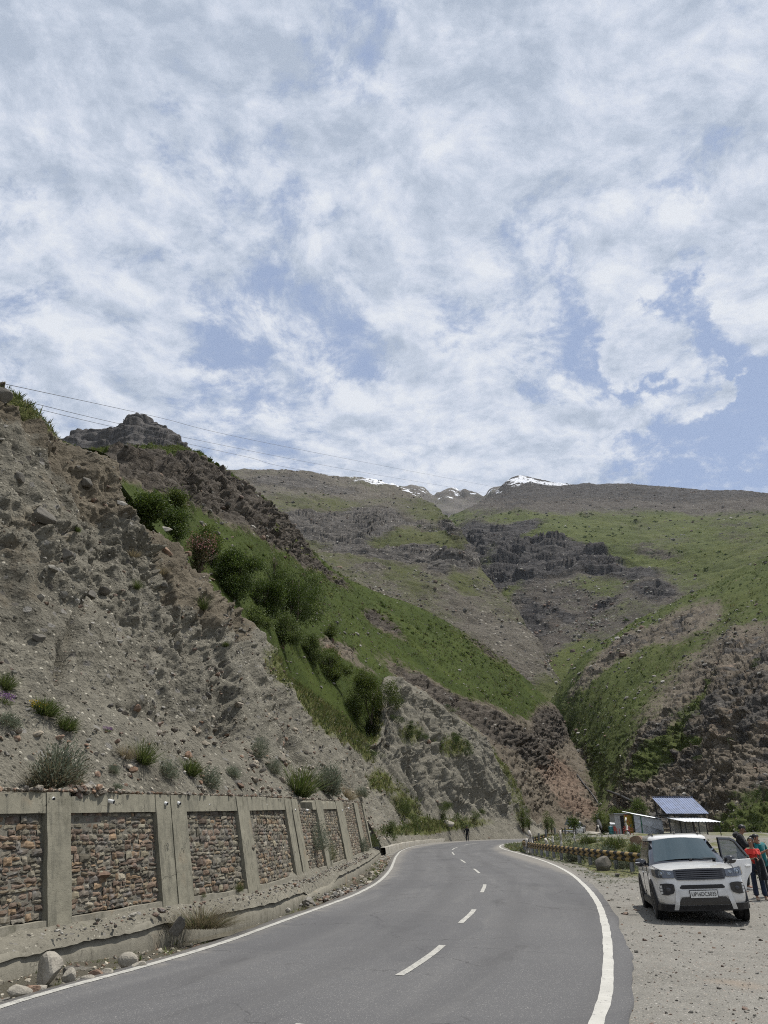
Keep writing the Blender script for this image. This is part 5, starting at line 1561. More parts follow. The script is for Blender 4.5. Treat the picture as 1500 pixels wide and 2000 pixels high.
    def chair():
        r = empty('plastic_chair')
        bm = bmesh.new(); bx(bm, -.22, .22, -.22, .22, .41, .45); bm_obj('seat', bm, M_RED, r, bevel=.015)
        bm = bmesh.new()
        for k in range(4): bx(bm, -.20 + k * .11, -.13 + k * .11, .20, .225, .45, .82)
        bx(bm, -.22, .22, .198, .228, .80, .88); bm_obj('backrest', bm, M_RED, r)
        for sx in (-1, 1):
            for sy in (-1, 1):
                bm = bmesh.new(); post(bm, (sx * .22, sy * .22, 0), (sx * .19, sy * .19, .41), .045); bm_obj('leg', bm, M_RED, r)
            bm = bmesh.new(); post(bm, (sx * .23, -.2, .62), (sx * .23, .21, .66), .04); post(bm, (sx * .23, -.2, .43), (sx * .23, -.2, .62), .04); bm_obj('armrest', bm, M_RED, r)
        return r
    c0 = chair()
    spots = [(1205, 83.5, .6, 'red plastic chair in front of the grey kiosk, beside the teal bin'), (1223, 82.5, -.5, 'red plastic chair below the yellow painted board'), (1231, 82.5, .4, 'red plastic chair nearest the corrugated tin hut')]
    for i, (px, Y, a, lb) in enumerate(spots):
        c = c0 if i == 0 else copy_tree(c0)
        p = at(px, 1628, Y); c.location = (p[0], Y, gsurf(p[0], Y)); c.rotation_euler = (0, 0, a)
        tag(c, lb, 'chair', 'red chairs by the stalls')
    # triangular warning sign seen from behind, and a notice board below it
    Y = 92.0; p = at(1111, 1628, Y)
    root = empty('warning_sign', (p[0], Y, gsurf(p[0], Y))); tag(root, 'grey back of a triangular road sign on a dark post above the guard rail', 'road sign')
    zc = at(1110, 1605, Y)[2] - root.location[2]
    bm = bmesh.new(); post(bm, (0, 0, 0), (0, 0, zc + .5), .08); bm_obj('post', bm, M_BLACK, root)
    bm = bmesh.new()
    vs = [bm.verts.new(v) for v in ((-.45, -.05, zc - .35), (.45, -.05, zc - .35), (0, -.05, zc + .45), (-.45, -.08, zc - .35), (.45, -.08, zc - .35), (0, -.08, zc + .45))]
    for f in ((0, 1, 2), (5, 4, 3), (0, 3, 4, 1), (1, 4, 5, 2), (2, 5, 3, 0)): bm.faces.new([vs[i] for i in f])
    bm_obj('plate', bm, simple('sign_back', (0.14, 0.15, 0.16), 0.5, .3), root)
    Y = 90.0; p = at(1110, 1628, Y)
    root = empty('notice_board', (p[0], Y, gsurf(p[0], Y))); tag(root, 'black framed notice board with a yellow and a white band, near the bend', 'notice board')
    z1 = at(1110, 1619, Y)[2] - root.location[2]; z0 = max(.3, at(1110, 1629, Y)[2] - root.location[2]); w = 0.62
    bm = bmesh.new(); bx(bm, -w, w, -.03, .03, z0, z1); bm_obj('panel', bm, M_BLACK, root)
    bm = bmesh.new(); bx(bm, -w + .06, w - .06, -.036, -.031, z0 + (z1 - z0) * .62, z1 - .05); bm_obj('yellow_band', bm, simple('yellow_sign_paint', (0.42, 0.36, 0.06), .5), root)
    bm = bmesh.new(); bx(bm, -w + .06, w - .06, -.036, -.031, z0 + .05, z0 + (z1 - z0) * .5); bm_obj('white_band', bm, M_WHITE, root)
    for s in (-1, 1):
        bm = bmesh.new(); post(bm, (s * (w + .03), 0, 0), (s * (w + .03), 0, z1 + .05), .06); bm_obj('post', bm, M_BLACK, root)
    # whitewashed stumps behind the rail
    m, g, bs = new_mat('whitewash')
    p_ = g.obj()
    n = g.add(g.mul(g.noise(p_, 7, 5, .7), .6), g.mul(g.noise(g.mapping(p_, scale=(1, 1, .4)), 3, 3), .4))
    g.put(bs.inputs['Base Color'], g.ramp(n, [(.36, (0.14, 0.11, 0.085)), (.44, (0.40, 0.36, 0.31)), (.55, (0.58, 0.56, 0.52)), (.8, (0.68, 0.67, 0.64))]))
    bs.inputs['Roughness'].default_value = .9
    g.put(bs.inputs['Normal'], g.bump(n, .6, .03))
    st = [(1029, 1646, 58, 1.05, .12, 'short tapered whitewashed stump, first behind the start of the guard rail'), (1037, 1648, 57, 1.6, .15, 'tall thick whitewashed stump with a ragged top behind the rail'), (1066, 1645, 55, 1.05, .13, 'squat dirty whitewashed stump with flaking paint behind the rail'), (1081, 1643, 56, 1.15, .10, 'whitewashed stump with a stub branch to the left'), (1096, 1648, 52, 1.5, .085, 'slender whitewashed stump with a kinked middle, in front of the notice board'), (1122, 1637, 60, 1.05, .09, 'whitewashed stump with a small sprig on top, before the far white car'), (1170, 1624, 84, 1.0, .1, 'weathered stump standing in for an unclear upright figure next to the black pipe'), (1226, 1630, 80, 1.7, .12, 'tall whitewashed stump in front of the kiosk')]  # the one by the black pipe stands in for an unclear upright figure
    for i, (px, py, Y, h, r_, lb) in enumerate(st):
        p = at(px, py, Y); z = gsurf(p[0], Y)
        rr = np.random.default_rng(300 + i)
        n_ = 7
        bm = bmesh.new()
        pts = [(rr.normal(0, .03) * (k > 0), rr.normal(0, .03), h * k / (n_ - 1) - .05) for k in range(n_)]
        tube(bm, pts, [r_ * (1.25 - .55 * k / (n_ - 1)) * rr.uniform(.88, 1.12) for k in range(n_)], 10)
        if i in (3, 1): tube(bm, [pts[4], (pts[4][0] - .3, 0, pts[4][2] + .22)], [.05, .03], 7)
        o = bm_obj('tree_stump', bm, m, smooth_shade=True)
        o.location = (p[0], Y, z); tag(o, lb, 'stump', 'whitewashed stumps by the rail')
    # black water pipes on the hillside
    M_PIPE = simple('black_pipe', (0.016, 0.015, 0.014), .6)
    pts = []
    for (px, py) in ((1127, 1512), (1140, 1530), (1153, 1547), (1163, 1560), (1171, 1575), (1176, 1590)):
        q, n = on('grassy_hill', px, py); pts.append(q + n * .35)
    e = at(1178, 1624, 86); pts += [pts[-1] * .4 + np.array((e[0], 90, 2.6)) * .6 * 1.0, np.array((e[0], 87, 1.9)), np.array((e[0], 86, 0.5))]
    pts = [np.array(q) for q in pts]
    # keep the pipe's run smooth in depth
    bm = bmesh.new(); tube(bm, cr_curve(pts, 60), .24, 8)
    tag(bm_obj('water_pipe', bm, M_PIPE, smooth_shade=True), 'black pipe bent down the red rock face to the roadside', 'pipe', 'water pipes on the hillside')
    pts = []
    for (px, py) in ((1186, 1545), (1200, 1551), (1215, 1558), (1228, 1564), (1243, 1572)):
        q, n = on('valley_hill', px, py); pts.append(q + n * .4)
    bm = bmesh.new(); tube(bm, cr_curve(pts, 30), .34, 8)
    tag(bm_obj('water_pipe', bm, M_PIPE, smooth_shade=True), 'dark pipe slanting across the scree above the small trees and tin hut', 'pipe', 'water pipes on the hillside')
stalls()

# ------------------------------------------------------------------ boulders one can point at
def boulders():
    def g_(px, py, z=-0.02):
        p = gp(px, py, z); return (p[0], p[1], gsurf(p[0], p[1]))
    rock(g_(92, 1916), (.165, .15, .235), 437, M_BOULDER, 'tall pale blunt boulder standing at the road edge under the first full pillar', sink=.15, rot=(0.05, 0.06, 0.5))
    rock(g_(248, 1884), (.155, .135, .12), 402, M_BOULDER, 'rounded tan boulder in the ditch below the double pillar', sink=.2)
    rock(g_(271, 1889), (.16, .10, .085), 403, M_BOULDER, 'flat oblong tan stone touching the white line below the double pillar', sink=.2)
    rock(g_(132, 1916), (.13, .10, .12), 404, M_BOULDER, 'egg shaped tan stone just right of the tall pale boulder', sink=.2)
    rock(g_(40, 1940), (.15, .10, .08), 405, M_BOULDER, 'broad low stone by the white line in the near left corner', sink=.2)
    rock(g_(134, 1900), (.08, .08, .10), 406, M_BOULDER_G, 'small upright grey stone behind the egg shaped stone', sink=.2)
    rock(g_(170, 1912), (.11, .08, .06), 407, M_BOULDER, 'first flat tan stone along the ditch right of the egg shaped stone', sink=.2)
    rock(g_(190, 1905), (.12, .08, .07), 408, M_BOULDER_R, 'pinkish stone in the row of ditch stones, second from the egg shaped one', sink=.2)
    rock(g_(208, 1903), (.10, .08, .07), 409, M_BOULDER, 'pale stone in the row of ditch stones, nearest the rounded tan boulder', sink=.2)
    rock(g_(62, 1935), (.10, .08, .07), 410, M_BOULDER_R, 'brownish stone left of the foot of the tall pale boulder', sink=.2)
    rock(g_(80, 1932), (.10, .07, .06), 411, M_BOULDER, 'small tan stone at the foot of the tall pale boulder', sink=.2)
    rock((gp(345, 1830)[0], gp(345, 1830)[1] - .05, .02), (.13, .05, .22), 412, M_BOULDER_G, 'grey slab tipped against the toe wall beside the dry grass', sink=.2, rot=(.3, .35, .6))
    rock(g_(1183, 1700), (.52, .36, .36), 413, M_BOULDER_G, 'large grey boulder on the verge in front of the guard rail', sink=.25, rot=(.1, -.1, .3))
    rock(g_(1206, 1712), (.16, .12, .1), 414, M_BOULDER_G, 'small grey stone on the gravel near the white car and the verge', sink=.2)
    Y = 76; p = at(1158, 1626, Y)
    rock((p[0], Y, gsurf(p[0], Y)), (1.0, .6, .28), 415, M_BOULDER, 'long flat tan boulder on the bank between the far white car and the black pipe', sink=.2, rot=(0, .05, .15))
    Y = 46; p = at(1247, 1660, Y)
    rock((p[0], Y, gsurf(p[0], Y)), (.45, .35, .4), 416, M_BOULDER_R, 'rounded pink boulder on the bank above the guard rail, beside the car roof', sink=.3)
    q, n = on('cut_bank_hill', 875, 1612)
    rock(q, (1.0, .7, .6), 417, M_BOULDER, 'pale blocky boulder at the foot of the bank beside the walking man', sink=.35)
    # rocks caught in the bank
    L = [(190, 1512, .16, 'R', 'squarish orange brown rock standing on the slope above the wall'), (80, 1005, .75, 'G', 'largest pale grey rock jutting from the upper bank'), (320, 1142, .45, 'G', 'dark rounded rock perched near the edge of the upper bank'), (130, 1080, .45, 'G', 'pale wedge shaped rock in the middle of the upper bank'), (175, 1160, .5, 'G', 'leaning grey slab in the left of the bank'), (203, 1152, .4, 'G', 'flat grey rock beside the leaning slab in the bank'), (70, 1245, .36, 'G', 'pale angular rock low in the left of the bank'), (465, 1533, .34, 'G', 'dark slab lying on the scree just above the wall top'), (545, 1545, .3, 'G', 'grey rock above the wall between the dark slab and the big green tuft'), (270, 1383, .28, 'R', 'light tan upright rock below the broken scarp'), (118, 1445, .24, 'R', 'brown rock left of the green tuft on the lower scree'), (185, 1475, .16, 'B', 'pale rock uphill of the squarish orange brown rock'), (35, 1440, .22, 'R', 'tan rock at the left edge above the big grey bush'), (325, 1075, .8, 'R', 'dark overhanging brown boulder on the crest of the bank'), (170, 940, 0.7, 'G', 'grey boulder embedded under the top edge of the bank'), (40, 935, .5, 'G', 'grey slab in the top left of the bank'), (2, 772, 1.0, 'G', 'dark crag on the skyline at the top left corner of the bank'), (395, 1060, .5, 'R', 'brown rock at the lip of the bank next to the pink flowered shrub'), (760, 1452, .8, 'G', 'pale block under the single round tree'), (800, 1495, .7, 'G', 'flat grey rock on the second spur of the bank'), (840, 1448, 1.1, 'R', 'reddish block below the small shrubs on the second spur'), (920, 1440, 1.0, 'G', 'rock near the right edge of the second spur'), (795, 1565, .5, 'G', 'grey stone on the grassy foot of the bank beyond the wall'), (890, 1600, .5, 'R', 'reddish stone above the walking man')]
    for i, (px, py, s, k, lb) in enumerate(L):
        q, n = on('cut_bank_hill', px, py)
        r_ = np.random.default_rng(500 + i)
        s *= .62
        rock(q - np.array((0, 0, s * .35)), (s * r_.uniform(.7, 1), s * r_.uniform(.55, .9), s * r_.uniform(.5, .8)), 500 + i, dict(G=M_BOULDER_G, R=M_BOULDER_R, B=M_BOULDER)[k], lb, 'rocks in the cut bank', sink=.45, rot=(r_.uniform(-.5, .5), r_.uniform(-.5, .5), r_.uniform(0, 6)), name='rock', cat='rock')
boulders()
def stones_stuff(name, pts, sizes, cols, seed, flat=0.65, sub=1):
    """many uncountable stones as one mesh"""
    base = [rock_arrays(seed + k, (1, 1, flat), sub, cuts=7, rough=0.15) for k in range(8)]
    r = np.random.default_rng(seed)
    Vs, Fs, Cs = [], [], []
    nv = 0
    for p, s, c in zip(pts, sizes, cols):
        V, F = base[r.integers(8)]
        e = Euler((r.uniform(-.5, .5), r.uniform(-.5, .5), r.uniform(0, 6.28))).to_matrix()
        Vs.append((V * s * r.uniform(.7, 1.2, 3)) @ np.array(e).T + p); Fs.append(F + nv); nv += len(V)
        Cs.append(np.tile(c, (len(V), 1)))
    o = np_mesh(name, np.concatenate(Vs), np.concatenate(Fs), M_STONE, smooth_shade=False, colors=np.concatenate(Cs))
    tag(o, kind='stuff')
    return o
SCREE_COLS = 0.85 * np.array([(0.19, 0.18, 0.155), (0.25, 0.235, 0.20), (0.14, 0.13, 0.115), (0.22, 0.155, 0.115), (0.30, 0.28, 0.24), (0.17, 0.125, 0.10), (0.36, 0.34, 0.30)])
def scatter_on(name, n, seed, wfun):
    P, N, px, py = SURF[name]
    r = np.random.default_rng(seed)
    area = np.linalg.norm(np.cross(np.gradient(P, axis=1), np.gradient(P, axis=0)), axis=2)
    w = (wfun(P, N, px, py) * area).ravel()
    w = np.maximum(w, 0); w /= w.sum()
    k = r.choice(len(w), n, p=w)
    nn = N.reshape(-1, 3)[k]
    nn = np.where(nn[:, 2:3] < 0, -nn, nn)
    return P.reshape(-1, 3)[k] + r.normal(0, 0.05, (n, 3)), nn, px.ravel()[k], py.ravel()[k], r
def loose():
    vis = lambda px, py: (px > -80) & (px < 1580) & (py > 650) & (py < 1720)
    # scree on the bank
    P, N, px, py, r = scatter_on('cut_bank_hill', 9000, 611, lambda P, N, px, py: vis(px, py) * (0.35 + 1.2 * smooth(fbm(P / 2.2, 3, seed=613), -.1, .4)) / np.maximum(6, np.linalg.norm(P, axis=2)) ** 1.6)
    d = np.linalg.norm(P, axis=1)
    s = np.exp(r.normal(-3.55, 0.62, len(P))) * np.clip(d / 22, .7, 2.4)
    s = np.clip(s, .012, .30)
    c = SCREE_COLS[r.integers(len(SCREE_COLS), size=len(P))] * r.uniform(.7, 1.2, (len(P), 1))
    stones_stuff('scree_stones', P - N * (s * .25)[:, None], s, c, 615)
    # coarser blocks gathered on the talus just above the wall
    P, N, px, py, r = scatter_on('cut_bank_hill', 2600, 671, lambda P, N, px, py: vis(px, py) * smooth(py, 1330, 1480) * (px < 760) * (.25 + smooth(fbm(P / 1.6, 3, seed=673), -.1, .3)) / np.maximum(8, np.linalg.norm(P, axis=2)) ** 1.3)
    d = np.linalg.norm(P, axis=1)
    s = np.clip(np.exp(r.normal(-3.05, .55, len(P))) * np.clip(d / 20, .8, 2.0), .02, .20)
    c = (SCREE_COLS * np.array((1.12, 1.03, .93)))[r.integers(len(SCREE_COLS), size=len(P))] * r.uniform(.6, 1.2, (len(P), 1))
    stones_stuff('talus_stones', P - N * (s * .1)[:, None], s, c, 675, sub=2)
    # stones and crumbs that have rolled onto the wall's top
    n = 1500
    px_ = np.concatenate([r.normal(182, 26, 700), r.uniform(-40, 740, n - 700)])
    Ss = np.interp(px_, np.linspace(-60, 760, 60), [wall_s(q, 2.2) for q in np.linspace(-60, 760, 60)])
    Yw = np.interp(Ss, WL, WC[:, 1])
    heap = np.exp(-((px_ - 182) / 30) ** 2)
    u_ = r.random(n)
    off = -.42 + .46 * u_ ** .8
    sz = np.clip(np.exp(r.normal(-3.4, .5, n)), .012, .11)
    Pw = wall_pt(Ss, wtop(Yw), off)
    Pw[:, 2] += sz * .3 + heap * r.uniform(-.02, .13, n) * (1 - u_ * .6)
    fall = (r.random(n) < .22) & (heap > .4)
    Pw[fall, 2] -= r.uniform(.02, .10, fall.sum())
    stones_stuff('spilled_stones', Pw, sz, (SCREE_COLS * np.array((1.08, 1.02, .94)))[r.integers(len(SCREE_COLS), size=n)] * r.uniform(.6, 1.15, (n, 1)), 677)
    # gravel on the pull-out
    r = np.random.default_rng(617)
    n = 7500
    Y = 7.5 * (42 / 7.5) ** r.random(n) ** 1.15; X = r.uniform(-.05, 1, n) * (Y * .62) + 1.0
    sr, _ = nearest_on(LINE_R, X, Y)
    keep = (sr < -.40) & (X < Y * .66) & ((-sr < 8) | (r.random(n) < .5))
    X, Y = X[keep], Y[keep]
    s = np.clip(np.exp(r.normal(-4.35, .55, len(X))), .005, .06) * np.clip(Y / 14, .7, 1.7)
    Z = np.array([gsurf(x, y) for x, y in zip(X, Y)])
    c = SCREE_COLS[r.integers(len(SCREE_COLS), size=len(X))] * r.uniform(.6, 1.15, (len(X), 1))
    stones_stuff('gravel', np.stack([X, Y, Z + s * .1], 1), s, c, 619, flat=.6)
    # debris along the ditch
    n = 2600
    Y = 8.5 * (58 / 8.5) ** r.random(n); X = np.interp(Y, LINE_L[:, 1][:600], LINE_L[:, 0][:600]) - .14 - 1.5 * r.random(n) ** 1.3
    s = np.clip(np.exp(r.normal(-3.85, .55, n)), .008, .10) * np.clip(Y / 14, .75, 2)
    Z = np.array([gsurf(x, y) for x, y in zip(X, Y)])
    c = (SCREE_COLS[r.integers(len(SCREE_COLS), size=n)] * np.array((1.12, 1.08, 1.0))) * r.uniform(.75, 1.3, (n, 1))
    stones_stuff('ditch_gravel', np.stack([X, Y, Z + s * .15], 1), s, c, 621)
    # rubble on the ledge and collapsed stretch
    n = 900
    s_ = wall_s(60, .5) + r.random(n) * 34
    Pw = wall_pt(s_, np.full(n, .30), r.uniform(.02, .5, n))
    Pw[:, 2] = .30 + r.uniform(-.02, .08, n)
    sz = np.clip(np.exp(r.normal(-3.7, .5, n)), .01, .12)
    stones_stuff('ledge_rubble', Pw, sz, SCREE_COLS[r.integers(len(SCREE_COLS), size=n)] * r.uniform(.8, 1.3, (n, 1)), 623)
    n = 260
    Yc = r.normal(24.5, 1.6, n); Xc = np.interp(Yc, LINE_L[:, 1][:600], LINE_L[:, 0][:600]) - np.abs(r.normal(.62, .25, n))
    sz = np.clip(np.exp(r.normal(-2.9, .5, n)), .02, .2)
    stones_stuff('fallen_rubble', np.stack([Xc, Yc, -.14 + r.uniform(0, .1, n)], 1), sz, SCREE_COLS[r.integers(len(SCREE_COLS), size=n)] * r.uniform(.8, 1.2, (n, 1)), 625)
    # pale rocks on the slopes behind
    P, N, px, py, r = scatter_on('grassy_hill', 2600, 631, lambda P, N, px, py: vis(px, py) * (0.1 + smooth(fbm(P / 18, 3, seed=633), 0, .4)) / np.linalg.norm(P, axis=2) ** 1.2)
    s = np.clip(np.exp(r.normal(-1.55, .55, len(P))), .06, .9)
    stones_stuff('hillside_stones', P, s, SCREE_COLS[r.integers(len(SCREE_COLS), size=len(P))] * r.uniform(.7, 1.15, (len(P), 1)), 635)
    for key, n, sd, f in (('left_mountain', 3600, 641, lambda px, py: smooth(py, 1060, 1150) + .35), ('right_mountain', 2600, 651, lambda px, py: smooth(py, 1090, 1160) * (1 - .7 * smooth(px, 1230, 1330)) + .12), ('valley_hill', 1500, 661, lambda px, py: 0.5 + 0 * px)):
        P, N, px, py, r = scatter_on(key, n, sd, lambda P, N, px, py: vis(px, py) * f(px, py) * (.08 + smooth(fbm(P / 45, 3, seed=sd + 1), -.05, .35)) / np.linalg.norm(P, axis=2) ** 1.5)
        d = np.linalg.norm(P, axis=1)
        s = np.clip(np.exp(r.normal(-.05, .5, len(P))) * d / 620, .25, 4.0)
        stones_stuff('talus_blocks', P, s, SCREE_COLS[r.integers(len(SCREE_COLS), size=len(P))] * r.uniform(.6, 1.25, (len(P), 1)), sd + 2)
loose()

# ================================================================== VEHICLES
def paint(name, col, rough=0.22, coat=0.8):
    m, g, b = new_mat(name)
    n = g.noise(g.obj(), 3.5, 6, 0.65)
    dirt = g.mul(g.ss(g.sep(g.obj())[2], 0.25, 0.75, 1, 0), g.ss(n, 0.35, 0.65))
    c = g.mix(g.mul(dirt, 0.6), col, (0.26, 0.23, 0.18))
    g.put(b.inputs['Base Color'], c)
    g.put(b.inputs['Roughness'], g.ss(n, 0.2, 0.8, rough - 0.05, rough + 0.15))
    b.inputs['Coat Weight'].default_value = coat
    b.inputs['Coat Roughness'].default_value = 0.06
    b.inputs['Specular IOR Level'].default_value = 0.5
    return m
M_CARWHITE = paint('car_white', (0.66, 0.655, 0.635))
M_CARBLACK = simple('black_trim', (0.020, 0.020, 0.022), 0.55, var=0.25)
M_GLOSSBLACK = simple('gloss_black', (0.008, 0.009, 0.013), 0.12, spec=0.6, coat=0.6)
M_RUBBER = simple('tyre_rubber', (0.022, 0.021, 0.020), 0.85, var=0.3, scale=20, bump=0.3)
M_ALLOY = simple('alloy_rim', (0.16, 0.16, 0.165), 0.4, 0.8)
M_SILVER = simple('silver_trim', (0.60, 0.60, 0.59), 0.4, 0.1)
M_CHROME = simple('dark_chrome', (0.07, 0.07, 0.075), 0.3, 0.8)
M_PLATE = simple('plate_white', (0.66, 0.66, 0.63), 0.5)
M_INK = simple('plate_ink', (0.012, 0.012, 0.012), 0.6)
def glass_mat(name, base, metal):
    m, g, b = new_mat(name)
    n = g.noise(g.obj(), 2.5, 5, 0.6)
    g.put(b.inputs['Base Color'], g.ramp(n, [(0.3, tuple(c * .85 for c in base)), (0.7, base)]))
    b.inputs['Metallic'].default_value = metal
    b.inputs['Roughness'].default_value = 0.05
    b.inputs['Specular IOR Level'].default_value = 0.6
    b.inputs['Coat Weight'].default_value = 0.35
    b.inputs['Coat Roughness'].default_value = 0.02
    return m
M_SCREEN = glass_mat('windscreen_glass', (0.055, 0.085, 0.095), 0.5)
M_SIDEGLASS = glass_mat('side_glass', (0.06, 0.07, 0.075), 0.5)
def lens_mat():
    m, g, b = new_mat('lamp_lens')
    b.inputs['Base Color'].default_value = (0.30, 0.34, 0.39, 1)
    b.inputs['Metallic'].default_value = 0.7
    b.inputs['Roughness'].default_value = 0.16
    b.inputs['Coat Weight'].default_value = 1
    return m
M_LENS = lens_mat()
M_LAMPHOUSE = simple('lamp_housing', (0.07, 0.08, 0.10), 0.18, 0.4, coat=1.0)

def car_front_y(x, z):
    a = np.abs(x) / 0.89
    y = np.interp(a, [0, .45, .62, .80, .92, .98, 1.0], [-.86, -.85, -.83, -.775, -.68, -.5, -.2])
    return y + 0.10 * smooth(z, .78, 1.02) * (1 - 0.3 * a) + 0.07 * smooth(-z, -.40, -.22)
def fpatch(name, xs, top, bot, mat, parent, out=0.018, nz=6, thick=0.03, n=24, inv=None):
    """panel on the curved nose between top(x) and bot(x)"""
    x = np.linspace(xs[0], xs[-1], n)
    zt = np.interp(x, xs, top); zb = np.interp(x, xs, bot)
    t = np.linspace(0, 1, nz)[:, None]
    Z = zb * (1 - t) + zt * t
    X = np.broadcast_to(x, Z.shape)
    dx = (car_front_y(X + .01, Z) - car_front_y(X - .01, Z)) / .02
    nx = dx / np.sqrt(1 + dx * dx); ny = -1 / np.sqrt(1 + dx * dx)
    Y = car_front_y(X, Z)
    A = np.stack([X + nx * out, Y + ny * out, Z], -1)
    B = np.stack([X + nx * (out - thick), Y + ny * (out - thick), Z], -1)
    ring = lambda G: np.concatenate([G[0, :-1], G[:-1, -1], G[-1, :0:-1], G[:0:-1, 0]])
    V = np.concatenate([A.reshape(-1, 3), B.reshape(-1, 3)])
    idx = np.arange(nz * n).reshape(nz, n)
    F = [grid_faces(nz, n), ]
    r = ring(idx); r2 = np.roll(r, -1)
    F.append(np.stack([r, r + nz * n, r2 + nz * n, r2], 1))
    return np_mesh(name, V, np.concatenate(F), mat, parent, smooth_shade=False)
def make_car(detail=True, white=None):
    white = white or M_CARWHITE
    root = empty('parked_car')
    # lower body
    prof = [(0.80, .26), (0.875, .36), (0.893, .55), (0.895, .74), (0.880, .92), (0.845, 1.0), (0.70, 1.0), (0.36, 1.0), (0.0, 1.0)]
    st = [(-.86, .50), (-.85, .62), (-.82, .74), (-.775, .84), (-.68, .925), (-.5, .975), (-.2, .995), (.2, 1), (.6, 1), (1.2, 1), (1.9, 1), (2.6, 1), (2.95, .985), (3.10, .94), (3.16, .80)]
    def top(y, x):
        c = np.interp(y, [-.86, -.80, -.7, -.5, -.1, .35, .62, .9, 3.2], [.955, .985, 1.005, 1.025, 1.055, 1.085, 1.10, 1.06, 1.05])
        return c - 0.055 * (abs(x) / .85) ** 2.2
    rows = []
    for y, s in st:
        half = []
        for i, (x, z) in enumerate(prof):
            xx = x * s
            zz = z if z < .95 else top(y, xx) - (.0 if i > 5 else .02)
            yy = y + 0.10 * smooth(np.array(zz), .78, 1.02) * (1 if y < -.4 else 0) * 1.0 + (0.07 * smooth(np.array(-zz), -.40, -.22) if y < -.6 else 0)
            if zz < .33 and y < -.3: zz = .30
            half.append((xx, float(yy), zz))
        rows.append([(-x, y_, z) for x, y_, z in half] + [(x, y_, z) for x, y_, z in half[-2::-1]])
    bm = bmesh.new()
    R_ = [[bm.verts.new(v) for v in r] for r in rows]
    for a, b in zip(R_, R_[1:]):
        for i in range(len(a) - 1): bm.faces.new((a[i], a[i + 1], b[i + 1], b[i]))
    for r in (R_[0], R_[-1]):
        n = len(r)
        for i in range(n // 2):
            j = n - 1 - i
            if j - 1 > i + 1: bm.faces.new((r[i], r[i + 1], r[j - 1], r[j]))
            elif j - 1 == i + 1: bm.faces.new((r[i], r[i + 1], r[j]))
    bmesh.ops.recalc_face_normals(bm, faces=bm.faces)
    bm_obj('body', bm, white, root, smooth_shade=True, subsurf=2)
    bm = bmesh.new(); bx(bm, -.72, .72, -.70, 3.0, .22, .45); bm_obj('underbody', bm, M_CARBLACK, root)
    # greenhouse
    def loft(name, lv, mat, cap=True, sub=0):
        bm = bmesh.new()
        rings = []
        for (z, xw, y0, y1) in lv:
            pts = []
            for k in range(9): pts.append((-xw + 2 * xw * k / 8, y0 + .10 * (abs(k - 4) / 4) ** 2.4 * 1.1, z))
            for k in range(1, 7): pts.append((xw, y0 + .11 + (y1 - .05 - y0 - .11) * k / 7, z))
            for k in range(9): pts.append((xw - 2 * xw * k / 8, y1 - .06 * (abs(k - 4) / 4) ** 2, z))
            for k in range(1, 7): pts.append((-xw, y1 - .05 + (y0 + .11 - y1 + .05) * k / 7, z))
            rings.append([bm.verts.new(p) for p in pts])
        for a, b in zip(rings, rings[1:]):
            n = len(a)
            for i in range(n): bm.faces.new((a[i], a[(i + 1) % n], b[(i + 1) % n], b[i]))
        if cap:
            f = rings[-1]
            for k in range(8):
                pass
            bm.faces.new(f)
        bmesh.ops.recalc_face_normals(bm, faces=bm.faces)
        return bm_obj(name, bm, mat, root, smooth_shade=True, subsurf=sub)
    loft('cabin', [(.98, .82, .46, 3.12), (1.07, .80, .58, 3.08), (1.30, .725, 1.03, 3.02), (1.53, .635, 1.47, 2.96)], M_GLOSSBLACK)
    loft('roof', [(1.515, .652, 1.435, 3.0), (1.56, .645, 1.45, 3.0), (1.605, .60, 1.55, 2.95), (1.635, .50, 1.72, 2.84), (1.648, .25, 2.0, 2.6)], white)
    # windscreen, slightly proud of the pillars
    def slab(name, q, mat, off, n=10, bow=0.0, parent=None):
        q = [np.array(v, float) for v in q]
        u = np.linspace(0, 1, n)[None, :, None]; v = np.linspace(0, 1, n)[:, None, None]
        P = (q[0] * (1 - u) + q[1] * u) * (1 - v) + (q[3] * (1 - u) + q[2] * u) * v
        nn = np.cross(q[1] - q[0], q[3] - q[0]); nn /= np.linalg.norm(nn)
        P = P + nn * (off + bow * (1 - (2 * u - 1) ** 2))
        return np_mesh(name, P, grid_faces(n, n), mat, parent or root)
    slab('windscreen', [(-.685, .70, 1.085), (.685, .70, 1.085), (.575, 1.44, 1.515), (-.575, 1.44, 1.515)], M_SCREEN, .004, bow=.06)
    for sx in (-1, 1):
        for (y0, y1, t0, t1) in ((.93, 1.75, 1.36, 1.78), (1.83, 2.62, 1.86, 2.55)):
            f = lambda y, z: (sx * (np.interp(z, [1.07, 1.30, 1.53], [.80, .725, .635]) + .006), y, z)
            q = [f(y0, 1.09), f(y1, 1.09), f(t1, 1.48), f(t0, 1.48)]
            if sx > 0: q = [q[1], q[0], q[3], q[2]]
            slab('side_window', q, M_SIDEGLASS, .008 , 4)
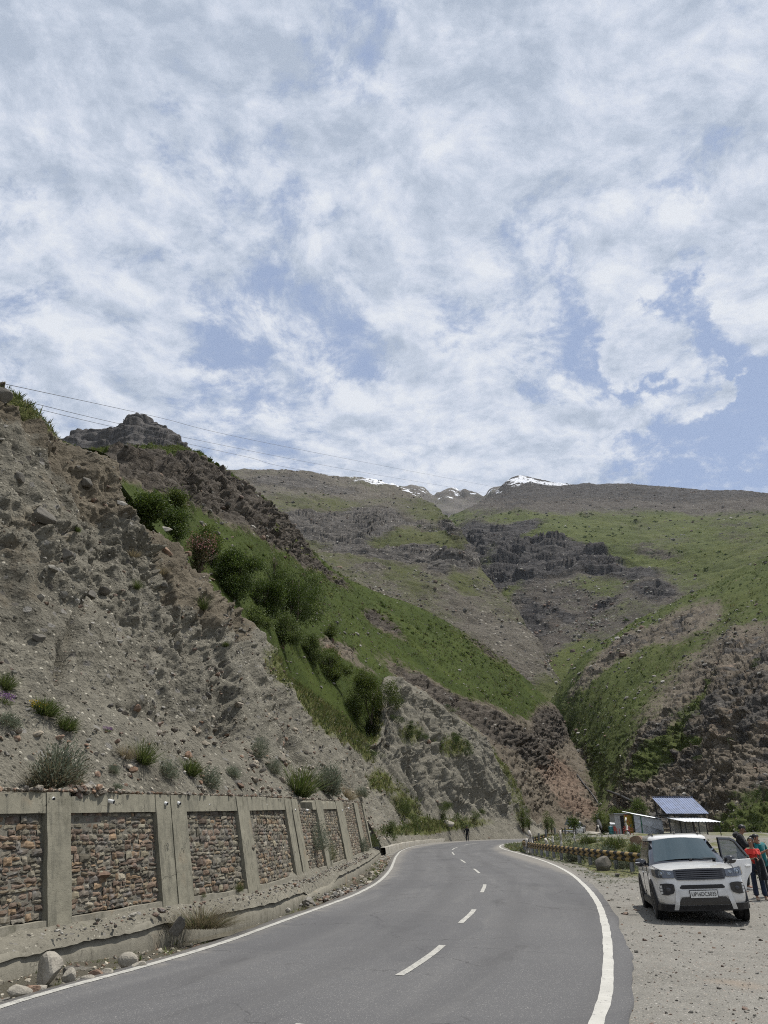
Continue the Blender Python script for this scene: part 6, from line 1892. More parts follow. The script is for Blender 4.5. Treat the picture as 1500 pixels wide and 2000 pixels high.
    # wheels and arches
    for sx in (-1, 1):
        for yy in (0.0, 2.5):
            M = Matrix.Translation((sx * .79, yy, .332)) @ Matrix.Scale(sx, 4, (1, 0, 0))
            bm = bmesh.new()
            lathe(bm, [(.20, -.11), (.30, -.115), (.325, -.09), (.332, -.05), (.332, .05), (.325, .09), (.30, .122), (.215, .118)], 36, 'x', M)
            bmesh.ops.recalc_face_normals(bm, faces=bm.faces)
            w = bm_obj('wheel', bm, M_RUBBER, root, smooth_shade=True)
            bm = bmesh.new()
            lathe(bm, [(.212, .09), (.218, .121), (.20, .122), (.19, .10), (.05, .095), (.045, .118), (.0, .12)][:-1], 36, 'x', M)
            for k in range(5):
                a = 2 * math.pi * k / 5
                Mk = M @ Matrix.Rotation(a, 4, 'X')
                bx(bm, .095, .118, -.03, .03, .03, .205, Mk)
            bmesh.ops.recalc_face_normals(bm, faces=bm.faces)
            bm_obj('rim', bm, M_ALLOY, w)
            bm = bmesh.new()
            n = 22
            rings = []
            for k in range(n + 1):
                a = R(-14) + (math.pi + R(28)) * k / n
                ring = []
                for (r, xo) in ((.365, .80), (.365, .905), (.435, .91), (.455, .895), (.455, .80)):
                    ring.append(bm.verts.new((sx * xo, yy + r * math.cos(a), .34 + r * math.sin(a))))
                rings.append(ring)
            for a, b in zip(rings, rings[1:]):
                for i in range(4): bm.faces.new((a[i], a[i + 1], b[i + 1], b[i]))
            bmesh.ops.recalc_face_normals(bm, faces=bm.faces)
            bm_obj('wheel_arch', bm, M_CARBLACK, root)
            bm = bmesh.new()
            lathe(bm, [(.375, .80), (.375, .8985)], 30, 'x', Matrix.Translation((0, yy, .34)) @ Matrix.Scale(sx, 4, (1, 0, 0)))  # near-black disc over the body, painted as the shade of the wheel opening
            bmesh.ops.recalc_face_normals(bm, faces=bm.faces)
            bm_obj('wheel_well_shade', bm, simple('wheel_well_shade', (0.006, 0.006, 0.006), .95) if 'wheel_well_shade' not in MATS else MATS['wheel_well_shade'], root)
        bm = bmesh.new(); bx(bm, *sorted((sx * .86, sx * .905)), .42, 2.08, .24, .37); bm_obj('sill', bm, M_CARBLACK, root, bevel=.01)
        # door shut lines and handle
        for ys in (.48, 1.45):
            bm = bmesh.new(); bx(bm, *sorted((sx * .885, sx * .897)), ys, ys + .008, .40, 1.02); bm_obj('door_seam', bm, M_CARBLACK, root)
        bm = bmesh.new(); bx(bm, *sorted((sx * .895, sx * .935)), 1.18, 1.38, .86, .895); bm_obj('door_handle', bm, white, root, bevel=.012)
        # mirror
        bm = bmesh.new()
        bmesh.ops.create_icosphere(bm, subdivisions=3, radius=1)
        for v in bm.verts:
            x, y, z = v.co
            v.co = (sx * (.965) + x * .125, .86 + y * .075, 1.085 + np.sign(z) * abs(z) ** .75 * .085)
        o = bm_obj('mirror', bm, M_GLOSSBLACK, root, smooth_shade=True)
        bm = bmesh.new(); bx(bm, *sorted((sx * .80, sx * .90)), .84, .90, 1.02, 1.07); bm_obj('mirror_arm', bm, M_CARBLACK, o)
        bm = bmesh.new(); bx(bm, *sorted((sx * .99, sx * 1.085)), .775, .79, 1.075, 1.095); bm_obj('indicator', bm, M_SILVER, o, bevel=.006)
        bm = bmesh.new(); tube(bm, [(sx * .52, 1.62, 1.635), (sx * .50, 2.2, 1.665), (sx * .51, 2.75, 1.635)], .014, 6); bm_obj('roof_rail', bm, M_CARBLACK, root)
    # nose
    fpatch('grille', [-.50, -.46, 0, .46, .50], [.985, .99, 1.0, .99, .985], [.86, .80, .795, .80, .86], M_GLOSSBLACK, root, out=.012)
    for z in (.83, .865, .90, .935, .97):
        fpatch('grille_bar', [-.45, .45], [z + .010, z + .010], [z - .007, z - .007], M_CHROME, root, out=.030, nz=2)
    for sx in (-1, 1):
        xs = [.50, .62, .80, .885]; tp = [.975, .98, 1.0, .995]; bt = [.84, .835, .845, .885]
        if sx < 0: xs, tp, bt = [-x for x in xs[::-1]], tp[::-1], bt[::-1]
        h = fpatch('headlight', xs, tp, bt, M_LAMPHOUSE, root, out=.022, n=30, nz=8)
        for (cx, cz, r) in ((.73, .918, .066), (.59, .905, .045)):
            cx *= sx
            cy = float(car_front_y(np.array(cx), np.array(cz)))
            M = Matrix.Translation((cx, cy - .018, cz)) @ Matrix.Rotation(sx * R(28) if abs(cx) > .65 else sx * R(10), 4, 'Z') @ Matrix.Rotation(R(90), 4, 'X')
            bm = bmesh.new(); lathe(bm, [(r, -.02), (r, .016), (r * .84, .018), (r * .80, .004), (r * .5, .004), (r * .45, .02), (r * .2, .028)], 28, 'z', M)
            bmesh.ops.recalc_face_normals(bm, faces=bm.faces)
            bm_obj('reflector', bm, M_LENS, h, smooth_shade=False)
        xs = [.53, .56, .67, .77, .785]; tp = [.715, .735, .745, .73, .67]; bt = [.62, .56, .525, .54, .60]
        if sx < 0: xs, tp, bt = [-x for x in xs[::-1]], tp[::-1], bt[::-1]
        fg = fpatch('fog_lamp_recess', xs, tp, bt, M_GLOSSBLACK, root, out=.045, n=26, thick=.06)
        cx = sx * .66; cy = float(car_front_y(np.array(cx), np.array(.625)))
        bm = bmesh.new(); lathe(bm, [(.045, -.02), (.045, .02), (.025, .03)], 20, 'z', Matrix.Translation((cx, cy - .042, .625)) @ Matrix.Rotation(R(90), 4, 'X'))
        bmesh.ops.recalc_face_normals(bm, faces=bm.faces); bm_obj('fog_lamp', bm, M_CHROME, fg)
        for k in range(3):
            a = [sx * .735, sx * .772]; a.sort()
            fpatch('running_light', a, [.705 - k * .055] * 2, [.665 - k * .055] * 2, M_SILVER, fg, out=.055, nz=2, n=4)
        a = [.52, .86]
        if sx < 0: a = [-.86, -.52]
        fpatch('corner_cladding', a, [.36, .36], [.24, .24], M_CARBLACK, root, out=.022, n=18)
        b = [(.525, .26), (.60, .26), (.505, .60), (.42, .60)]
        # silver leg of the skid plate, slanting outwards to the bottom
        zz = np.linspace(.255, .60, 8); xi = np.interp(zz, [.255, .60], [.52, .425]); xo = np.interp(zz, [.255, .60], [.605, .515])
        X = sx * np.stack([xi, (xi + xo) / 2, xo]); Z = np.stack([zz] * 3)
        Y = car_front_y(X, Z) - .034
        np_mesh('skid_leg', np.stack([X, Y, Z], -1), grid_faces(3, 8), M_SILVER, root, smooth_shade=False)
    fpatch('upper_intake', [-.43, -.40, .40, .43], [.665, .705, .705, .665], [.645, .635, .635, .645], M_CARBLACK, root, out=.014)
    fpatch('skid_bar', [-.515, -.46, .46, .515], [.585, .612, .612, .585], [.50, .50, .50, .50], M_SILVER, root, out=.032)
    fpatch('lower_intake', [-.50, -.42, .42, .50], [.385, .485, .485, .385], [.345, .345, .345, .345], M_GLOSSBLACK, root, out=.016)
    fpatch('lower_bumper', [-.56, .56], [.335, .335], [.235, .235], M_CARBLACK, root, out=.028)
    pl = fpatch('number_plate', [-.255, .255], [.60, .60], [.475, .475], M_PLATE, root, out=.052, n=6, nz=3)
    fr = fpatch('plate_frame', [-.268, .268], [.612, .612], [.463, .463], M_CARBLACK, pl, out=.048, n=6, nz=3)
    if detail:
        t = text_mesh('plate_text', 'UP16DC5035', .104, M_INK, pl)
        t.location = (0.0, -.918, .537); t.rotation_euler = (R(90), 0, 0); t.scale = (.80, 1.0, 1)
        # bonnet creases and shut line
        for sx in (-1, 1):
            bm = bmesh.new()
            P = [(sx * x, y, top(y, x) + .001) for x, y in ((.80, .50), (.785, .1), (.76, -.3), (.72, -.58))]
            tube(bm, P, .006, 6); bm_obj('bonnet_seam', bm, M_CARBLACK, root)
        for (x0, x1) in ((-.42, .10), (.16, .60)):
            bm = bmesh.new()
            tube(bm, [(x0, .735, 1.135), ((x0 + x1) / 2, .70, 1.135), (x1, .72, 1.13)], .012, 6); bx(bm, x1 - .03, x1 + .03, .64, .72, 1.10, 1.135)
            bm_obj('wiper', bm, M_CARBLACK, root)
        bm = bmesh.new(); tube(bm, [(0, 1.75, 1.64), (0, 1.80, 1.70), (.0, 1.83, 1.76)], [.02, .008, .004], 8); bm_obj('antenna', bm, M_CARBLACK, root)
        # rear passenger door standing open
        ang = R(46)
        hinge = empty('open_door'); hinge.parent = root
        hinge.location = (.885, 1.46, 0); hinge.rotation_euler = (0, 0, R(90) - ang)
        out = [(0.0, .33), (.52, .33), (.60, .36), (.66, .46), (.74, .60), (.86, .70), (.98, .76), (1.03, .86), (1.05, .98), (1.03, 1.05), (0, 1.05)]
        def plate(name, poly, x_th, mat, y0):
            bm = bmesh.new()
            a = [bm.verts.new((x, y0, z)) for x, z in poly]; b = [bm.verts.new((x, y0 + x_th, z)) for x, z in poly]
            bm.faces.new(a); bm.faces.new(b[::-1])
            n = len(poly)
            for i in range(n): bm.faces.new((a[i], b[i], b[(i + 1) % n], a[(i + 1) % n]))
            bmesh.ops.recalc_face_normals(bm, faces=bm.faces)
            return bm_obj(name, bm, mat, hinge, bevel=.012)
        plate('door_panel', out, .10, white, -.05)
        plate('door_lining', [(x * .97 + .01, z * .99 + .005) for x, z in out], .02, M_CARBLACK, .052)
        plate('door_frame', [(0, 1.045), (.0, 1.54), (.46, 1.52), (.62, 1.47), (1.03, 1.09), (1.03, 1.045), (.94, 1.09), (.60, 1.41), (.45, 1.46), (.05, 1.48), (.05, 1.045)], .05, M_GLOSSBLACK, -.03)
        plate('door_window', [(.05, 1.05), (.05, 1.48), (.45, 1.46), (.60, 1.41), (.94, 1.09), (.94, 1.05)], .012, MATS['door_glass'] if 'door_glass' in MATS else door_glass(), -.005)
        bm = bmesh.new(); bx(bm, .76, .96, -.085, -.05, .88, .915); bm_obj('door_handle', bm, white, hinge, bevel=.01)
        bm = bmesh.new(); bx(bm, .83, .93, -.056, -.049, .86, .93); bm_obj('handle_recess', bm, M_SILVER, hinge)
    return root
def door_glass():
    m, g, b = new_mat('door_glass')
    b.inputs['Base Color'].default_value = (0.10, 0.12, 0.13, 1)
    b.inputs['Roughness'].default_value = 0.04; b.inputs['Specular IOR Level'].default_value = 0.9; b.inputs['Alpha'].default_value = 0.55
    b.inputs['Metallic'].default_value = 0.3
    return m
car = make_car()
car.location = (6.67, 17.2, -0.055)
car.rotation_euler = (R(-0.4), R(-2.4), -0.222)
tag(car, 'white compact SUV parked on the gravel with a rear door open, number plate UP16DC5035', 'car')
far_car = make_car(False, paint('far_car_white', (0.62, 0.62, 0.61)))
_p = at(1131, 1633, 103)
far_car.location = (_p[0], 103, gsurf(_p[0], 103) - 0.1); far_car.rotation_euler = (0, 0, R(160))
tag(far_car, 'white car far down the road, only its roof and window showing over the bank', 'car')

# ================================================================== PEOPLE
def skin_obj(name, verts, edges, mat, parent=None, sub=2, smooth_shade=True):
    """one continuous limbed surface: verts = {key: (pos, (rx, ry))}, edges = key pairs; the first key is the root"""
    keys = list(verts)
    me = bpy.data.meshes.new(name)
    me.from_pydata([verts[k][0] for k in keys], [(keys.index(a), keys.index(b)) for a, b in edges], [])
    o = link(bpy.data.objects.new(name, me), parent)
    o.modifiers.new('skin', 'SKIN').use_smooth_shade = True
    sv = me.skin_vertices[0] if me.skin_vertices else None
    if sv is None:
        bpy.context.view_layer.objects.active = o
        sv = me.skin_vertices[0]
    for i, k in enumerate(keys):
        r = verts[k][1]
        sv.data[i].radius = r if hasattr(r, '__len__') else (r, r)
        sv.data[i].use_root = (i == 0)
    s = o.modifiers.new('sub', 'SUBSURF'); s.levels = sub; s.render_levels = sub
    me.materials.append(mat)
    return o
def V3(*a): return np.array(a, float)
M_SKIN = simple('skin', (0.26, 0.145, 0.095), 0.55, spec=0.35, var=0.1, scale=14)
M_HAIR = simple('black_hair', (0.010, 0.009, 0.009), 0.5, spec=0.4, scale=60, var=0.5)
M_EYE = simple('eye_white', (0.6, 0.58, 0.55), 0.3); M_IRIS = simple('iris', (0.02, 0.013, 0.01), 0.2); M_LIP = simple('lips', (0.24, 0.09, 0.07), 0.5); M_BROW = M_HAIR
def cloth(name, col, var=0.3):
    m, g, b = new_mat(name)
    p = g.obj()
    n = g.noise(g.mapping(p, scale=(1, 1, .45)), 7, 4, .6, .4)
    g.put(b.inputs['Base Color'], g.ramp(n, [(.3, tuple(c * (1 - var) for c in col)), (.7, tuple(min(1, c * (1 + var)) for c in col))]))
    b.inputs['Roughness'].default_value = 0.9; b.inputs['Specular IOR Level'].default_value = .15
    b.inputs['Sheen Weight'].default_value = .2
    g.put(b.inputs['Normal'], g.bump(n, .9, .03))
    return m
def hand(vd, ed, wrist, key, d, side, curl, sc=1.0):
    """palm, four fingers and a thumb continuing from wrist along direction d; side = thumb side; curl = palm-ward direction"""
    d = d / np.linalg.norm(d); side = side - d * (side @ d); side /= np.linalg.norm(side); curl = curl - d * (curl @ d) - side * (curl @ side); curl /= np.linalg.norm(curl)
    pk = key + 'palm'
    vd[pk] = (wrist + d * .055 * sc, (.034 * sc, .018 * sc)); ed.append((key, pk))
    for i, (off, L) in enumerate(((.026, .070), (.009, .078), (-.009, .073), (-.026, .056))):
        a = wrist + d * .092 * sc + side * off * sc
        b = a + (d * .75 + curl * .45) * L * .5 * sc
        c = b + (d * .45 + curl * .85) * L * .5 * sc
        prev = pk
        for j, q in enumerate((a, b, c)):
            k = f'{key}f{i}{j}'; vd[k] = (q, (.0088 - .0012 * j) * sc); ed.append((prev, k)); prev = k
    a = wrist + d * .03 * sc + side * .036 * sc; b = a + (d * .6 + side * .5 + curl * .3) * .035 * sc; c = b + (d * .8 + curl * .4) * .03 * sc
    prev = pk
    for j, q in enumerate((a, b, c)):
        k = f'{key}t{j}'; vd[k] = (q, (.0115 - .0015 * j) * sc); ed.append((prev, k)); prev = k
def head_parts(root, c, yaw, pitch, h, hair='short', glasses=False, sc=1.0):
    """face features and hair fixed to a head whose centre is c; h = head height"""
    M = Matrix.Translation(Vector(c)) @ Matrix.Rotation(yaw, 4, 'Z') @ Matrix.Rotation(pitch, 4, 'X')
    s = h / .23
    T = lambda x, y, z: M @ Vector((x * s, y * s, z * s))
    def ball(name, p, r, mat, parent=root, sub=2):
        bm = bmesh.new(); bmesh.ops.create_icosphere(bm, subdivisions=sub, radius=1)
        for v in bm.verts: v.co = M @ Vector((p[0] * s + v.co.x * r[0] * s, p[1] * s + v.co.y * r[1] * s, p[2] * s + v.co.z * r[2] * s))
        return bm_obj(name, bm, mat, parent, smooth_shade=True)
    for sx in (-1, 1):
        e = ball('eye', (sx * .031, -.083, .002), (.015, .010, .009), M_EYE)
        ball('iris', (sx * .031, -.091, .002), (.0075, .004, .0075), M_IRIS, e)
        ball('eyebrow', (sx * .032, -.090, .024), (.020, .006, .004), M_BROW)
        ball('ear', (sx * .078, .008, -.005), (.012, .022, .032), M_SKIN)
    ball('nose', (0, -.100, -.020), (.013, .017, .026), M_SKIN)
    ball('mouth', (0, -.086, -.058), (.025, .010, .008), M_LIP)
    if hair == 'short':
        bm = bmesh.new(); bmesh.ops.create_icosphere(bm, subdivisions=4, radius=1)
        dele = []
        for v in bm.verts:
            x, y, z = v.co
            n = 1 + .03 * math.sin(9 * x + 5 * z) * math.cos(8 * y)
            v.co = M @ Vector((x * .084 * s * n, (.012 + y * .102) * s * n, (.030 + z * .096) * s * n))
            if (z < .12 and y < -.30) or z < -.55: dele.append(v)
        bmesh.ops.delete(bm, geom=dele, context='VERTS')
        bm_obj('hair', bm, M_HAIR, root, smooth_shade=True)
    else:
        bm = bmesh.new(); bmesh.ops.create_icosphere(bm, subdivisions=4, radius=1)
        dele = []
        for v in bm.verts:
            x, y, z = v.co
            v.co = M @ Vector((x * .085 * s, (.014 + y * .103) * s, (.022 + z * .100) * s))
            if (y < -.42 and z < .52) or z < -.75: dele.append(v)
        bmesh.ops.delete(bm, geom=dele, context='VERTS')
        hb = bm_obj('hair', bm, M_HAIR, root, smooth_shade=True)
        bm = bmesh.new(); tube(bm, [T(.0, .10, .02), T(.012, .135, -.03), T(.015, .13, -.10), T(.015, .11, -.20), T(.01, .10, -.28)], [.03 * s, .04 * s, .034 * s, .026 * s, .008 * s], 10)
        bm_obj('ponytail', bm, M_HAIR, root, smooth_shade=True)
    if glasses:
        bm = bmesh.new()
        for sx in (-1, 1):
            tube(bm, [T(sx * .032 + .022 * math.cos(a), -.104, .001 + .017 * math.sin(a)) for a in np.linspace(0, 6.28, 13)], .0025 * s, 5, cap=False)
            tube(bm, [T(sx * .054, -.100, .006), T(sx * .080, .005, .010)], .0025 * s, 5)
        tube(bm, [T(-.010, -.106, .004), T(.010, -.106, .004)], .0025 * s, 5)
        bm_obj('spectacles', bm, M_IRIS, root)
def head_skin(vd, ed, neck_key, c, yaw, pitch, h):
    M = Matrix.Rotation(yaw, 4, 'Z') @ Matrix.Rotation(pitch, 4, 'X')
    s = h / .23
    T = lambda x, y, z: np.array(c) + np.array(M @ Vector((x * s, y * s, z * s)))
    vd['jaw'] = (T(0, -.022, -.075), (.054 * s, .060 * s)); vd['cheek'] = (T(0, -.008, -.025), (.070 * s, .080 * s)); vd['brow'] = (T(0, .004, .035), (.076 * s, .088 * s)); vd['crown'] = (T(0, .010, .085), (.058 * s, .066 * s))
    ed += [(neck_key, 'jaw'), ('jaw', 'cheek'), ('cheek', 'brow'), ('brow', 'crown')]

def person(loc, rz, label, H, J, top, top_r, leg, leg_r, shoes, hair, head_yaw, head_pitch, sleeves='long', glasses=False, group=None, hood=False, frill=None, cut=None):
    """J: joints in a frame facing -y: pelvis, chest, neck, head, and l/r shoulder elbow wrist hip knee ankle"""
    root = empty('person', loc, rz)
    tag(root, label, 'person', group)
    hh = H / 7.5
    vd, ed = {}, []
    P = J
    vd['pelvis'] = (P['pelvis'], (.125 * H / 1.7, .085 * H / 1.7)); vd['waist'] = ((P['pelvis'] * .55 + P['chest'] * .45), (.115 * H / 1.7, .078 * H / 1.7)); vd['chest'] = (P['chest'], (.135 * H / 1.7, .09 * H / 1.7)); vd['neckb'] = (P['neck'], .052 * H / 1.7)
    ed += [('pelvis', 'waist'), ('waist', 'chest'), ('chest', 'neckb')]
    head_skin(vd, ed, 'neckb', P['head'], head_yaw, head_pitch, hh * 1.02)
    for s in 'lr':
        vd[s + 'sh'] = (P[s + 'sh'], .052 * H / 1.7); vd[s + 'el'] = (P[s + 'el'], .038 * H / 1.7); vd[s + 'wr'] = (P[s + 'wr'], .026 * H / 1.7)
        vd[s + 'hip'] = (P[s + 'hip'], .080 * H / 1.7); vd[s + 'kn'] = (P[s + 'kn'], .055 * H / 1.7); vd[s + 'an'] = (P[s + 'an'], .038 * H / 1.7)
        ft = P[s + 'an'] + P.get('foot', V3(0, -.14, -.045)) * H / 1.7
        vd[s + 'toe'] = (ft, (.038 * H / 1.7, .026 * H / 1.7))
        ed += [('chest', s + 'sh'), (s + 'sh', s + 'el'), (s + 'el', s + 'wr'), ('pelvis', s + 'hip'), (s + 'hip', s + 'kn'), (s + 'kn', s + 'an'), (s + 'an', s + 'toe')]
        d = P[s + 'wr'] - P[s + 'el']
        hand(vd, ed, P[s + 'wr'], s + 'wr', d, V3(1 if s == 'l' else -1, -.3, .6) * (1 if s == 'l' else 1), P.get('curl', V3(0, -.2, -1)), H / 1.7)
    skin_obj('body', vd, ed, M_SKIN, root)
    head_parts(root, P['head'], head_yaw, head_pitch, hh * 1.02, hair, glasses)
    # upper garment
    k = H / 1.7
    v2, e2 = {}, []
    v2['a'] = (P['pelvis'] + V3(0, 0, top_r.get('hem', -.02)), (top_r['w'][0] * k, top_r['d'][0] * k)); v2['b'] = (P['pelvis'] * .5 + P['chest'] * .5, (top_r['w'][1] * k, top_r['d'][1] * k)); v2['c'] = (P['chest'], (top_r['w'][2] * k, top_r['d'][2] * k)); v2['d'] = (P['chest'] * .45 + P['neck'] * .55, (top_r['w'][3] * k, top_r['d'][3] * k))
    e2 += [('a', 'b'), ('b', 'c'), ('c', 'd')]
    for s in 'lr':
        v2[s + 's'] = (P[s + 'sh'], top_r['arm'][0] * k); e2.append(('c', s + 's'))
        if sleeves == 'long':
            v2[s + 'e'] = (P[s + 'el'], top_r['arm'][1] * k); v2[s + 'w'] = (P[s + 'wr'] * .93 + P[s + 'el'] * .07, top_r['arm'][2] * k); e2 += [(s + 's', s + 'e'), (s + 'e', s + 'w')]
        else:
            f = .33 if sleeves == 'short' else .75
            v2[s + 'e'] = (P[s + 'sh'] * (1 - f) + P[s + 'el'] * f, top_r['arm'][1] * k); e2.append((s + 's', s + 'e'))
    tp = skin_obj('top', v2, e2, top, root)
    # trousers
    v3, e3 = {}, []
    v3['p'] = (P['pelvis'], (.135 * k, .098 * k))
    for s in 'lr':
        v3[s + 'h'] = (P[s + 'hip'], leg_r[0] * k); v3[s + 'k'] = (P[s + 'kn'], leg_r[1] * k); v3[s + 'a'] = (P[s + 'an'] + V3(0, 0, .0), leg_r[2] * k)
        e3 += [('p', s + 'h'), (s + 'h', s + 'k'), (s + 'k', s + 'a')]
    skin_obj('trousers', v3, e3, leg, root)
    for s in 'lr':
        a = P[s + 'an']; f = P.get('foot', V3(0, -.14, -.045)) * k
        v4 = {'a': (a + V3(0, .035, -.045), .044 * k), 'b': (a + f * .5 + V3(0, 0, -.035), (.044 * k, .036 * k)), 'c': (a + f + V3(0, -.02, -.012), (.042 * k, .028 * k))}
        skin_obj('shoe', v4, [('a', 'b'), ('b', 'c')], shoes, root)
    return root, tp

def foot(px, py, z0=0.05):
    z = z0
    for _ in range(8):
        p = gp(px, py, z); z = gsurf(p[0], p[1])
    return p[0], p[1], z
def people():
    black = cloth('black_jacket', (0.014, 0.014, 0.016)); jeans = cloth('dark_jeans', (0.018, 0.025, 0.045)); dark = cloth('dark_trousers', (0.020, 0.022, 0.024)); red = cloth('red_blouse', (0.56, 0.045, 0.035), .2); teal = cloth('teal_top', (0.012, 0.135, 0.145), .25)
    white = simple('white_shoe', (.62, .60, .57), .6); beige = simple('beige_shoe', (.42, .33, .25), .7); blk = simple('black_shoe', (.02, .02, .02), .5)
    # man in black hooded jacket, seen side on, looking down at his hands
    p = foot(1462, 1737)
    J = dict(pelvis=V3(0, 0, .95), chest=V3(.0, -.02, 1.32), neck=V3(0, -.06, 1.51), head=V3(0, -.12, 1.64),
             lsh=V3(.20, -.02, 1.42), lel=V3(.235, -.16, 1.17), lwr=V3(.10, -.37, 1.27), rsh=V3(-.20, -.02, 1.42), rel=V3(-.235, -.15, 1.17), rwr=V3(-.06, -.38, 1.30),
             lhip=V3(.10, 0, .92), lkn=V3(.12, -.03, .50), lan=V3(.13, .02, .085), rhip=V3(-.10, 0, .92), rkn=V3(-.12, -.04, .50), ran=V3(-.14, .0, .085))
    tr = dict(w=(.175, .18, .195, .115), d=(.14, .15, .155, .10), arm=(.10, .082, .06), hem=-.08)
    r, tp = person(p, R(62), 'tall man in a black hooded jacket standing behind the open car door, head bowed', 1.80, J, black, tr, dark, (.098, .08, .068), white, 'short', 0.0, R(24), glasses=True, group='people standing by the white car')
    bm = bmesh.new(); bmesh.ops.create_icosphere(bm, subdivisions=3, radius=1)
    for v in bm.verts: v.co = (v.co.x * .17, .045 + v.co.y * .135, 1.475 + v.co.z * (.105 if v.co.y > -.2 else .06))
    bm_obj('hood', bm, black, r, smooth_shade=True)
    # girl in a red frilled blouse holding a black jacket
    p = foot(1487, 1758); z = p[2]
    J = dict(pelvis=V3(0, 0, .80), chest=V3(0, .0, 1.10), neck=V3(0, -.005, 1.255), head=V3(-.005, -.02, 1.385),
             lsh=V3(.145, 0, 1.185), lel=V3(.185, .01, .95), lwr=V3(.075, -.19, .955), rsh=V3(-.145, 0, 1.185), rel=V3(-.19, .02, .94), rwr=V3(-.02, -.20, .975),
             lhip=V3(.085, 0, .78), lkn=V3(.10, -.01, .43), lan=V3(.115, .0, .08), rhip=V3(-.085, 0, .78), rkn=V3(-.09, -.02, .43), ran=V3(-.10, -.03, .08), foot=V3(.03, -.14, -.045))
    tr = dict(w=(.135, .118, .135, .095), d=(.10, .09, .098, .07), arm=(.062, .068, .05), hem=-.03)
    r, tp = person(p, R(-14), 'girl in a bright red frilled blouse and dark jeans holding a folded black jacket', 1.50, J, red, tr, jeans, (.092, .076, .085), beige, 'long', R(-32), R(4), sleeves='short', group='people standing by the white car')
    # frill across the chest
    bm = bmesh.new()
    n = 44
    rings = []
    for (rr, z0, amp) in ((.118, 1.205, 0.0), (.155, 1.14, .008), (.178, 1.075, .016)):
        rings.append([bm.verts.new(((rr * 1.08 + amp * math.sin(k * 2 * math.pi / n * 11)) * math.cos(2 * math.pi * k / n), (rr * .74 + amp * math.sin(k * 2 * math.pi / n * 11)) * math.sin(2 * math.pi * k / n), z0 + (.01 * math.sin(k * 1.1) if amp else 0))) for k in range(n)])
    for a, b in zip(rings, rings[1:]):
        for k in range(n): bm.faces.new((a[k], a[(k + 1) % n], b[(k + 1) % n], b[k]))
    bm_obj('frill', bm, red, tp, smooth_shade=True)
    # the jacket she holds (a thing of its own)
    g0 = Matrix.Translation(p) @ Matrix.Rotation(R(-14), 4, 'Z')
    bm = bmesh.new()
    nu, nv = 9, 14
    grid = []
    for j in range(nv):
        t = j / (nv - 1)
        row = []
        for i in range(nu):
            u = i / (nu - 1) * 2 - 1
            row.append(bm.verts.new(g0 @ Vector((.07 + u * (.075 + .05 * t) + .03 * t, -.235 + .045 * math.cos(u * 5 + t * 2) * (.4 + t) + (.02 if t < .1 else 0), 1.0 - .52 * t + .01 * math.sin(u * 7)))))
        grid.append(row)
    for a, b in zip(grid, grid[1:]):
        for i in range(nu - 1): bm.faces.new((a[i], a[i + 1], b[i + 1], b[i]))
    o = bm_obj('jacket', bm, cloth('held_jacket', (0.012, 0.012, 0.014)), smooth_shade=True)
    s = o.modifiers.new('solid', 'SOLIDIFY'); s.thickness = .035
    tag(o, 'black jacket hanging folded from the hands of the girl in red', 'jacket')
    # woman in teal mostly hidden behind the girl
    p = foot(1503, 1751)
    J = dict(pelvis=V3(0, 0, .86), chest=V3(-.06, -.02, 1.19), neck=V3(-.14, -.06, 1.33), head=V3(-.22, -.12, 1.43),
             lsh=V3(.115, -.02, 1.29), lel=V3(.25, .03, 1.02), lwr=V3(.20, -.08, .82), rsh=V3(-.21, -.04, 1.25), rel=V3(-.26, -.15, 1.03), rwr=V3(-.16, -.32, 1.12),
             lhip=V3(.09, 0, .84), lkn=V3(.13, -.0, .46), lan=V3(.20, .03, .08), rhip=V3(-.09, 0, .84), rkn=V3(-.09, -.02, .46), ran=V3(-.08, -.0, .08))
    tr = dict(w=(.155, .14, .155, .10), d=(.11, .10, .11, .075), arm=(.07, .062, .045), hem=-.16)
    person(p, R(20), 'woman in a teal top and black trousers standing close behind the girl in red', 1.60, J, teal, tr, dark, (.098, .08, .07), blk, 'long', R(30), R(28), sleeves='half', group='people standing by the white car')
    # far man in black at the bend
    p = at(913, 1643, 106); z = 0.0
    J = dict(pelvis=V3(0, 0, .92), chest=V3(0, .0, 1.30), neck=V3(0, -.0, 1.48), head=V3(0, -.02, 1.62),
             lsh=V3(.20, 0, 1.40), lel=V3(.30, .02, 1.14), lwr=V3(.40, -.02, .92), rsh=V3(-.20, 0, 1.40), rel=V3(-.24, .03, 1.12), rwr=V3(-.24, -.05, .86),
             lhip=V3(.09, 0, .90), lkn=V3(.10, -.03, .48), lan=V3(.11, .05, .085), rhip=V3(-.09, 0, .90), rkn=V3(-.10, -.05, .48), ran=V3(-.10, -.12, .085))
    J = {k_: v_ * 1.1 for k_, v_ in J.items()}
    tr = dict(w=(.19, .165, .18, .11), d=(.13, .12, .13, .09), arm=(.085, .07, .05), hem=-.20)
    person((p[0], 106, z), R(170), 'lone man in dark clothes on foot at the inside edge of the far bend', 1.9, J, black, tr, cloth('black_trousers', (.012, .012, .013)), (.10, .085, .07), simple('pale_shoe', (.35, .42, .5), .6), 'short', 0, 0)
people()

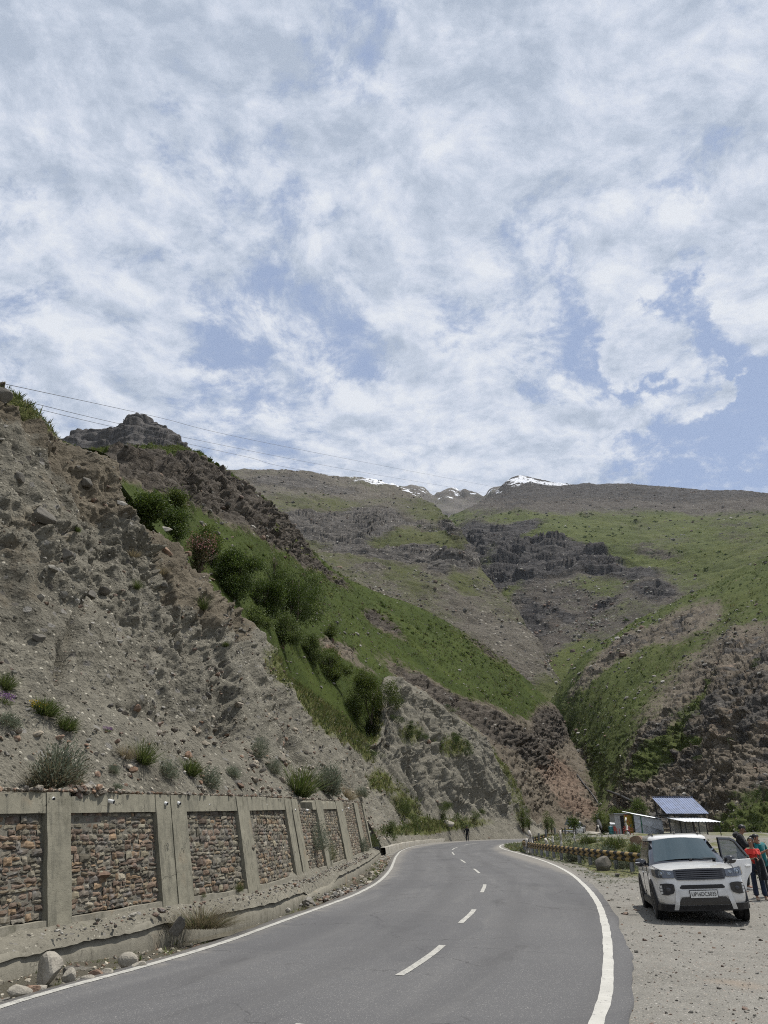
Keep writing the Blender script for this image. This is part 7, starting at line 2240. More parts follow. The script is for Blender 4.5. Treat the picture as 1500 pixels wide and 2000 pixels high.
# ================================================================== VEGETATION
def leaf_mat(name, rough=0.6, trans=0.33):
    m, g, b = new_mat(name)
    t = g.n('ShaderNodeAttribute', attribute_name='tint').outputs['Color']
    n = g.noise(g.obj(), 30, 2)
    k = g.ss(n, .3, .7, .8, 1.2)
    c = g.vmath('MULTIPLY', t, g.comb(k, k, k))
    g.put(b.inputs['Base Color'], c)
    b.inputs['Roughness'].default_value = rough
    b.inputs['Specular IOR Level'].default_value = .25
    tr = g.n('ShaderNodeBsdfTranslucent'); g.put(tr.inputs[0], c)
    mx = g.n('ShaderNodeMixShader'); mx.inputs[0].default_value = trans
    nt = m.node_tree
    nt.links.new(b.outputs[0], mx.inputs[1]); nt.links.new(tr.outputs[0], mx.inputs[2])
    nt.links.new(mx.outputs[0], nt.nodes['Material Output'].inputs[0])
    return m
M_LEAF = leaf_mat('leaf')
def bark_mat():
    m, g, b = new_mat('bark')
    n = g.noise(g.mapping(g.obj(), scale=(6, 6, 1.2)), 3, 5, .7)
    g.put(b.inputs['Base Color'], g.ramp(n, [(.3, (0.045, 0.035, 0.026)), (.7, (0.15, 0.12, 0.09))]))
    b.inputs['Roughness'].default_value = .95
    g.put(b.inputs['Normal'], g.bump(n, .8, .03))
    return m
M_BARK = bark_mat()
def leaves(centers, dirs, L, W, r, cols):
    """diamond leaf at each centre lying along dirs"""
    n = len(centers)
    d = dirs / (np.linalg.norm(dirs, axis=1)[:, None] + 1e-9)
    s = np.cross(d, r.normal(size=(n, 3))); s /= np.linalg.norm(s, axis=1)[:, None] + 1e-9
    nn = np.cross(d, s)
    L = L[:, None]; W = W[:, None]
    a = centers - d * L * .5; c = centers + d * L * .5
    b = centers + s * W * .5 + nn * W * .12 - d * L * .05; e = centers - s * W * .5 + nn * W * .12 - d * L * .05
    V = np.stack([a, b, c, e], 1).reshape(-1, 3)
    F = np.arange(n * 4).reshape(n, 4)
    return V, F, np.repeat(cols, 4, 0)
def crown_arrays(r, w, h, n, leaf, pal, lobes=9, droop=0.0, base=0.12, sphere=1.0):
    """leaf clumps through several lobes of uneven size"""
    ctr, rad = [], []
    for k in range(lobes):
        a = r.uniform(0, 6.28); q = r.uniform(0, .62) ** .7
        zz = r.uniform(base + .18, .84)
        wid = math.sin(math.pi * min(1, (zz - base) / (1 - base) * .9 + .12)) * .5
        ctr.append((math.cos(a) * q * w * wid * 1.35, math.sin(a) * q * w * wid * 1.35, zz * h)); rad.append(r.uniform(.11, .27))
    ctr = np.array(ctr); rad = np.array(rad)
    # twig clumps on and inside the lobes, leaves gather round the twigs
    nt = max(20, n // 40)
    k = r.integers(lobes, size=nt)
    v = r.normal(size=(nt, 3)); v /= np.linalg.norm(v, axis=1)[:, None]
    q = r.uniform(.45, 1.08, nt)[:, None]
    T = ctr[k] + v * q * rad[k][:, None] * np.array((w, w, h * .9))
    T = T[T[:, 2] > base * h * .6]
    v = v[:len(T)]
    j = r.integers(len(T), size=n)
    sp = leaf * 2.0
    C = T[j] + r.normal(0, 1, (n, 3)) * sp * np.array((1, 1, .8))
    out = C - np.array((0, 0, h * .45)); out /= np.linalg.norm(out, axis=1)[:, None] + 1e-9
    D = out + r.normal(0, .7, (n, 3)) + np.array((0, 0, .25 - droop))
    tw = r.uniform(.60, 1.40, len(T))[j][:, None]
    cols = pal[r.integers(len(pal), size=n)] * tw * r.uniform(.85, 1.15, (n, 1))
    return leaves(C, D, leaf * r.uniform(.7, 1.4, n), leaf * .62 * r.uniform(.7, 1.3, n), r, cols)
DARK = np.array([(0.030, 0.050, 0.012), (0.042, 0.066, 0.015), (0.055, 0.082, 0.019), (0.070, 0.095, 0.024)])
MID = np.array([(0.045, 0.066, 0.016), (0.062, 0.088, 0.022), (0.080, 0.105, 0.028), (0.10, 0.12, 0.035)])
LITE = np.array([(0.062, 0.090, 0.030), (0.085, 0.115, 0.042), (0.11, 0.135, 0.052)])
SAGE = np.array([(0.105, 0.130, 0.088), (0.145, 0.170, 0.120), (0.18, 0.20, 0.145), (0.095, 0.110, 0.070)])
STRAW = np.array([(0.20, 0.17, 0.10), (0.25, 0.21, 0.13), (0.16, 0.13, 0.085)])
def tree(name, loc, w, h, n, leaf, pal, seed, label, cat='tree', group=None, trunk=True, lobes=9, lean=(0, 0), extra=None):
    r = np.random.default_rng(seed)
    pal = pal * np.array((1.12, 1.12, .85))
    root = empty(name, tuple(float(v) for v in loc))
    tag(root, label, cat, group)
    V, F, C = crown_arrays(r, w, h, n, leaf, pal, lobes, base=.0 if not trunk else .08)
    V = V + np.stack([V[:, 2] * lean[0], V[:, 2] * lean[1], 0 * V[:, 2]], 1)
    if extra is not None:
        V2, F2, C2 = extra(r, w, h)
        F = np.concatenate([F, F2 + len(V)]); V = np.concatenate([V, V2]); C = np.concatenate([C, C2])
    np_mesh('crown', V, F, M_LEAF, root, colors=C, smooth_shade=False)
    bm = bmesh.new()
    k = 4 if trunk else 3
    for i in range(k):
        a = r.uniform(0, 6.28); q = r.uniform(.1, .3)
        top = Vector((math.cos(a) * w * q, math.sin(a) * w * q, h * r.uniform(.5, .8)))
        mid = Vector((top.x * .35 + r.normal(0, .04) * w, top.y * .35, h * .3))
        b0 = Vector((r.normal(0, .02) * w, r.normal(0, .02) * w, -.25))
        tr_ = .028 * h * (1 if trunk else .6)
        tube(bm, [b0, mid, top], [tr_, tr_ * .7, tr_ * .25], 7)
        for q2 in range(2):
            e = mid + Vector((r.normal(0, .2) * w, r.normal(0, .2) * w, h * .25))
            tube(bm, [mid, e], [tr_ * .45, tr_ * .12], 5)
    bm_obj('trunk', bm, M_BARK, root, smooth_shade=True)
    return root
def blades(r, n, rad, h, width, lean, pal, spread=1.0, seg=3):
    """thin stems or blades fanning from a small base"""
    a = r.uniform(0, 6.28, n); q = np.sqrt(r.random(n)) * rad
    B = np.stack([np.cos(a) * q, np.sin(a) * q, np.zeros(n)], 1)
    tilt = (q / (rad + 1e-6)) * lean + r.normal(0, .18, n)
    a2 = a + r.normal(0, .4, n)
    D = np.stack([np.cos(a2) * np.sin(tilt), np.sin(a2) * np.sin(tilt), np.cos(tilt)], 1)
    H = h * r.uniform(.55, 1.1, n)
    side = np.stack([-np.sin(a2 + r.normal(0, 1, n)), np.cos(a2), np.zeros(n)], 1)
    side /= np.linalg.norm(side, axis=1)[:, None]
    out = np.stack([np.cos(a2), np.sin(a2), -.35 * np.ones(n)], 1)
    W = width * r.uniform(.6, 1.3, n)
    P = []
    for k in range(seg + 1):
        t = k / seg
        c = B + D * (H * t)[:, None] + out * (H * t * t * .28 * spread)[:, None]
        w = (W * (1 - t) ** .6 * .5 + .0004)[:, None]
        P += [c - side * w, c + side * w]
    V = np.stack(P, 1)                       # n, 2(seg+1), 3
    m = 2 * (seg + 1)
    base = np.arange(n)[:, None] * m
    F = np.concatenate([base + np.array([[2 * k, 2 * k + 1, 2 * k + 3, 2 * k + 2]]) for k in range(seg)])
    c = pal[r.integers(len(pal), size=n)] * r.uniform(.75, 1.25, (n, 1))
    C = np.repeat(c[:, None], m, 1)
    return V.reshape(-1, 3), F, C.reshape(-1, 3)
def join(*arrs):
    V, F, C, k = [], [], [], 0
    for v, f, c in arrs:
        V.append(v); F.append(f + k); C.append(c); k += len(v)
    return np.concatenate(V), np.concatenate(F), np.concatenate(C)
def sage_arrays(r, w, h, pal, n=420, dry=0.25):
    """soft dome of small leaves on fine stems, with dry stalks below"""
    nb = int(n * 9)
    ph = r.uniform(0, 6.28, 3)
    a = r.uniform(0, 6.28, nb); ce = r.uniform(-.12, 1, nb)
    se = np.sqrt(np.maximum(0, 1 - ce ** 2))
    D = np.stack([np.cos(a) * se, np.sin(a) * se, ce], 1)
    lob = 1 + .16 * np.sin(3 * a + ph[0]) + .12 * np.sin(5 * a + 4 * ce + ph[1]) + .10 * np.sin(9 * a - 6 * ce + ph[2])
    rad = r.uniform(.15, 1, nb) ** .55 * lob
    P = D * rad[:, None] * np.array((w * .5, w * .5, h * .85)) + np.array((0, 0, h * .08)) + r.normal(0, w * .03, (nb, 3))
    c = pal[r.integers(len(pal), size=nb)] * r.uniform(.7, 1.3, (nb, 1))
    low = r.random(nb) < dry * 1.6 * (1 - np.clip(P[:, 2] / h, 0, 1))
    c = np.where(low[:, None], STRAW[r.integers(3, size=nb)] * .7, c)
    B = leaves(P, D + np.array((0, 0, .35)) + r.normal(0, .45, P.shape), w * r.uniform(.05, .12, nb), w * r.uniform(.012, .026, nb), r, c)
    A = blades(r, n // 3, w * .16, h * 1.05, w * .010, 1.0, pal, .3)
    C = blades(r, int(n * dry), w * .25, h * .8, w * .010, 1.3, STRAW * .75, .5)
    return join(A, B, C)
def plant(name, loc, arr, label, cat, group=None, normal=None, tilt=0.35):
    V, F, C = arr
    o = np_mesh(name, V, F, M_LEAF, colors=C, smooth_shade=False)
    o.location = tuple(float(v) for v in loc)
    if normal is not None:
        n = Vector(normal); z = Vector((0, 0, 1))
        d = (z * (1 - tilt) + n * tilt).normalized()
        o.rotation_euler = z.rotation_difference(d).to_euler()
    tag(o, label, cat, group)
    return o
def vegetation():
    GR = 'trees and shrubs along the lip of the cut bank'
    mpp = lambda p: float(np.linalg.norm(p)) / 1440.0
    T = [  # base px, py, width px, height px, palette, leaf, label, lobes
        (345, 1052, 70, 66, DARK, 'dark rounded shrub tucked behind the crest of the bank, highest of the row', 8),
        (285, 1008, 66, 40, DARK, 'low dark shrub at the upper end of the row under the rocky crest', 6),
        (340, 988, 44, 34, MID, 'small shrub standing alone on the turf above the highest shrubs', 6),
        (410, 1100, 70, 78, MID, 'mid green shrub right behind the pink flowered bush', 8),
        (462, 1172, 104, 108, DARK, 'broad dark tree between the pink flowered bush and the biggest tree', 11),
        (575, 1240, 128, 142, DARK, 'biggest and darkest tree of the row on the green slope', 14),
        (515, 1205, 70, 92, DARK, 'narrow dark tree crowding the left side of the biggest tree', 8),
        (552, 1262, 62, 78, LITE, 'lighter green bushy tree in front of the biggest tree', 8),
        (500, 1222, 60, 40, LITE, 'low light green bush above the tan notch of the bank', 6),
        (610, 1290, 64, 54, LITE, 'pale green bush just below the biggest tree', 7),
        (640, 1318, 72, 58, MID, 'mid green bush halfway between the biggest tree and the lone round tree', 8),
        (656, 1330, 50, 46, MID, 'small bush touching the reddish scar of bare earth', 6),
        (645, 1246, 30, 32, MID, 'tiny bush alone on the turf right of the biggest tree', 5),
        (722, 1402, 100, 106, MID, 'lone round bright green tree overhanging the dark gully of the bank', 13)]
    for i, (px, py, w, h, pal, lb, lobes) in enumerate(T):
        p, n = on('grassy_hill', px, py)
        if px == 722: p = at(725, 1408, 108)
        k = mpp(p)
        W, H = w * k * 1.08, h * k * .98
        nn = int(3000 + 1.9 * w * h)
        tree('shrub_tree', p - np.array((0, 0, .25)), W, H, nn, 0.15 * (0.8 + k * 4), pal, 700 + i, lb, 'tree' if h > 70 else 'shrub', GR, lobes=lobes + 4, trunk=False)
    p, n = on('grassy_hill', 388, 1122); p = at(388, 1130, 45.5)
    k = mpp(p)
    def pink(r, w, h):
        m = 420
        a = r.uniform(0, 6.28, m); q = np.sqrt(r.random(m)) * .5
        P = np.stack([np.cos(a) * q * w, np.sin(a) * q * w, h * r.uniform(.55, 1.0, m)], 1)
        return leaves(P, r.normal(size=(m, 3)), np.full(m, .09), np.full(m, .08), r, np.array([(0.32, 0.15, 0.15)]) * r.uniform(.6, 1.3, (m, 1)))
    tree('shrub_tree', p, 62 * k, 88 * k, 5200, .11, np.array([(0.05, 0.052, 0.026), (0.07, 0.06, 0.035), (0.09, 0.06, 0.042), (0.045, 0.055, 0.02)]), 731, 'brownish bush covered with small pink flowers at the lip of the bank', 'shrub', GR, lobes=9, extra=pink)
    p, n = on('grassy_hill', 536, 1140); k = mpp(p)
    tree('poplar_tree', p, 22 * k, 84 * k, 1500, .13, LITE, 733, 'thin pale poplar sapling rising above the dark trees', 'tree', GR, lobes=7)
    # saplings by the bend and above the stalls
    S = [(1022, 1624, 135, 26, 62, MID, 'bushy willow sapling left of the bend at the foot of the red slope'), (1034, 1624, 136, 18, 50, MID, 'slim sapling just right of the bushy willow at the foot of the red slope'), (1069, 1622, 120, 18, 50, MID, 'loose sapling behind the whitewashed stumps'), (1077, 1612, 122, 14, 38, LITE, 'small upright sapling left of the triangular road sign'),
         (1205, 1606, 92, 34, 34, MID, 'round crowned small tree leaning over the kiosk roof'), (1229, 1606, 91, 26, 32, MID, 'small tree right over the yellow painted board'), (1251, 1608, 94, 26, 46, LITE, 'taller feathery tree behind the corrugated tin hut'), (1121, 1618, 70, 12, 16, DARK, 'sprig of leaves on top of a whitewashed stump'), (1170, 1610, 100, 14, 22, MID, 'small green bush beside the black pipe')]
    for i, (px, py, Y, w, h, pal, lb) in enumerate(S):
        p = at(px, py, Y); k = mpp(p)
        if i < 7: p[2] = max(min(p[2], gsurf(p[0], Y) + .6), gsurf(p[0], Y) - .1)
        tree('sapling', p, w * k * (.62 if i < 4 else 1), h * k * (.85 if i < 4 else 1), int(350 + (1.1 if i < 4 else 2.2) * w * h), .13, pal, 760 + i, lb, 'tree', 'saplings round the bend', lobes=6)
    # shrubs on the bank and the far hill
    B = [('cut_bank_hill', 775, 1412, 22, 18), ('cut_bank_hill', 797, 1424, 26, 20), ('cut_bank_hill', 800, 1440, 18, 16), ('cut_bank_hill', 822, 1452, 26, 26), ('cut_bank_hill', 885, 1462, 28, 24), ('cut_bank_hill', 905, 1470, 22, 28), ('cut_bank_hill', 893, 1442, 18, 14), ('cut_bank_hill', 917, 1478, 20, 18), ('cut_bank_hill', 880, 1390, 30, 16), ('cut_bank_hill', 738, 1480, 24, 18), ('cut_bank_hill', 930, 1606, 32, 26), ('cut_bank_hill', 908, 1618, 30, 22), ('cut_bank_hill', 870, 1605, 40, 36), ('cut_bank_hill', 790, 1600, 60, 34), ('cut_bank_hill', 760, 1640, 26, 30),
         ('valley_hill', 1364, 1462, 20, 18), ('valley_hill', 1427, 1456, 16, 14), ('valley_hill', 1366, 1485, 16, 10), ('valley_hill', 1160, 1395, 18, 10), ('valley_hill', 1165, 1420, 14, 8), ('valley_hill', 1478, 1300, 20, 12), ('valley_hill', 1300, 1495, 16, 20), ('valley_hill', 1495, 1590, 50, 40), ('valley_hill', 1470, 1620, 40, 30), ('valley_hill', 1285, 1480, 20, 18)]
    labs = ['leftmost dark cushion shrub on the second spur, under the lone round tree', 'dark cushion shrub on the second spur below the leftmost one', 'small cushion shrub low in the upper cluster of the second spur', 'large cushion shrub at the right of the upper cluster on the second spur', 'dark shrub at the top of the right cluster on the second spur', 'drooping dark shrub in the middle of the right cluster on the second spur', 'tiny shrub above the right cluster on the second spur', 'dark shrub at the lower right of the right cluster on the second spur', 'flat shrub on the top edge of the second spur', 'shrub in the gully right below the lone round tree', 'green bush to the right of the walking man', 'grey green bush just above the walking man', 'tall green bush left of the walking man at the foot of the bank', 'spreading low bush where the wall ends', 'dark green bush against the end of the retaining wall',
            'round dark shrub alone in the middle of the rocky hill across the valley', 'second round dark shrub on the rocky hill, further right', 'small shrub below the round dark shrub on the rocky hill', 'upper dark shrub on the green flank across the valley', 'lower dark shrub on the green flank across the valley', 'shrub high on the ridge at the right edge', 'shrub on the pale scree gully of the far hill', 'large bush on the slope behind the standing people', 'low bush on the slope nearest the standing people', 'shrub at the top of the scree on the far hill']
    for i, ((sf, px, py, w, h), lb) in enumerate(zip(B, labs)):
        p, n = on(sf, px, py); k = mpp(p); r = np.random.default_rng(800 + i)
        pal = (DARK if i < 10 or sf == 'valley_hill' else MID)
        V, F, C = crown_arrays(r, w * k * 1.1, h * k * 1.2, int(300 + 2.6 * w * h), .075 * (0.7 + k * 7), pal, 6, base=.0)
        plant('shrub', p - np.array((0, 0, .1)), (V, F, C), lb, 'shrub', 'shrubs on the bare slopes', n, .3)
    # tufts and sage on the scree above the wall
    Q = [(104, 1552, 100, 92, 'sage', 'biggest grey green bush with dry brown underside, hanging over the first pillar'), (281, 1487, 46, 56, 'green', 'fresh green upright tuft in the middle of the scree above the wall'), (243, 1474, 34, 34, 'straw', 'dry straw coloured tuft beside the fresh green tuft'), (324, 1512, 48, 36, 'sagel', 'soft sage bush right of the fresh green tuft'), (372, 1512, 46, 40, 'green', 'leafy tuft between the two soft sage bushes'), (408, 1532, 50, 44, 'sagel', 'pale sage bush close to the wall top, above the double pillar'), (222, 1502, 26, 18, 'sagel', 'low pale plant near the squarish orange brown rock'), (455, 1512, 34, 24, 'sagel', 'small pale sage above the third pillar'), (585, 1552, 66, 74, 'green', 'large dark green leaning tuft near the far half of the wall'), (636, 1545, 62, 62, 'sage', 'wide grey green tuft right of the large dark green tuft'), (505, 1478, 40, 52, 'sage', 'sage clump against the dark scarp'), (535, 1508, 34, 36, 'sage', 'sage clump downhill of the one against the dark scarp'), (90, 1392, 60, 40, 'green', 'green tuft with yellow flowers at the left of the bank'), (132, 1422, 46, 34, 'green', 'green tuft right of the yellow flowered one'), (18, 1412, 50, 26, 'sagel', 'pale low sage at the left edge of the frame'), (6, 1372, 34, 28, 'purple', 'purple flowered cushion at the left edge of the frame'), (8, 1340, 34, 40, 'green', 'green tuft over the purple flowered cushion'), (208, 1426, 20, 12, 'purple', 'tiny purple flowered plant in the scree'), (267, 1148, 14, 26, 'green', 'small green tuft on the bare face of the upper bank'), (262, 1085, 30, 20, 'straw', 'dry tuft near the edge of the upper bank'), (318, 1118, 26, 24, 'straw', 'reddish dry tuft close to the dark perched rock'), (398, 1190, 24, 40, 'green', 'green tuft growing down the face below the tan notch'), (150, 1035, 16, 14, 'green', 'tiny yellow green plant high on the bank'), (225, 1535, 24, 14, 'sagel', 'pale plant at the wall top between the first and second pillars'), (680, 1558, 40, 30, 'straw', 'dry pinkish grass clump above the far part of the wall'), (705, 1552, 30, 22, 'sage', 'small sage above the far end of the wall'), (440, 1260, 16, 14, 'green', 'small plant on the second lobe of the bank')]
    for i, (px, py, w, h, kd, lb) in enumerate(Q):
        p, n = on('cut_bank_hill', px, py); r = np.random.default_rng(840 + i)
        if i == 0: p = at(104, 1540, 13.4)
        k = mpp(p); W, H = w * k * .92, h * k * .88
        if kd in ('sage', 'sagel'): arr = sage_arrays(r, W, H, SAGE if kd == 'sage' else SAGE * 1.15, 500 if w > 60 else 240, .45 if i == 0 else .18)
        elif kd == 'green': arr = join(blades(r, 200, W * .25, H, W * .03, .8, MID, .4), sage_arrays(r, W, H * .8, MID, 130, .1))
        elif kd == 'straw': arr = blades(r, 260, W * .3, H, W * .02, .9, STRAW, .8)
        else:
            arr = join(blades(r, 120, W * .35, H * .6, W * .03, 1.0, MID, .6))
            m = 160; a = r.uniform(0, 6.28, m); q = np.sqrt(r.random(m)) * .5
            Pq = np.stack([np.cos(a) * q * W, np.sin(a) * q * W, H * r.uniform(.35, .75, m)], 1)
            arr = join(arr, leaves(Pq, r.normal(size=(m, 3)), np.full(m, W * .07), np.full(m, W * .06), r, np.array([(0.20, 0.10, 0.24)]) * r.uniform(.6, 1.4, (m, 1))))
        if i == 12:
            m = 90; a = r.uniform(0, 6.28, m); q = np.sqrt(r.random(m)) * .3
            Pq = np.stack([np.cos(a) * q * W - W * .2, np.sin(a) * q * W - W * .2, H * r.uniform(.3, .6, m)], 1)
            arr = join(arr, leaves(Pq, r.normal(size=(m, 3)), np.full(m, W * .05), np.full(m, W * .045), r, np.array([(0.48, 0.33, 0.02)]) * r.uniform(.7, 1.2, (m, 1))))
        cat = 'sage bush' if 'sage' in kd else ('flowering plant' if kd == 'purple' else 'grass tuft')
        plant('sage_bush' if 'sage' in kd else ('flower_cushion' if kd == 'purple' else 'grass_tuft'), p - np.array((0, 0, .04)), arr, lb, cat, 'plants on the bank above the wall', n, .35 if i else .15)
    # plants on and under the wall
    for i, (px, py, w, h, kd, lb, z) in enumerate([(620, 1690, 36, 50, 'sage', 'grey green bush sprouting from the broken stretch of the wall', 1.0), (645, 1690, 16, 30, 'green', 'small green plant at the foot of a pillar beside the broken stretch', .6), (464, 1766, 14, 16, 'green', 'leafy weed rooted at the base of the third pillar', .42), (395, 1772, 8, 8, 'green', 'tiny weed at the base of the panel left of the third pillar', .42), (708, 1668, 22, 24, 'sage', 'tuft at the foot of the far part of the wall', .5), (738, 1655, 22, 22, 'green', 'dark tuft near the end of the wall', .5)]):
        s = wall_s(px, z); p = wall_pt(s, z, .05); k = mpp(p); r = np.random.default_rng(880 + i)
        W, H = w * k * 1.2, h * k * 1.1
        arr = sage_arrays(r, W, H, SAGE * .9 if kd == 'sage' else MID, 200 if w > 9 else 90, .1)
        plant('weed', p, arr, lb, 'weed', 'weeds on the retaining wall', None)
    p = gp(388, 1822, .0); k = mpp(p); r = np.random.default_rng(890)
    arr = join(blades(r, 700, 60 * k * .5, 44 * k, .006, 1.2, STRAW * .7, 1.0), blades(r, 200, 50 * k * .5, 36 * k, .007, 1.0, np.array([(0.06, 0.075, 0.03), (0.09, 0.10, 0.045)]), .8))
    arr[0][:, 0] *= 1.5
    plant('dry_grass_heap', (p[0] + .02, p[1], .08), arr, 'matted heap of dry straw and grass slumped over the toe wall', 'grass heap')
    # ---- uncountable ground cover
    def cover(name, P, n, size, pal, seed, per=7, lean=.9, hgt=1.0, wid=.16):
        r = np.random.default_rng(seed)
        proto = [blades(np.random.default_rng(seed + q), per, .35, 1.0 * hgt, wid, lean, np.ones((1, 3)), .6, seg=2) for q in range(6)]
        Vs, Fs, Cs, k = [], [], [], 0
        c = pal[r.integers(len(pal), size=len(P))] * r.uniform(.7, 1.3, (len(P), 1))
        for p, s, cc in zip(P, size, c):
            V, F, C = proto[r.integers(6)]
            a = r.uniform(0, 6.28); ca, sa = math.cos(a), math.sin(a)
            Vs.append(np.stack([V[:, 0] * ca - V[:, 1] * sa, V[:, 0] * sa + V[:, 1] * ca, V[:, 2]], 1) * s + p); Fs.append(F + k); Cs.append(C * cc); k += len(V)
        o = np_mesh(name, np.concatenate(Vs), np.concatenate(Fs), M_LEAF, colors=np.concatenate(Cs), smooth_shade=False)
        tag(o, kind='stuff')
    vis = lambda px, py: (px > -60) & (px < 1560) & (py > 650) & (py < 1760)
    # turf on the grassy hill
    def gw(sf, seed, lo=.45):
        return lambda P, N, px, py: vis(px, py) * GMASK[sf](P, px, py) / np.linalg.norm(P, axis=2) ** 1.5
    P, N, px, py, r = scatter_on('grassy_hill', 15000, 901, gw('grassy_hill', 1))
    cover('turf_tufts', P, N, np.clip(np.exp(r.normal(-1.35, .35, len(P))), .1, .6) * np.clip(np.linalg.norm(P, axis=1) / 90, .6, 2.2), np.concatenate([GRASSP, GRASSP * .8, MID * .9]), 903)
    P, N, px, py, r = scatter_on('grassy_hill', 230, 905, lambda P, N, px, py: vis(px, py) * (GMASK['grassy_hill'](P, px, py) * .25 * smooth(fbm(P / 14, 3, seed=909), .05, .3) + blob(px, py, [(860, 1240, 60, 26, 28, 1.0), (960, 1300, 60, 40, 35, 1.0), (760, 1215, 60, 14, 30, .5)])) / np.linalg.norm(P, axis=2) ** 1.2)
    cover('low_shrubs', P, N, np.clip(np.exp(r.normal(-.15, .4, len(P))), .4, 1.8), MID, 907, per=26, lean=1.3, hgt=.8, wid=.30)
    P, N, px, py, r = scatter_on('grassy_hill', 260, 911, lambda P, N, px, py: vis(px, py) * blob(px, py, [(975, 1285, 50, 14, 35, 1.0), (1000, 1320, 40, 14, 35, .8), (900, 1255, 40, 10, 25, .7), (780, 1212, 60, 10, 25, .5), (640, 1130, 40, 30, 40, .3), (560, 1060, 80, 20, 40, .25)]) / np.linalg.norm(P, axis=2))
    cover('pale_cushion_plants', P, N, np.clip(np.exp(r.normal(.0, .35, len(P))), .4, 2.0), np.array([(0.17, 0.19, 0.075), (0.22, 0.235, 0.11), (0.14, 0.17, 0.06)]), 913, per=26, lean=1.4, hgt=.6, wid=.30)
    P, N, px, py, r = scatter_on('valley_hill', 5200, 921, gw('valley_hill', 2))
    cover('hill_grass', P, N, np.clip(np.exp(r.normal(-.75, .4, len(P))), .2, 1.4) * np.clip(np.linalg.norm(P, axis=1) / 230, .5, 1.4), np.concatenate([GRASSP, MID * .8, DARK]), 923, wid=.26)
    P, N, px, py, r = scatter_on('cut_bank_hill', 9500, 931, lambda P, N, px, py: vis(px, py) * GMASK['cut_bank_hill'](P, px, py) / np.maximum(10, np.linalg.norm(P, axis=2)) ** 1.5)
    cover('bank_grass', P, N, np.clip(np.exp(r.normal(-1.25, .35, len(P))), .10, .7) * np.clip(np.linalg.norm(P, axis=1) / 60, .5, 1.8), np.concatenate([np.array([(0.085, 0.09, 0.03), (0.12, 0.12, 0.045), (0.15, 0.14, 0.06)]), MID * .9]), 933)
    for key, n, sd in (('left_mountain', 420, 971), ('right_mountain', 500, 975), ('valley_hill', 320, 979)):
        P, N, px, py, r = scatter_on(key, n, sd, lambda P, N, px, py: vis(px, py) * np.clip(STORE[key] - .1, 0, 1) * (.1 + smooth(fbm(P / 60, 3, seed=sd + 1), 0, .4)) / np.linalg.norm(P, axis=2) ** 1.3)
        d = np.linalg.norm(P, axis=1)
        cover('hill_scrub', P, N, np.clip(np.exp(r.normal(.1, .4, len(P))) * d / 420, .5, 6), DARK * 1.1, sd + 2, per=22, lean=1.4, hgt=.6, wid=.34)
    # verge by the guard rail and the bank behind it
    r = np.random.default_rng(941)
    n = 16000
    Y = 27.5 * (88 / 27.5) ** r.random(n); X = np.interp(Y, LINE_R[:, 1][:620], LINE_R[:, 0][:620]) + .55 + np.abs(r.exponential(3.2, n))
    d = fbm(np.stack([X, Y, 0 * X], 1) / 1.7, 3, seed=943)
    k = (d > -.12) & (X < Y * .62)
    X, Y = X[k], Y[k]
    k = (np.hypot(X - 17.2, 0) > -1) & ~((Y > 82) & (X > 22))
    X, Y = X[k], Y[k]
    sr, _ = nearest_on(LINE_R, X, Y)
    k = sr < -.6; X, Y = X[k], Y[k]
    Z = np.array([gsurf(x, y) for x, y in zip(X, Y)])
    P = np.stack([X, Y, Z - .02], 1)
    cover('verge_grass', P, None, np.clip(np.exp(r.normal(-2.25, .4, len(P))), .04, .30) * np.clip(Y / 38, .8, 1.6) * np.where(X < 10.6, .55, 1.0), np.concatenate([np.array([(0.10, 0.10, 0.035), (0.15, 0.135, 0.055), (0.19, 0.165, 0.075), (0.085, 0.10, 0.035)]), MID, SAGE * .9]), 945)
    # sage bushes on that bank
    labs = ['sage bush behind the guard rail nearest the car', 'sage bush on the mound right of the guard rail middle', 'green bush on the mound below the tin hut', 'sage bush low behind the guard rail, under the kinked stump', 'sage bush at the top of the mound under the red chairs', 'bush at the right of the mound beside the pink boulder', 'grey green bush in front of the rail near the bend', 'low sage in front of the middle posts of the guard rail', 'weed clump beside the large grey boulder on the verge']
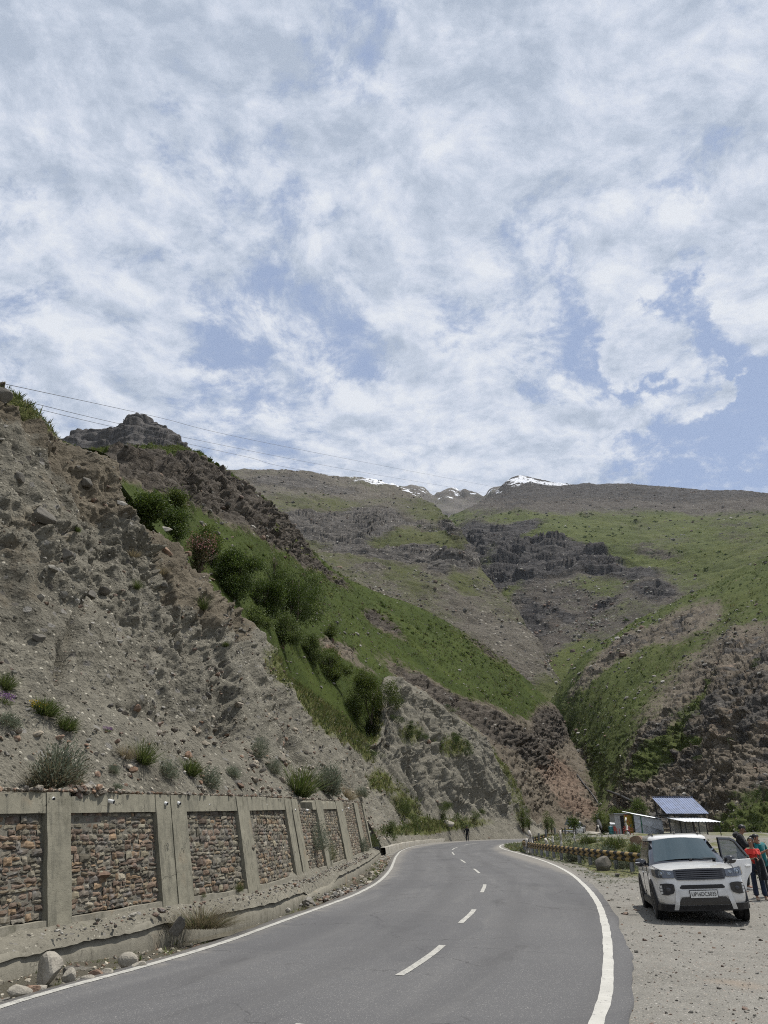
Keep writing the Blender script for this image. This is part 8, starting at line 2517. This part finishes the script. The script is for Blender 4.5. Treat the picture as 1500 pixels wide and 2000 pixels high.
    for i, (px, py, Y, w, h, kd) in enumerate([(1222, 1676, 36, 34, 18, 'sage'), (1184, 1668, 40, 40, 24, 'sage'), (1200, 1660, 46, 34, 14, 'green'), (1130, 1664, 44, 40, 22, 'sage'), (1150, 1650, 56, 26, 10, 'green'), (1240, 1668, 42, 22, 14, 'green')]):
        p = at(px, py, Y); p[2] = gsurf(p[0], Y) - .03; k = mpp(p); r = np.random.default_rng(950 + i)
        arr = sage_arrays(r, w * k * 1.3, h * k * 1.3, SAGE if kd == 'sage' else MID, 320, .15)
        plant('sage_bush', p, arr, labs[i], 'bush', 'bushes on the bank behind the guard rail')
    # ditch moss and grass
    r = np.random.default_rng(961); n = 2600
    Y = 9.2 * (50 / 9.2) ** r.random(n); X = np.interp(Y, LINE_L[:, 1][:600], LINE_L[:, 0][:600]) - .28 - 1.3 * r.random(n)
    d = fbm(np.stack([X, Y, 0 * X], 1) / .8, 3, seed=963); k = d > .10
    X, Y = X[k], Y[k]; Z = np.array([gsurf(x, y) for x, y in zip(X, Y)])
    cover('ditch_grass', np.stack([X, Y, Z - .01], 1), None, np.clip(np.exp(r.normal(-2.9, .4, len(X))), .02, .14) * np.clip(Y / 14, .8, 2), np.concatenate([MID, np.array([(0.12, 0.12, 0.03), (0.09, 0.10, 0.03)])]), 965)
GRASSP = np.array([(0.050, 0.066, 0.018), (0.072, 0.090, 0.025), (0.095, 0.108, 0.034), (0.12, 0.12, 0.045)])
GMASK = {
    'grassy_hill': lambda P, px, py: np.clip(STORE['grassy_hill'] - .35, 0, 1),
    'valley_hill': lambda P, px, py: np.clip(STORE['valley_hill'] - .35, 0, 1),
    'cut_bank_hill': lambda P, px, py: np.clip(STORE['cut_bank_hill'] - .32, 0, 1)}
vegetation()

# ------------------------------------------------------------------ the valley's air
def haze():
    bm = bmesh.new()
    bx(bm, -5200, 5200, -400, 5300, -1.6, 1950)
    m = bpy.data.materials.new('air'); m.use_nodes = True
    nt = m.node_tree; nt.nodes.clear()
    v = nt.nodes.new('ShaderNodeVolumePrincipled')
    v.inputs['Color'].default_value = (0.80, 0.88, 1.0, 1)
    v.inputs['Density'].default_value = HAZE
    v.inputs['Anisotropy'].default_value = 0.2
    o = nt.nodes.new('ShaderNodeOutputMaterial')
    nt.links.new(v.outputs[0], o.inputs['Volume'])
    ob = bm_obj('haze', bm, m)
    tag(ob, kind='stuff')
HAZE = 0.00002
haze()
